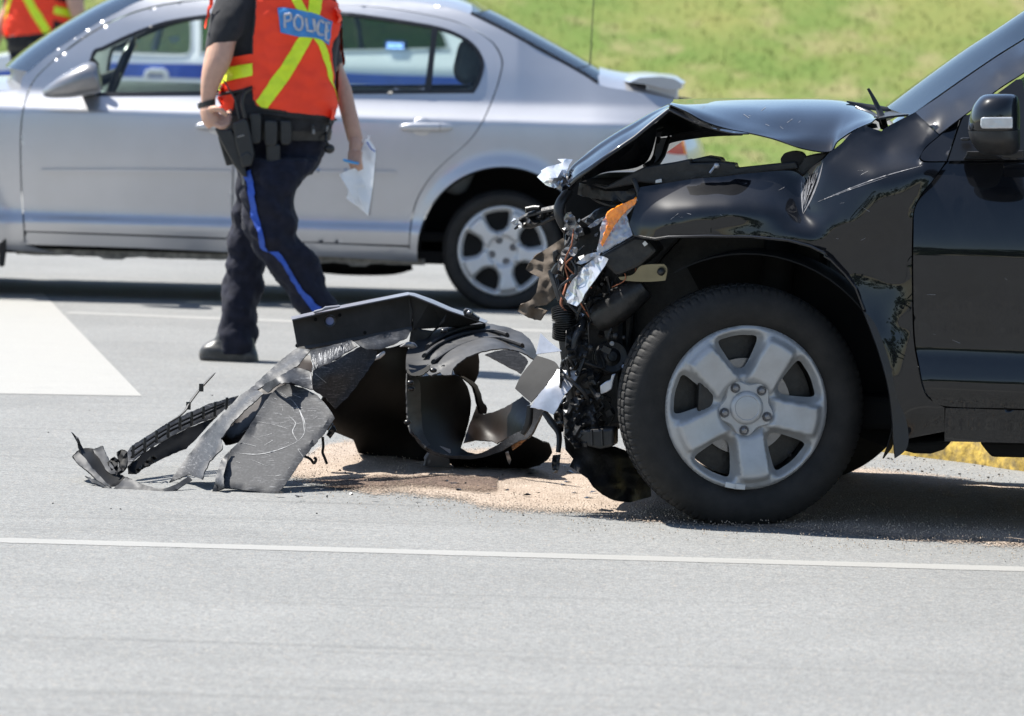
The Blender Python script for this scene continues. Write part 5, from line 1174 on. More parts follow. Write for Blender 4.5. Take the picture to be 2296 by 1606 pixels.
ppan('blue_stripe', [(-150, 175), (100, 150), (212, 141), (330, 143), (500, 146), (800, 165), (1000, 172), (1140, 178), (1140, 200), (1000, 194), (800, 190), (430, 176), (220, 172), (100, 176), (-150, 200)], M['stripe_blue'], shift=-.006, thick=.003)
for zx, zy in ((320, 153), (620, 160)):
    slab('door_handle', [(zx, zy + 22), (zx + 5, zy + 6), (zx + 18, zy), (zx + 48, zy + 1), (zx + 57, zy + 10), (zx + 57, zy + 23), (zx + 47, zy + 23), (zx + 45, zy + 11), (zx + 14, zy + 10), (zx + 9, zy + 23)], -.04, .03, PF, wp_, pol, .006)
    slab('handle_cup', [(zx + 8, zy + 23), (zx + 14, zy + 8), (zx + 45, zy + 9), (zx + 48, zy + 23)], -.012, .01, PF, M['frame_grey'], pol, .003)
def pacross(name, near, mt, crown=(0, 0, .05)):
    rows = []
    for k in range(7):
        t = k / 6; b = (4 * t * (1 - t)) ** .7
        rows.append([Vector((p.x + crown[0] * b, p.y + (PW - 2 * p.y) * t, p.z + crown[2] * b)) for p in near])
    sheet_rows(name, rows, mt, pol, 4, 2, .004)
def PS(pts):
    out = []
    for p in pts:
        off = 0
        for _ in range(3): q = PF.S(p[0], p[1], off); off = pp(q.z)
        out.append(PF.S(p[0], p[1], off))
    return out
pacross('roof', PS([(250, 5), (330, -30), (500, -42), (800, -38), (960, -10)]), wp_); pacross('windscreen', PS([(110, 100), (180, 52), (250, 5)]), M['far_glass'], (-.15, 0, 0)); pacross('rear_window', PS([(960, -10), (1060, 60), (1110, 110)]), M['far_glass'], (.1, 0, 0)); pacross('tailgate', PS([(1110, 110), (1150, 200), (1150, 330)]), wp_, (.06, 0, 0)); pacross('bonnet', PS([(110, 100), (60, 118), (-60, 140), (-165, 188), (-170, 300)]), wp_, (-.05, 0, .05))
for x in (-30, 960):
    q = PF.S(x, 345, .05)
    for yy in (.06, PW - .3): mb = MB(); mb.lathe([(0, .02), (.0, .2), (.0, .33), (.22, .33), (.22, .02)], (q.x, yy, .335), (0, 1, 0), 32); mb.build('wheel', M['rubber'], pol)
# partition mesh, red seat-belt tab, paper, blue strobe in the window
slab('seat_divider', Z1([(942, 150), (968, 150), (930, 305), (898, 305)]), .5, .1, PF, M['frame_grey'], pol, .01)
mb = MB()
for k in range(60):
    a = PF.S(215 + k * 3.6, 128, .75); b = PF.S(215 + k * 3.6 + 40, 20, .75); mb.tube([a, b], .004, 4)
    if k < 34: mb.tube([PF.S(215 + k * 6.4, 20, .75), PF.S(215 + k * 6.4 + 40, 128, .75)], .004, 4)
o = mb.build('cage_mesh', M['frame_grey'], pol); o['kind'] = 'stuff'
slab('red_tab', Z1([(778, 215), (808, 215), (805, 250), (812, 262), (802, 292), (782, 292), (786, 255), (770, 245)]), .1, .03, PF, mat('red_plastic', (.7, .05, .03), .4), pol, .004)
slab('paper_note', Z1([(1005, 232), (1055, 212), (1085, 240), (1035, 262)]), .3, .004, PF, mat('paper_slip', (.6, .66, .58), .8), pol, 0)
led = bpy.data.materials.new('blue_strobe'); led.use_nodes = True; lb = led.node_tree.nodes['Principled BSDF']; lb.inputs['Emission Color'].default_value = (.25, .45, 1, 1); lb.inputs['Emission Strength'].default_value = 3.5
slab('strobe_housing', [(862, 91), (910, 93), (908, 114), (862, 113)], .06, .05, PF, mat('strobe_dark_blue', (.02, .05, .16), .3), pol, .005)
for i in range(6):
    for j in range(2):
        q = PF.S(870 + i * 6.3, 98.5 + j * 7 + i * .25, .052); mb = MB(); mb.ball(q, .006, 6); mb.build('strobe_diode', led, pol)
mb = MB(); q = PF.S(800, 172, .0); mb.box((PF.S(600, 100, .5).x, PW / 2, .7), (2.6, 1.5, .4)); mb.build('cabin_seats', M['seat'], pol)

# ================================================================== WALKING OFFICER
OF = At(G(515, 812)); OD = OF.o.y
off_ = thing('person', 'walking officer in black uniform and orange vest with yellow stripes, holding a notepad', 'person', OF.o, 0, 'officers in orange vests')
M['skin'] = mat('skin', (.52, .31, .225), .5, 0, 0, .4, .08, 40, sub=.15, bump=.12, bscale=300)
M['uniform'] = mat('black_uniform_cloth', (.0115, .0125, .0225), .85, 0, 0, .2, .3, 30, bump=.25, bscale=500, sheen=.05)
M['shirt'] = mat('black_shirt_cloth', (.026, .026, .029), .8, 0, 0, .2, .2, 25, bump=.25, bscale=400, sheen=.1)
M['orange_vest'] = mat('orange_vest_mesh', (.98, .062, .022), .6, 0, 0, .3, .07, 7, bump=.3, bscale=14)
M['yellow_tape'] = mat('yellow_tape', (.72, .88, .02), .45, 0, 0, .5, .07, 20, bump=.2, bscale=40)
M['sign_blue'] = mat('blue_back_patch', (.055, .24, .56), .4, 0, 0, .5, .12, 30, bump=.3, bscale=40)
M['letter_silver'] = mat('silver_letters', (.48, .48, .52), .4, 0, 0, .5, .15, 60)
M['stripe'] = mat('trouser_stripe_blue', (.030, .085, .40), .7, 0, 0, .3, .08, 30)
M['leather'] = mat('black_leather', (.014, .014, .014), .45, 0, 0, .5, .2, 40, bump=.2, bscale=150)
M['boot'] = mat('scuffed_boot', (.030, .029, .027), .42, 0, 0, .5, .3, 15, dirt=(.22, .20, .18), dirt_amt=.4, dirt_scale=14, bump=.25, bscale=60)
M['paper'] = mat('white_paper', (.90, .90, .90), .8, 0, 0, .3, .02, 30)
D0 = OD
_n = M['paper'].node_tree; _t = _n.nodes.new('ShaderNodeBsdfTranslucent'); _t.inputs[0].default_value = (.95, .95, .95, 1); _m = _n.nodes.new('ShaderNodeMixShader'); _m.inputs[0].default_value = .6
_o = _n.nodes['Material Output']; _n.links.new(_n.nodes['Principled BSDF'].outputs[0], _m.inputs[1]); _n.links.new(_t.outputs[0], _m.inputs[2]); _n.links.new(_m.outputs[0], _o.inputs[0])
def oblob(name, secs, mt, parent=off_, n=24, pw=2.2):
    return blob(name, [(a, b, c, d, D0 + e, h) for a, b, c, d, e, h in secs], mt, parent, n, pw, OF)
def join_mesh(name, objs, mt, parent, voxel, smooth_it=6, disp=0.0, dscale=.1):
    V = []; Fc = []
    for o in objs:
        b = len(V); mwm = o.matrix_basis; V += [mwm @ v.co for v in o.data.vertices]; Fc += [tuple(i + b for i in p.vertices) for p in o.data.polygons]; bpy.data.objects.remove(o)
    o = mesh_obj(name, V, Fc, mt, parent)
    rm = o.modifiers.new('remesh', 'REMESH'); rm.mode = 'VOXEL'; rm.voxel_size = voxel; rm.use_smooth_shade = True
    sm = o.modifiers.new('smooth', 'SMOOTH'); sm.iterations = smooth_it; sm.factor = .5
    if disp:
        tx = bpy.data.textures.new(name + '_folds', 'CLOUDS'); tx.noise_scale = dscale; tx.noise_depth = 2; tx.noise_type = 'HARD_NOISE' if name == 'trousers' else 'SOFT_NOISE'
        dm = o.modifiers.new('folds', 'DISPLACE'); dm.texture = tx; dm.strength = disp; dm.mid_level = .5; dm.texture_coords = 'LOCAL'
    return o
# --- shirt / torso
torso = [(512, 312, 738, 318, .02, .13), (504, 285, 744, 292, .01, .15), (497, 250, 748, 262, .0, .155), (493, 210, 750, 222, .0, .155), (497, 165, 752, 178, .0, .15), (502, 120, 756, 130, .0, .145), (500, 70, 762, 80, .0, .145), (492, 25, 760, 35, .0, .14), (492, -15, 742, -8, .0, .13), (520, -48, 715, -42, .0, .10), (580, -62, 680, -60, .0, .07)]
shirt = oblob('shirt_parts', torso, M['shirt'], n=40, pw=2.5)
sl_l = oblob('s', [(456, 118, 526, 98, -.13, .062), (462, 90, 545, 75, -.13, .068), (470, 50, 560, 45, -.11, .078), (478, 10, 575, 5, -.08, .085), (490, -20, 590, -25, -.05, .08), (520, -40, 600, -45, -.02, .06)], M['shirt'])
sl_r = oblob('s', [(741, 158, 769, 143, .12, .055), (735, 120, 765, 110, .12, .06), (725, 75, 760, 70, .11, .07), (710, 25, 755, 25, .09, .08), (690, -15, 740, -10, .06, .08), (660, -40, 715, -38, .04, .06)], M['shirt'])
shirt = join_mesh('shirt', [shirt, sl_l, sl_r], M['shirt'], off_, .012, 5, .012, .09)
# --- trousers: pelvis, far leg, near leg
pel = oblob('p', [(536, 400, 700, 395, .03, .10), (528, 370, 722, 362, .02, .135), (518, 335, 734, 335, .02, .14), (510, 300, 742, 308, .02, .135), (510, 285, 740, 292, .02, .13)], M['uniform'], n=36, pw=2.4)
leg_f = oblob('p', [(486, 793, 571, 797, .08, .085), (484, 770, 576, 775, .08, .085), (484, 745, 577, 748, .08, .082), (490, 700, 578, 708, .09, .080), (497, 655, 588, 662, .10, .080), (505, 605, 594, 612, .11, .085), (510, 560, 598, 565, .12, .09), (513, 510, 612, 515, .12, .095), (522, 460, 640, 465, .12, .105), (530, 410, 660, 405, .10, .115), (535, 360, 680, 350, .08, .12)], M['uniform'], n=28)
leg_n = oblob('p', [(690, 778, 774, 728, -.10, .075), (674, 712, 764, 690, -.10, .078), (650, 668, 735, 652, -.11, .080), (622, 632, 722, 612, -.12, .084), (594, 600, 706, 572, -.13, .088), (574, 560, 684, 548, -.14, .090), (556, 530, 664, 528, -.15, .094), (546, 495, 670, 490, -.15, .10), (540, 450, 664, 445, -.14, .11), (536, 405, 690, 400, -.11, .12), (530, 360, 715, 355, -.07, .125)], M['uniform'], n=28)
def crease(o, amp, seed):
    for v in o.data.vertices:
        p = v.co; k = noise.noise(Vector((p.x * 9, p.y * 9, p.z * 16 + p.x * 8 + seed))) * amp; v.co += v.normal * k
for o, s in ((leg_f, 1), (leg_n, 5)): crease(o, .026, s)
trousers = join_mesh('trousers', [pel, leg_f, leg_n], M['uniform'], off_, .010, 3, .018, .075)
# --- body: head, neck, forearms, hands as one skin
def opt(x, y, d): return OF.S(x, y, D0 + d)
parts = []
parts.append(oblob('b', [(452, 238, 483, 230, -.17, .026), (450, 210, 487, 205, -.17, .032), (451, 175, 503, 172, -.165, .044), (456, 140, 520, 135, -.155, .055), (465, 100, 530, 92, -.14, .055), (480, 40, 545, 35, -.11, .055)], M['skin']))
parts.append(oblob('b', [(780, 318, 814, 312, .05, .022), (771, 285, 806, 275, .06, .026), (762, 250, 797, 238, .08, .032), (750, 205, 787, 195, .10, .038), (742, 165, 770, 150, .12, .042), (738, 110, 762, 100, .12, .04)], M['skin']))
def tubeo(pts, r, n=12, flat=1.0):
    mb = MB(); q = catmull([tuple(opt(*p)) for p in pts], 4); rr = r if not isinstance(r, list) else [float(a) for a in np.interp(np.linspace(0, 1, len(q)), np.linspace(0, 1, len(r)), r)]
    mb.tube(q, rr, n, flat=flat); return mb.build('b', M['skin'], off_)
# left hand, half closed: palm, four curling fingers, thumb
parts.append(tubeo([(466, 228, -.17), (468, 248, -.175), (474, 268, -.18), (482, 280, -.18)], [.026, .036, .038, .030], 14))
for k in range(4):
    y0 = 276 - 7 * k; parts.append(tubeo([(478, y0, -.195 + .018 * k), (496, y0 + 9 - k, -.215 + .02 * k), (510, y0 + 3 - k, -.205 + .02 * k), (516 + 2 * (k % 2), y0 - 8, -.185 + .02 * k)], [.0115, .011, .010, .0078], 10))
parts.append(tubeo([(470, 246, -.20), (484, 244, -.225), (499, 250, -.225), (509, 259, -.215)], [.014, .0125, .011, .008], 10))
# right hand round the notepad: palm, four fingers down its face, thumb behind
parts.append(tubeo([(796, 310, .05), (798, 326, .04), (797, 342, .03)], [.025, .033, .031], 14, .8))
for k in range(4):
    x0 = 786 + 7 * k; parts.append(tubeo([(x0, 340, .015 - .006 * k), (x0 - 1, 356, -.005 - .004 * k), (x0 + 1, 372 - 3 * abs(k - 1.5), -.008 - .004 * k), (x0 + 4, 384 - 3 * abs(k - 1.5), .006 - .004 * k)], [.0115, .0105, .0095, .0075], 10))
parts.append(tubeo([(806, 322, .05), (818, 334, .055), (824, 350, .05), (825, 362, .045)], [.014, .012, .011, .008], 10))
# neck and head (above the picture), looking left along the walk
hc = opt(626, -152, .02)
mb = MB(); mb.tube([opt(630, -20, .02), opt(630, -60, .02), opt(628, -100, .02)], [.072, .060, .058], 18); parts.append(mb.build('b', M['skin'], off_))
mb = MB(); mb.ball(hc + Vector((0, 0, .015)), (.098, .078, .112), 14); parts.append(mb.build('b', M['skin'], off_))
mb = MB(); mb.ball(hc + Vector((-.045, 0, -.065)), (.062, .055, .060), 10); mb.tube([hc + Vector((-.088, 0, .02)), hc + Vector((-.112, 0, -.018)), hc + Vector((-.094, 0, -.030))], [.010, .014, .010], 8); mb.ball(hc + Vector((-.098, 0, -.062)), (.014, .024, .008), 6); mb.ball(hc + Vector((-.098, 0, -.074)), (.013, .022, .008), 6); mb.ball(hc + Vector((-.086, 0, .035)), (.016, .055, .010), 6)
for s in (-1, 1): mb.ball(hc + Vector((.012, s * .080, -.005)), (.020, .010, .033), 8)
parts.append(mb.build('b', M['skin'], off_))
body = join_mesh('body', parts, M['skin'], off_, .0036, 3)
for s in (-1, 1): mb = MB(); mb.ball(hc + Vector((-.086, s * .031, .018)), (.012, .014, .010), 8); mb.build('eye', M['paper'], off_); mb = MB(); mb.ball(hc + Vector((-.0955, s * .032, .018)), (.004, .006, .006), 6); mb.build('pupil', M['leather'], off_)
mb = MB(); mb.ball(hc + Vector((.012, 0, .028)), (.098, .086, .104), 14); o = mb.build('hair', mat('dark_hair', (.03, .02, .014), .7, var=.4, vscale=60), off_)
for v in o.data.vertices:
    lim = hc.z + (.02 if v.co.x < hc.x - .02 else -.05)
    if v.co.z < lim: v.co.z = lim + (v.co.z - lim) * .05
mb = MB(); mb.lathe([(.035, .106), (.06, .112), (.10, .125), (.125, .118), (.135, .06), (.137, .001)], hc + Vector((.01, 0, 0)), (-.08, 0, 1), 32); cp = mb.build('cap', M['uniform'], off_)
panel_c = MB(); panel_c.rings([[hc + Vector((-.09 - a * math.cos(t), .085 * math.sin(t), .055 - a * .35 * math.cos(t))) for t in np.linspace(-1.45, 1.45, 16)] for a in (.0, .05)], caps=False); o = panel_c.build('cap_peak', M['leather'], off_); solid(o, .004)
# --- boots
oblob('boot', [(448, 806, 578, 824, .06, .050), (446, 798, 580, 818, .06, .052), (447, 788, 580, 806, .06, .053), (453, 777, 578, 795, .06, .052), (466, 767, 575, 785, .07, .054), (480, 760, 572, 772, .07, .055), (488, 745, 570, 758, .07, .055)], M['boot'], n=30, pw=2.6)
oblob('boot_sole', [(452, 806, 577, 823.5, .06, .050), (447, 801, 580, 819, .06, .055), (448, 797, 580, 814, .06, .055)], M['leather'], n=30, pw=2.8)
oblob('boot', [(705, 800, 762, 810, -.10, .048), (690, 785, 775, 780, -.10, .052), (690, 755, 778, 745, -.10, .052), (684, 725, 770, 715, -.10, .052)], M['boot'], n=26)
# --- vest
bpy.context.view_layer.update()
bv_s = world_bvh([shirt]); bv_t = world_bvh([trousers])
dk = dict(parent=off_, maxd=.6, wave=.010)
vest_poly = ZA([(600, -60), (600, 0), (590, 250), (575, 520), (575, 830), (592, 965), (640, 1030), (780, 1057), (1000, 1077), (1200, 1112), (1357, 1152), (1352, 1050), (1335, 900), (1322, 700), (1302, 500), (1320, 420), (1362, 300), (1412, 200), (1426, 150), (1400, 80), (1290, 0), (1200, -90)])
vest = drape('vest', vest_poly, bv_s, M['orange_vest'], lift=.013, step=7, thick=.003, corner=55, **dk)
drape('vest_strap', ZA([(582, 515), (400, 546), (345, 660), (215, 905), (380, 872), (582, 836)]), bv_s, M['orange_vest'], lift=.011, step=7, thick=.003, **dk)
drape('vest_flap', ZA([(213, 935), (380, 900), (406, 925), (402, 1010), (386, 1092), (330, 1062), (270, 1012), (215, 965)]), bv_s, M['orange_vest'], lift=.011, step=6, thick=.003, **dk)
drape('vest_front_edge', ZA([(145, -30), (130, 60), (140, 200), (158, 292), (170, 200), (185, 80), (200, -30)]), bv_s, M['orange_vest'], lift=.012, step=6, thick=.003, **dk)
V = []; Fc = []                                  # the front half of the vest, turned away from the viewer
dgp = bpy.context.evaluated_depsgraph_get(); ev = shirt.evaluated_get(dgp); me = ev.to_mesh(); mw_ = ev.matrix_world
for p in me.polygons:
    c = mw_ @ p.center; nn = mw_.to_3x3() @ p.normal
    if nn.y > .12 and 1.03 < c.z < 1.5 and OF.o.x + .0 < c.x < OF.o.x + .44 and c.y > OF.o.y - .03:
        b = len(V); V += [me.vertices[i].co + me.vertices[i].normal * .012 for i in p.vertices]; Fc.append(tuple(range(b, b + len(p.vertices))))
ev.to_mesh_clear()
if V: mesh_obj('vest_front', V, Fc, M['orange_vest'], off_)
tp_ = lambda name, poly, **k: drape(name, ZA(poly), bv_s, M['yellow_tape'], parent=off_, lift=.0180, step=5, thick=.0015, maxd=.6, wave=.010, **k)
tp_('reflective_tape', [(1015, 340), (1140, 362), (1090, 460), (960, 690), (850, 860), (715, 1042), (660, 1028), (610, 970), (720, 810), (850, 610), (950, 450)])
tp_('reflective_tape', [(1138, 362), (1185, 362), (1250, 430), (1288, 590), (1302, 720), (1348, 965), (1322, 850), (1268, 730), (1232, 580), (1192, 450)])
tp_('reflective_tape', [(920, -30), (1010, -30), (1060, 60), (1098, 128), (1000, 98), (965, 50)]); tp_('reflective_tape', [(1110, -40), (1220, -40), (1205, 100), (1186, 162), (1094, 132)])
tp_('reflective_tape', [(352, 652), (580, 612), (578, 730), (350, 785), (262, 868), (292, 780)])
patch_ = drape('back_patch', ZA([(812, 82), (910, 84), (1010, 102), (1100, 128), (1200, 160), (1305, 212), (1292, 300), (1276, 432), (1230, 395), (1170, 365), (1080, 352), (960, 340), (838, 315), (825, 200)]), bv_s, M['sign_blue'], parent=off_, lift=.021, step=5, thick=.0012, maxd=.6, wave=.010)
LET = {'P': [[(888, 272), (876, 140)], [(876, 142), (925, 140), (940, 165), (932, 200), (885, 208)]], 'O': [[(990, 160), (968, 200), (975, 255), (1005, 285), (1035, 270), (1046, 225), (1036, 180), (1008, 158), (990, 160)]],
       'L': [[(1078, 180), (1092, 292), (1140, 300)]], 'I': [[(1142, 185), (1158, 300)]], 'C': [[(1228, 225), (1205, 200), (1182, 225), (1180, 290), (1198, 332), (1226, 330)]], 'E': [[(1282, 225), (1250, 215), (1246, 375), (1272, 390)], [(1248, 292), (1272, 300)]]}
for ch, strokes in LET.items():
    MBV = []; MBF = []
    for s in strokes:
        poly = ZA(stroke(catmull(s, 4) if len(s) > 2 and ch in 'POC' else s, 21)); o = drape('letter', poly, bv_s, M['letter_silver'], parent=off_, lift=.0236, step=4, thick=.0008, maxd=.6, curved=False, wave=.010)
        b = len(MBV); MBV += [v.co.copy() for v in o.data.vertices]; MBF += [tuple(i + b for i in p.vertices) for p in o.data.polygons]; bpy.data.objects.remove(o)
    o = mesh_obj('letter', MBV, MBF, M['letter_silver'], patch_); solid(o, .0008, 1)
def hem(pts, name, mt, r=.004):
    q = []
    for p in catmull(ZA(pts), 6):
        d = ray(p[0], p[1]).normalized(); h = bv_s.ray_cast(CAM, d)
        if h[0] is not None: q.append(h[0] + h[1] * .015 - OF.o)
    if len(q) > 3: mb = MB(); mb.tube(q, r, 6); mb.build(name, mt, off_)
hem([(590, 960), (640, 1030), (780, 1057), (1000, 1077), (1200, 1112), (1350, 1150)], 'vest_binding', M['leather'], .005)
hem([(600, 10), (590, 250), (576, 520)], 'vest_binding', M['leather']); hem([(1330, 410), (1362, 300), (1408, 205), (1418, 150), (1398, 85)], 'vest_binding', M['leather']); hem([(220, 915), (380, 882), (500, 860), (575, 838)], 'vest_binding', M['shirt'], .006)
drape('vest_lower_band', ZA([(580, 838), (600, 965), (650, 1035), (800, 1062), (1000, 1082), (1200, 1116), (1352, 1155), (1340, 1190), (1180, 1150), (900, 1120), (660, 1090), (580, 1120), (470, 1130), (400, 1080), (410, 925), (500, 860)]), bv_s, M['shirt'], lift=.008, step=8, thick=.003, **dk)
# --- trouser stripe
drape('trouser_stripe', ZB([(388, 88), (436, 86), (470, 320), (498, 480), (520, 560), (545, 640), (560, 680), (630, 675), (700, 780), (790, 920), (870, 1010), (950, 1090), (900, 1140), (820, 1020), (740, 900), (650, 760), (580, 690), (510, 640), (480, 540), (450, 480), (425, 330), (400, 180)]), bv_t, M['stripe'], lift=.009, step=6, thick=.0015, **dk)
# --- belt and kit
oblob('duty_belt', [(507, 309, 741, 315, .015, .148), (505, 300, 743, 306, .015, .150), (503, 288, 745, 294, .012, .152)], M['leather'], n=40, pw=2.5)
def kit(name, poly, d, depth, mt=M['leather'], bv=.008, fn=ZA): return slab(name, [(p[0], p[1]) for p in fn(poly)], D0 + d, depth, OF, mt, off_, bv)
kit('holster', [(205, 1225), (300, 1240), (370, 1235), (420, 1330), (480, 1470), (500, 1606), (520, 1700), (470, 1690), (400, 1600), (330, 1480), (250, 1330)], -.22, .06)
kit('holster_plate', [(235, 1310), (270, 1340), (330, 1480), (400, 1570), (320, 1592), (290, 1500)], -.15, .03)
kit('radio', [(380, 1180), (480, 1135), (520, 1150), (560, 1330), (590, 1500), (530, 1535), (440, 1500), (400, 1370)], -.235, .07)
kit('radio_screen', [(420, 1305), (488, 1285), (495, 1300), (428, 1322)], -.238, .01, M['steel'], .001)
kit('radio_clip', [(440, 1495), (520, 1440), (585, 1500), (560, 1590), (470, 1606)], -.24, .06)
for x0, y0, x1, y1, d in ((540, 1080, 655, 1380, -.20), (680, 1150, 810, 1400, -.19), (830, 1150, 945, 1390, -.175)): kit('belt_pouch', [(x0 + 8, y0), (x1 - 8, y0 + 5), (x1, y0 + 60), (x1 - 5, y1 - 25), (x1 - 30, y1), (x0 + 20, y1), (x0 + 5, y1 - 40), (x0, y0 + 50)], d, .06)
kit('baton_holder', [(700, 1380), (830, 1380), (835, 1560), (800, 1625), (730, 1625), (705, 1560)], -.185, .05)
kit('belt_keeper', [(1135, 1190), (1165, 1192), (1170, 1300), (1130, 1300)], -.16, .03); kit('key_ring', [(1142, 1240), (1166, 1240), (1168, 1285), (1142, 1285)], -.164, .01, M['steel'], .002); kit('belt_keeper', [(1280, 1205), (1300, 1210), (1285, 1265), (1272, 1260)], -.12, .02, M['steel'], .002)
kit('knife_sheath', [(355, 75), (378, 75), (382, 190), (362, 192)], -.19, .012, M['steel'], .002, ZB)
mb = MB(); mb.tube([opt(*ZA([(290, 765)])[0], -.24), opt(*ZA([(350, 860)])[0], -.24), opt(*ZA([(400, 950)])[0], -.235), opt(*ZA([(440, 1150)])[0], -.22)], .0035, 6); mb.build('radio_antenna', M['leather'], off_)
mb = MB(); mb.tube(catmull([tuple(opt(*ZA([p])[0], d)) for p, d in (((560, 850), -.17), ((490, 900), -.2), ((470, 1000), -.21), ((500, 1130), -.21))], 5), .007, 6); mb.build('radio_cord', M['leather'], off_)
mb = MB(); mb.tube(catmull([tuple(opt(*ZA([p])[0], d)) for p, d in (((1340, 1165), .0), ((1275, 1290), -.08), ((1285, 1370), -.1), ((1320, 1400), -.08))], 5), .006, 6); mb.ball(opt(*ZA([(1305, 1425)])[0], -.08), (.022, .02, .02), 8); mb.build('cuff_strap', M['leather'], off_)
# --- watch
mb = MB(); a, b = opt(449, 236, -.17), opt(482, 228, -.17); c = (a + b) / 2; u = (b - a) / 2 * 1.06; ax = Vector((0.05, .034, 0))
rg = [[c + Vector((0, 0, dz)) + u * math.cos(t) * 1.02 + Vector((0, .036, 0)) * math.sin(t) for t in np.linspace(0, 2 * math.pi, 28, endpoint=False)] for dz in (-.011, -.010, .010, .011)]
mb.rings(rg); mb.build('wrist_watch', M['leather'], off_); mb = MB(); mb.ball(a + Vector((-.004, 0, 0)), (.008, .016, .016), 8); mb.build('watch_case', M['steel'], off_)

# the notepad and pen are held things of their own
NP = At(OF.o); note = thing('notepad', 'spiral notepad with curling white pages held in the hand of the walking officer', 'notepad', OF.o)
zn = zoom(.3749, 733.7, 0)
panel('page', zn([(235, 830), (262, 850), (290, 905), (284, 1000), (272, 1120), (245, 1290), (215, 1230), (180, 1130), (180, 1020), (200, 920)]), [(822, 311, D0 + .03), (842, 340, D0 + .06), (826, 484, D0 - .02), (803, 420, D0 - .02), (801, 385, D0 - .01)], NP, M['paper'], note, 8, .006, rough=.015, rscale=25)
panel('page', zn([(73, 1045), (110, 1025), (165, 1005), (190, 1030), (225, 1100), (240, 1200), (242, 1285), (180, 1230), (130, 1140)]), [(762, 390, D0 - .05), (800, 380, D0 - .015), (822, 480, D0 + .03), (790, 430, D0 - .06)], NP, M['paper'], note, 8, .001, rough=.02, rscale=20)
panel('page', zn([(125, 1140), (112, 1185), (150, 1215), (185, 1235), (160, 1180)]), [(780, 430, D0 + .0), (776, 445, D0 + .01), (800, 462, D0 + .02)], NP, M['paper'], note, 8, .001)
mb = MB()
for k in range(24):
    t = k / 23; q = zn([(286 - 36 * t ** 1.3, 915 + 370 * t)])[0]; c = NP.S(q[0], q[1], D0 + .075); mb.tube([c + Vector((.006 * math.cos(a), .006 * math.sin(a), .001 * a)) for a in np.linspace(0, 6.28, 10)], .0013, 4)
mb.build('spiral_binding', M['trim'], note)
mb = MB(); mb.tube([NP.S(*p, D0 + .03) for p in zn([(238, 850), (262, 890), (288, 908)])], .003, 6); mb.build('cover_edge', M['stripe'], note)
mb = MB(); mb.tube([NP.S(*p, D0 + .07) for p in zn([(240, 822), (255, 822)])], [.006, .006], 8); mb.tube([NP.S(*p, D0 + .07) for p in zn([(246, 825), (246, 850)])], .003, 6); mb.build('page_clip', M['paper'], note)
pen = thing('pen', 'short blue pen held between the fingers of the walking officer', 'pen', OF.o)
mb = MB(); mb.tube([OF.S(*p, D0 - .04) for p in zn([(95, 955), (112, 962), (150, 972), (190, 980)])], [.005, .0065, .0065, .005], 10); mb.build('pen_barrel', mat('blue_pen', (.05, .30, .62), .25, 0, .8), pen)

# ------------------------------------------------------------------ second officer, further off at the left
def second_officer():
    base = G(58, 330); base = CAM + (base - CAM) * 1.0
    d = 37.5; q = P(66, 300, d)
    root = thing('person', 'second officer in orange vest at the top left beyond the silver bonnet', 'person', (q.x, d, 0), 0, 'officers in orange vests')
    # mirrored copies of the first figure's pieces, with no notepad and no lettering
    keep = {'shirt', 'trousers', 'body', 'boot', 'boot_sole', 'vest', 'vest_strap', 'vest_flap', 'vest_front', 'vest_front_edge', 'reflective_tape', 'duty_belt', 'belt_pouch', 'holster', 'radio', 'hair', 'cap', 'cap_peak', 'eye', 'pupil', 'vest_binding', 'vest_lower_band'}
    cx = .23
    for o in [o for o in off_.children if o.name.split('.')[0] in keep]:
        c = o.copy(); COL.objects.link(c); c.parent = root; c.scale = (-1.12, 1.12, 1.12); c.location = (cx * 1.12, 0, 0)
    return root
second_officer()

# ================================================================== TORN PARTS ON THE ROAD
BF = At(G(620, 1100)); bump = thing('torn_bumper', 'torn scuffed black bumper cover lying crumpled on the road in front of the wreck', 'car bumper', BF.o)
def scuff_mat():
    mt, N, L, b = shader('scuffed_bumper_plastic'); tc = N.new('ShaderNodeTexCoord'); p = tc.outputs['Object']
    mp = N.new('ShaderNodeMapping'); L.new(p, mp.inputs[0]); mp.inputs['Scale'].default_value = (30, 30, 260); mp.inputs['Rotation'].default_value = (0, .5, 0)
    s1 = nnoise(N, L, mp.outputs[0], 1.0, 4, .7); d = nnoise(N, L, p, 3.5, 6, .7); f = nnoise(N, L, p, 150, 3)
    k = N.new('ShaderNodeMath'); k.operation = 'MULTIPLY'; L.new(nrange(N, L, s1, .56, .74, 0, .8), k.inputs[0]); L.new(nrange(N, L, d, .42, .62, .1, 1), k.inputs[1])
    c = nmix(N, L, nrange(N, L, f, .45, .7, 0, .35), (.026, .027, .030), (.095, .097, .102)); c = nmix(N, L, k.outputs[0], c, (.33, .33, .34))
    L.new(c, b.inputs['Base Color']); L.new(nrange(N, L, d, .3, .7, .48, .66), b.inputs['Roughness']); b.inputs['Coat Weight'].default_value = .0; b.inputs['Specular IOR Level'].default_value = .35; b.inputs['Coat Roughness'].default_value = .15
    bp = N.new('ShaderNodeBump'); bp.inputs['Strength'].default_value = .25; bp.inputs['Distance'].default_value = .003; L.new(d, bp.inputs['Height']); L.new(bp.outputs[0], b.inputs['Normal'])
    return mt
M['scuff'] = scuff_mat()
M['scrape'] = mat('white_scrape', (.36, .36, .36), .6, 0, 0, .4, .5, 60)
M['glossy_black'] = mat('shade_black_plastic', (.006, .006, .0062), .6, 0, 0, .12, .2, 15, bump=.15, bscale=25)  # near-black and dull, so the colour carries the undertray's shade
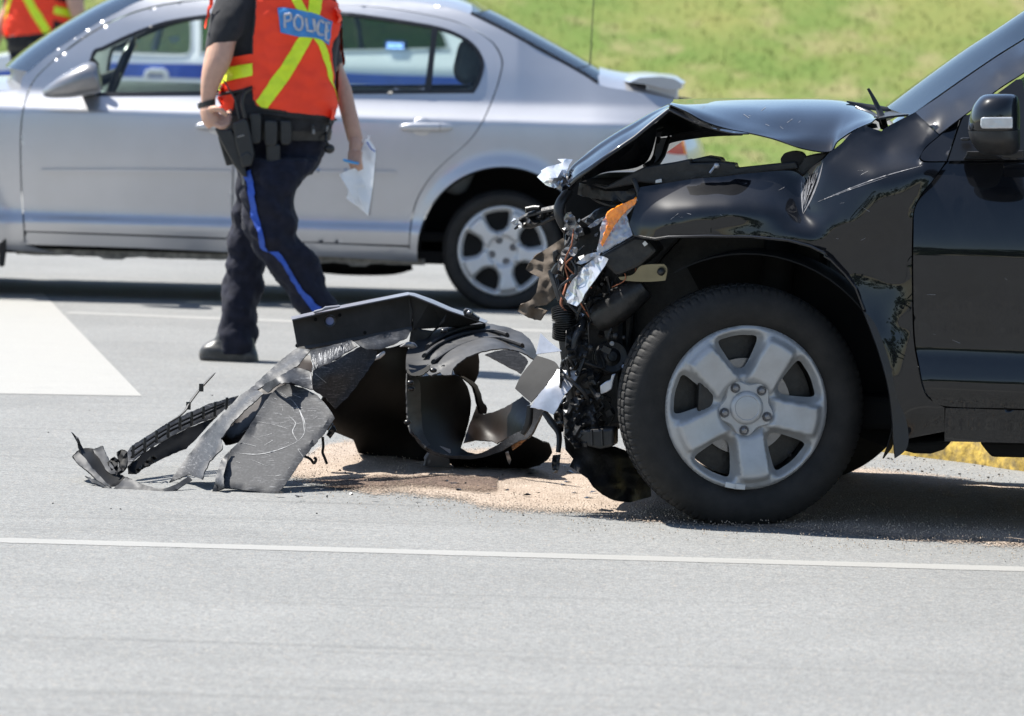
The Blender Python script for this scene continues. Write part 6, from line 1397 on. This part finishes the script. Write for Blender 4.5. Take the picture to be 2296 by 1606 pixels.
M['liner_grey'] = mat('grey_arch_liner', (.034, .035, .038), .58, 0, 0, .3, .3, 14, dirt=(.11, .105, .10), dirt_amt=.3, dirt_scale=12, stretch=(1, 1, 3))
M['brown_black'] = mat('sooty_brown_plastic', (.013, .008, .005), .5, 0, .0, .2, .4, 12, bump=.3, bscale=20)
def bpan(name, pts, ctrl, mt=None, parent=bump, step=9, thick=.004, **k):
    fr = BF; k.setdefault('jag', 2.2); k['curved'] = False; k['kind'] = 'lin'; k.setdefault('relax', 3)
    return panel(name, pts, ctrl, fr, mt or M['scuff'], parent, step, thick, **k)
plate = bpan('bumper_corner', ZC([(1530, 728), (1640, 760), (1740, 808), (1800, 878), (1858, 965), (1790, 1070), (1650, 1230), (1570, 1350), (1455, 1507), (1340, 1472), (1120, 1440), (1020, 1482), (1040, 1400), (1085, 1250), (1150, 1180), (1212, 1120), (1290, 1000), (1380, 850), (1470, 755)]),
    [(500, 1100, 15.33), (640, 860, 15.70), (750, 937, 15.58)], corner=40, angle=25)
bpan('bumper_corner_edge', ZC([(1018, 1484), (1038, 1400), (1083, 1250), (1150, 1178), (1125, 1250), (1098, 1350), (1102, 1442)]), [(475, 1107, 15.42), (486, 1085, 15.335), (500, 1030, 15.43), (515, 1010, 15.46)], step=6)
bpan('bumper_upper_lip', ZC([(1600, 485), (1500, 560), (1400, 650), (1290, 755), (1200, 822), (1070, 960), (950, 1090), (850, 1230), (720, 1412), (800, 1375), (870, 1350), (952, 1388), (965, 1345), (1000, 1262), (1092, 1172), (1082, 1108), (1150, 1008), (1255, 900), (1372, 800), (1328, 772), (1440, 700), (1600, 612), (1692, 500)]),
    [(377, 1084, 15.57), (430, 1060, 15.50), (460, 1035, 15.46), (500, 960, 15.55), (455, 975, 15.72), (560, 880, 15.72), (520, 880, 15.85), (600, 835, 15.80), (570, 860, 15.86), (665, 780, 15.95), (690, 790, 15.84)], kind='mq', step=7)
bpan('bumper_middle', ZC([(1440, 700), (1520, 655), (1600, 618), (1700, 652), (1708, 772), (1640, 752), (1560, 722), (1480, 728), (1400, 792), (1360, 765), (1380, 730)]), [(600, 850, 15.70), (665, 825, 15.78), (700, 870, 15.66), (640, 858, 15.60), (590, 870, 15.72)], step=7, kind='mq')
bpan('bumper_side', ZC([(1708, 648), (1860, 575), (2030, 478), (2151, 510), (2140, 560), (2070, 660), (2000, 760), (1930, 840), (1862, 905), (1800, 832), (1702, 770)]), [(700, 835, 15.72), (805, 780, 15.90), (845, 800, 15.95), (750, 915, 15.78), (770, 860, 15.80), (740, 840, 15.72)], step=8, kind='mq')
bpan('bumper_top', ZC([(1690, 505), (1830, 470), (1970, 438), (2012, 470), (1870, 560), (1712, 642), (1700, 560)]), [(700, 790, 15.85), (787, 764, 15.98), (800, 775, 15.90), (702, 830, 15.74)], step=8)
bpan('bumper_top', ZD([(180, 425), (350, 380), (560, 343), (530, 400), (440, 445), (350, 480), (240, 475)]), [(795, 766, 15.98), (924, 738, 16.15), (880, 775, 16.02), (815, 780, 15.92)], step=8)
bpan('bumper_recess', ZC([(1600, 520), (1450, 640), (1310, 780), (1150, 1005), (1085, 1110), (1110, 1150), (1200, 1130), (1300, 1050), (1500, 800), (1700, 660), (1720, 540)]), [(500, 960, 15.68), (520, 880, 15.93), (600, 835, 15.90), (690, 800, 16.0), (560, 930, 15.72)], M['brown_black'], step=9)
# pale scrapes and scratch lines on the corner
bpy.context.view_layer.update()
bvp = world_bvh([o for o in bump.children if o.name.startswith(('bumper_corner', 'bumper_middle', 'bumper_side', 'bumper_top', 'bumper_upper'))])
rs = random.Random(9)
MV = []; MF = []
def scratch(pts, w, taper=True):
    q = catmull(ZC(pts), 5) if len(pts) > 2 else ZC(pts); n = len(q); ww = [w * (math.sin(math.pi * (i + .3) / n) if taper else 1) * .328 for i in range(n)]; ww = [a * rs.uniform(.25, .75) for a in ww]
    o = drape('s', stroke(q, ww), bvp, M['scrape'], lift=.0012, step=5, thick=0, curved=False, maxd=.4)
    b = len(MV); MV.extend(v.co - BF.o for v in o.data.vertices); MF.extend(tuple(i + b for i in p.vertices) for p in o.data.polygons); bpy.data.objects.remove(o)
for k in range(58):
    t = rs.random(); x = 1705 + 255 * t; yb = 640 - 150 * t + rs.uniform(-35, 12); L_ = rs.uniform(20, 75) * (1.15 - .4 * t)
    scratch([(x, yb), (x + rs.uniform(0, 10), yb - L_)], rs.uniform(3, 9))
for pts, w in ([[(1460, 780), (1560, 840), (1620, 920), (1655, 1010), (1640, 1090), (1580, 1140)], 6], [[(1170, 1205), (1330, 1215), (1470, 1185), (1600, 1130)], 7], [[(1540, 950), (1590, 1000), (1570, 1060), (1600, 1120)], 10], [[(1610, 900), (1640, 980), (1650, 1060)], 8], [[(1320, 990), (1430, 1010), (1540, 1040)], 3], [[(1720, 660), (1800, 725)], 5], [[(1605, 1180), (1640, 1230)], 6], [[(1000, 1220), (1040, 1260)], 6], [[(1700, 560), (1690, 640), (1705, 770)], 6], [[(1200, 1130), (1320, 1160)], 3], [[(1500, 890), (1505, 920)], 4], [[(1570, 890), (1578, 925)], 4], [[(1740, 800), (1810, 880), (1855, 962)], 5]): scratch(pts, w)
for k in range(46):
    x, y = rs.uniform(1150, 1780), rs.uniform(800, 1440); L_ = rs.uniform(15, 90); a = rs.gauss(.05, .35)
    scratch([(x, y), (x + L_ * math.cos(a), y + L_ * math.sin(a))], rs.uniform(1.5, 4))
o = mesh_obj('scratch_marks', MV, MF, M['scrape'], bump); o['kind'] = 'stuff'
# torn lower grille strip with the ribbed ladder
bpan('grille_strip', ZC([(430, 1205), (480, 1150), (560, 1098), (680, 1022), (830, 942), (1000, 868), (1200, 813), (1180, 850), (1150, 872), (1050, 950), (850, 1030), (700, 1112), (560, 1192), (440, 1292)]), [(285, 1030, 15.62), (360, 985, 15.85), (470, 905, 16.15), (534, 890, 16.25), (290, 1045, 15.58), (420, 960, 15.98)], M['scuff'], step=8, thick=.006)
bpan('grille_underside', ZC([(440, 1296), (560, 1198), (700, 1116), (850, 1035), (1055, 955), (1000, 1010), (920, 1100), (850, 1170), (780, 1200), (640, 1262), (500, 1345), (450, 1340)]), [(290, 1050, 15.60), (480, 935, 16.1), (430, 1000, 15.9), (310, 1060, 15.6), (400, 1010, 15.85)], M['glossy_black'], step=9, thick=.005)
for i in range(9):
    t = i / 8; a = ZC([(480 + 640 * t, 1160 - 325 * t - 50 * math.sin(math.pi * t) * .6)])[0]; D = 15.6 + .6 * t; top = BF.S(a[0] + 1, a[1] - 4, D - .02); bot = BF.S(a[0] - 1, a[1] + 26 + 4 * (i % 2), D - .03)
    mb = MB(); mb.box((top + bot) / 2, (.009, .012, (top - bot).length * .95)); o = mb.build('grille_rib', M['trim'], bump); bevel(o, .002)
for k in (0, 1):
    mb = MB(); mb.tube(catmull([tuple(BF.S(*ZC([p])[0], d)) for p, d in (((470, 1190 + 45 * k), 15.58), ((680, 1055 + 30 * k), 15.8), ((860, 965 + 30 * k), 15.95), ((1100, 862 + 20 * k), 16.15))], 5), .004, 6); mb.build('grille_rail', M['glossy_black'], bump)
mb = MB(); mb.tube(catmull([tuple(BF.S(*ZC([p])[0], d)) for p, d in (((700, 1010), 15.8), ((780, 965), 15.85), ((835, 915), 15.88), ((860, 870), 15.9), ((945, 758), 15.95), ((1040, 658), 16.0))], 4), [.002, .004, .005, .007, .0075, .007, .007, .007, .0075, .008, .008, .007, .008, .008, .008, .008, .008, .008, .007, .006, .003][:21], 8, flat=.5)
mb.build('torn_trim', M['liner_grey'], bump)
for p in ((858, 882), (946, 758)): q = BF.S(*ZC([p])[0], 15.9); mb = MB(); mb.box(q, (.014, .012, .024)); mb.build('trim_clip', M['trim'], bump)
def bcr(name, poly, ctrl, mt, amp=.05, rs_=12, parent=bump, **k): return panel(name, poly, ctrl, BF, mt, parent, 6, .005, 'lin', rough=amp, rscale=rs_, angle=30, curved=False, **k)
bpan('corner_end', ZC([(65, 1222), (100, 1190), (150, 1168), (210, 1175), (272, 1155), (290, 1200), (312, 1245), (345, 1300), (375, 1345), (470, 1385), (430, 1402), (380, 1425), (330, 1452), (280, 1425), (235, 1392), (190, 1340), (130, 1300), (90, 1260)]), [(162, 1022, 15.58), (190, 1004, 15.70), (235, 1000, 15.72), (215, 1055, 15.50), (262, 1062, 15.52), (250, 1097, 15.36), (295, 1075, 15.42), (195, 1035, 15.52)], M['glossy_black'], step=6, thick=.006)
bpan('corner_fold', ZC([(70, 1225), (108, 1195), (150, 1240), (200, 1310), (260, 1370), (330, 1448), (280, 1420), (230, 1388), (185, 1338), (130, 1300), (92, 1262)]), [(170, 1020, 15.55), (215, 1055, 15.44), (250, 1095, 15.33)], M['liner_grey'], step=6, thick=.005)
bpan('corner_fold', ZC([(205, 1178), (270, 1156), (300, 1228), (350, 1312), (372, 1345), (330, 1350), (270, 1300), (230, 1240)]), [(210, 1008, 15.66), (235, 1002, 15.62), (262, 1060, 15.47)], M['liner_grey'], step=6, thick=.005)
bpan('corner_lip', ZC([(150, 1365), (195, 1378), (250, 1405), (330, 1455), (380, 1420), (428, 1368), (500, 1400), (560, 1425), (640, 1445), (700, 1445), (760, 1425), (860, 1362), (885, 1388), (800, 1440), (740, 1470), (700, 1485), (600, 1470), (500, 1455), (430, 1462), (330, 1462), (220, 1445), (290, 1440), (200, 1405)]), [(190, 1070, 15.45), (250, 1098, 15.33), (281, 1070, 15.40), (370, 1100, 15.30), (430, 1072, 15.40), (300, 1098, 15.32)], M['liner_grey'], step=6, thick=.006)
bcr('torn_fin', ZC([(60, 1068), (75, 1075), (110, 1120), (140, 1175), (120, 1185), (95, 1130)]), [(162, 972, 15.62), (185, 1006, 15.66)], M['liner_grey'], .02)
bcr('torn_clip', ZC([(375, 1195), (400, 1180), (440, 1195), (445, 1250), (430, 1300), (400, 1345), (370, 1355), (380, 1290)]), [(270, 1015, 15.56), (283, 1040, 15.5), (265, 1062, 15.46)], M['glossy_black'], .03, 8)
bcr('torn_clip', ZC([(300, 1270), (345, 1235), (375, 1250), (370, 1340), (340, 1330)]), [(245, 1035, 15.55), (262, 1060, 15.48)], M['glossy_black'], .03, 8)
bcr('torn_mesh', ZC([(500, 1320), (560, 1270), (600, 1225), (645, 1235), (640, 1262), (580, 1270), (600, 1285), (540, 1300), (505, 1345)]), [(310, 1055, 15.55), (350, 1028, 15.6)], M['glossy_black'], .05, 6)
for pts in ([(1645, 1225), (1690, 1245), (1715, 1275), (1730, 1250), (1715, 1235)], [(1775, 1095), (1780, 1160), (1775, 1200), (1790, 1240), (1805, 1280)]):
    mb = MB(); mb.tube(catmull([tuple(BF.S(*p, 15.62)) for p in ZC(pts)], 4), .0045, 6); mb.build('torn_strand', M['trim'], bump)
bcr('bumper_tab', ZC([(1800, 1080), (1850, 1000), (1870, 1050), (1830, 1105)]), [(735, 975, 15.6), (750, 955, 15.62)], M['trim'], .02)
slab('foam_pad', [(667, 795), (640, 800), (632, 825), (640, 850), (670, 815)], 16.0, .05, BF, M['trim'], bump, .01)

# --- black undertray behind it
tray = thing('undertray', 'flat black undertray panel propped up behind the torn bumper cover', 'car part', BF.o)
panel('tray_sheet', ZD([(530, 440), (420, 470), (300, 480), (150, 620), (0, 760), (-60, 900), (-20, 1000), (60, 1030), (175, 1078), (205, 1165), (320, 1185), (420, 1202), (560, 1225), (645, 1240), (700, 1150), (600, 900), (560, 640)]), [(895, 775, 16.25), (845, 800, 16.1), (770, 940, 16.15), (752, 968, 16.2), (805, 1017, 16.6), (950, 1042, 16.45), (920, 900, 16.4)], BF, M['glossy_black'], tray, 10, .006, kind='mq')
slab('tray_edge_clip', ZD([(300, 545), (330, 520), (375, 490), (385, 510), (350, 540), (315, 555)]), 16.0, .03, BF, M['bright_metal'], tray, .004)
slab('tray_edge_clip', ZD([(470, 465), (530, 430), (575, 435), (600, 465), (560, 475), (520, 465)]), 16.1, .03, BF, M['steel'], tray, .006)

# --- bumper beam
beam = thing('bumper_beam', 'bent dark grey bumper reinforcement beam lying on top of the torn parts', 'car part', BF.o)
M['beam'] = mat('beam_paint', (.060, .058, .055), .5, .2, 0, .4, .2, 14, dirt=(.17, .16, .15), dirt_amt=.25, dirt_scale=9)
M['beam_edge'] = mat('beam_flange_paint', (.20, .20, .22), .35, .4, 0, .5, .15, 14)
slab('beam_face', [(654.5, 716, 16.10), (760, 692, 16.2), (918, 660, 16.35), (926, 700, 16.35), (922, 738, 16.35), (800, 762, 16.24), (667, 784, 16.1)], 0, .07, BF, M['beam'], beam, .004)
slab('beam_face', ZD([(545, 118, 16.36), (680, 165, 16.38), (810, 218, 16.42), (910, 262, 16.45), (1010, 300, 16.48), (900, 330, 16.48), (780, 335, 16.45), (640, 345, 16.40), (570, 350, 16.37)]), 0, .07, BF, M['beam'], beam, .004)
def strip3(name, top, bot, mt, parent, th=.004):
    V = [BF.S(*p) for p in top] + [BF.S(*p) for p in bot]; n = len(top); o = mesh_obj(name, V, [(i, i + 1, n + i + 1, n + i) for i in range(n - 1)], mt, parent, False); solid(o, th, 0)
strip3('beam_flange', [(652, 712, 16.16), (760, 687, 16.26), (916, 656, 16.41)], [(655, 718, 16.06), (761, 693.5, 16.16), (919, 662, 16.31)], M['beam_edge'], beam)
strip3('beam_flange', ZD([(540, 107, 16.42), (580, 112, 16.43), (700, 155, 16.45), (820, 208, 16.48), (1000, 268, 16.52), (1060, 296, 16.55)]), ZD([(542, 124, 16.30), (575, 132, 16.31), (690, 178, 16.33), (808, 228, 16.36), (985, 288, 16.4), (1040, 308, 16.43)]), M['beam_edge'], beam)
strip3('beam_flange', [(668, 780, 16.05), (800, 757, 16.18), (923, 733, 16.3)], [(667, 787, 16.02), (800, 764, 16.15), (924, 741, 16.27)], M['beam'], beam)
# hinge plate on top, sleeve, holes
slab('beam_plate', ZC([(1710, 238), (1770, 222), (1790, 208), (1890, 198), (1895, 208), (1800, 228), (1715, 250)]), 16.1, .05, BF, M['beam_edge'], beam, .003)
c = BF.S(*ZC([(1825, 300)])[0], 16.12)
mb = MB(); mb.lathe([(-.012, .013), (-.014, .018), (-.010, .0185), (.01, .019), (.01, .013)], c, (0, 1, 0), 28, closed=True); mb.build('tow_hook_sleeve', M['trim'], beam)
mb = MB(); mb.lathe([(-.0005, .0132), (-.001, .0001)], c, (0, 1, 0), 20); mb.build('sleeve_inside', mat('pale_blue_plastic', (.25, .28, .50), .5), beam)
for p in ((1728, 292), (1893, 262), (2065, 382), (1600, 470)):
    q = BF.S(*ZC([p])[0], 16.10 + .15 * (p[0] - 1565) / 600); mb = MB(); mb.lathe([(-.006, .0055), (.01, .0055)], q, (0, 1, 0), 12); mb.build('beam_hole', M['dark_gap'], beam)
for poly in ([(895, 225), (915, 210), (955, 222), (965, 245), (990, 262), (1010, 270), (1000, 295), (950, 275), (905, 262)],): slab('beam_clamp', ZD(poly), 16.36, .05, BF, M['engine_black'], beam, .005)
mb = MB(); mb.ball(BF.S(*ZD([(938, 240)])[0], 16.35), .009, 7); mb.build('clamp_bolt', M['steel'], beam)
slab('beam_gusset', ZD([(560, 290), (620, 350), (700, 360), (790, 240), (780, 300), (700, 370), (600, 480), (540, 430)]), 16.38, .03, BF, M['engine_black'], beam, .004)

# --- wheel-arch liner
lin = thing('arch_liner', 'ribbed grey plastic wheel arch liner curled into an open hoop on the road', 'car part', BF.o)
LP = lambda name, pts, ctrl, mt=None, **k: panel(name, ZD(pts), ctrl, BF, mt or M['liner_grey'], lin, k.pop('step', 7), k.pop('thick', .004), k.pop('kind', 'mq'), jag=k.pop('jag', 1.5), **k)
def rib(v):
    out = []
    for p in v:
        X = (p[0] - 733.7) / .33964; Y = (p[1] - 620.8) / .33964
        s = Y - (640 - 320 * math.sin(max(0, min(1, (X - 480) / 900)) * math.pi * .62)); e = max(0, min(1, (X - 640) / 80)) * max(0, min(1, (1300 - X) / 120))
        out.append(-.022 * e * (max(0, math.sin(s / 15.0)) ** 2))
    return np.array(out)
LP('liner_crown', [(522, 522), (546, 462), (650, 382), (800, 322), (960, 298), (1120, 318), (1260, 358), (1350, 428), (1388, 522), (1365, 548), (1310, 510), (1230, 482), (1130, 474), (1000, 500), (905, 542), (835, 600), (820, 645), (765, 648), (745, 628), (690, 652), (645, 632), (600, 652), (560, 650), (524, 620)], [(911, 800, 16.18), (918, 778, 16.30), (1005, 730, 16.55), (1060, 722, 16.60), (1160, 742, 16.55), (1203, 797, 16.35), (1178, 794, 16.2), (1120, 782, 16.12), (1075, 790, 16.05), (1015, 825, 15.98), (990, 840, 15.98), (930, 835, 16.05), (1060, 755, 16.36), (980, 775, 16.28), (1140, 765, 16.38)], extra=rib, step=6, curved=True, corner=60)
LP('liner_lip', [(524, 600), (560, 640), (620, 612), (680, 580), (672, 612), (640, 640), (600, 655), (560, 652), (526, 632)], [(912, 828, 16.0), (965, 820, 16.0), (940, 842, 15.97)], M['glossy_black'])
LP('liner_wall', [(528, 640), (570, 658), (700, 652), (860, 652), (905, 690), (938, 760), (950, 830), (940, 930), (925, 1000), (900, 1080), (882, 1128), (930, 1158), (1000, 1172), (960, 1195), (880, 1198), (760, 1182), (650, 1122), (548, 1012), (530, 860)], [(913, 840, 16.08), (1030, 842, 16.35), (1056, 900, 16.5), (1040, 1000, 16.45), (920, 964, 16.0), (990, 1022, 16.02), (1060, 1026, 16.08), (960, 920, 16.25), (1000, 960, 16.38)], M['glossy_black'])
LP('liner_edge_strip', [(526, 636), (562, 656), (612, 700), (620, 900), (640, 1040), (680, 1110), (650, 1124), (590, 1065), (547, 1012), (528, 860)], [(913, 840, 16.06), (940, 850, 16.1), (944, 960, 16.1), (920, 964, 15.98), (960, 1000, 16.0)], M['liner_grey'])
LP('liner_rim', [(548, 1008), (650, 1118), (760, 1172), (880, 1184), (990, 1172), (1100, 1122), (1230, 1040), (1295, 1008), (1318, 960), (1330, 880), (1345, 862), (1430, 880), (1392, 950), (1332, 1056), (1250, 1090), (1130, 1160), (1010, 1196), (900, 1204), (760, 1192), (640, 1140), (548, 1024)], [(920, 966, 15.98), (1000, 1022, 16.0), (1050, 1026, 16.02), (1110, 1000, 15.95), (1170, 965, 15.85), (1186, 915, 15.8), (1215, 922, 15.75), (1185, 980, 15.8)], M['scuff'], step=6, thick=.008)
for q in ([(640, 520), (720, 455), (840, 400), (980, 368), (1100, 362), (1190, 385)], [(700, 560), (790, 500), (900, 448), (1020, 418), (1150, 412), (1290, 455)], [(760, 600), (840, 545), (930, 498), (1010, 472)], [(660, 462), (760, 395), (900, 342), (1040, 325)]):
    mb = MB(); pts = []
    for p in q:
        z_ = ZD([p])[0]; tt = (p[1] - 330) / 300.0; pts.append(tuple(BF.S(z_[0], z_[1], 16.52 - .50 * max(0, tt) ** .8 - .015)))
    mb.tube(catmull(pts, 5), .011, 8, flat=.6); mb.build('liner_rib', M['liner_grey'], lin)
LP('liner_flap', [(832, 602), (880, 555), (1000, 508), (1005, 600), (992, 660), (970, 702), (925, 682), (880, 655), (842, 648)], [(1016, 825, 16.3), (1073, 793, 16.35), (1062, 858, 16.45), (1020, 838, 16.35)], M['glossy_black'])
LP('liner_stay', [(880, 655), (905, 660), (980, 705), (1010, 760), (1030, 830), (1055, 860), (1052, 905), (1015, 905), (1000, 850), (985, 780), (960, 720)], [(1032, 842, 16.3), (1066, 860, 16.4), (1090, 925, 16.5)], M['trim'], thick=.01)
LP('liner_back_arm', [(1040, 512), (1160, 482), (1260, 498), (1318, 545), (1322, 575), (1282, 640), (1180, 585)], [(1087, 795, 16.7), (1165, 785, 16.75), (1170, 835, 16.7)], M['scuff'])
LP('liner_bowl', [(935, 985), (955, 935), (985, 850), (1010, 900), (1050, 905), (1150, 872), (1240, 822), (1290, 788), (1335, 830), (1325, 930), (1300, 1008), (1220, 1045), (1120, 1100), (1080, 1082), (1000, 1078), (960, 1085), (905, 1095)], [(1050, 955, 16.6), (1065, 920, 16.65), (1172, 890, 16.5), (1186, 905, 16.45), (1180, 960, 16.3), (1060, 990, 16.5), (1120, 980, 16.55), (1045, 990, 16.4)], M['brown_black'], step=8)
LP('liner_foot_tray', [(800, 1190), (960, 1196), (1020, 1190), (1140, 1160), (1250, 1090), (1335, 1050), (1420, 1090), (1462, 1100), (1485, 1165), (1445, 1215), (1360, 1258), (1200, 1270), (1060, 1268), (880, 1262), (815, 1235)], [(1010, 1030, 16.1), (1180, 980, 15.95), (1236, 1015, 16.0), (1195, 1048, 16.2), (1090, 1051, 16.25), (1030, 1045, 16.3), (1130, 1030, 16.15)], M['glossy_black'], step=8)
bcr('liner_chip', ZD([(1175, 1160), (1195, 1150), (1215, 1210), (1205, 1240), (1190, 1215)]), [(1135, 1018, 15.95), (1145, 1035, 15.95)], M['steel'], .01, parent=lin)
bcr('liner_brown_tear', ZD([(1215, 1120), (1260, 1080), (1310, 1050), (1330, 1065), (1260, 1120), (1222, 1140)]), [(1150, 1000, 15.9), (1180, 980, 15.82)], mat('raw_brown', (.22, .10, .035), .5), .02, parent=lin)
for x, y in ((770, 358), (965, 450), (700, 618), (548, 700), (555, 740), (530, 960)):
    q = BF.S(*ZD([(x, y)])[0], 16.3 if y < 500 else 16.0); mb = MB(); mb.ball(q, (.012, .01, .008), 7); mb.build('liner_clip', M['trim'], lin)
foot = thing('plastic_foot', 'pale grey plastic bracket standing under the curled arch liner', 'car part', BF.o)
panel('foot_plate', ZD([(672, 1160), (740, 1175), (805, 1195), (810, 1238), (800, 1262), (765, 1284), (660, 1278)]), [(962, 1015, 16.12), (1005, 1027, 16.15), (960, 1053, 16.26), (990, 1056, 16.24)], BF, mat('pale_grey_plastic', (.34, .33, .35), .5, 0, 0, .4, .1, 20), foot, 7, .03, corner=40)
panel('foot_flange', ZD([(650, 1205), (672, 1165), (664, 1276), (642, 1268)]), [(955, 1030, 16.2), (960, 1050, 16.27)], BF, bpy.data.materials['pale_grey_plastic'], foot, 7, .01, curved=False)
# small plastic splinters
sh = random.Random(21)
M['shard'] = mat('dark_plastic_chip', (.02, .02, .022), .35, 0, .2)
MV = []; MF = []
for k in range(60):
    x, y = sh.uniform(560, 1480), sh.uniform(1045, 1120); g = G(x, y, .012); s = sh.uniform(.004, .014); b = len(MV); ang = sh.uniform(0, 6.28); tz = sh.uniform(.002, .01)
    MV += [g + Vector((math.cos(ang + a) * s * r_, math.sin(ang + a) * s * r_, tz * q_)) for a, r_, q_ in ((0, 1.4, 0), (2.0, .8, 1), (3.5, 1.1, .3), (5.0, .7, .8))]; MF += [(b, b + 1, b + 2), (b, b + 2, b + 3), (b + 1, b + 3, b + 2), (b, b + 3, b + 1)]
o = mesh_obj('plastic_splinters', MV, MF, M['shard'], None, False); tag(o, 'tiny plastic splinters strewn over the granules', kind='stuff')
chip = slab('plastic_chip', [(504, 1142), (509, 1140), (514, 1142), (510, 1145)], 0, .01, BF, M['shard']) if False else None
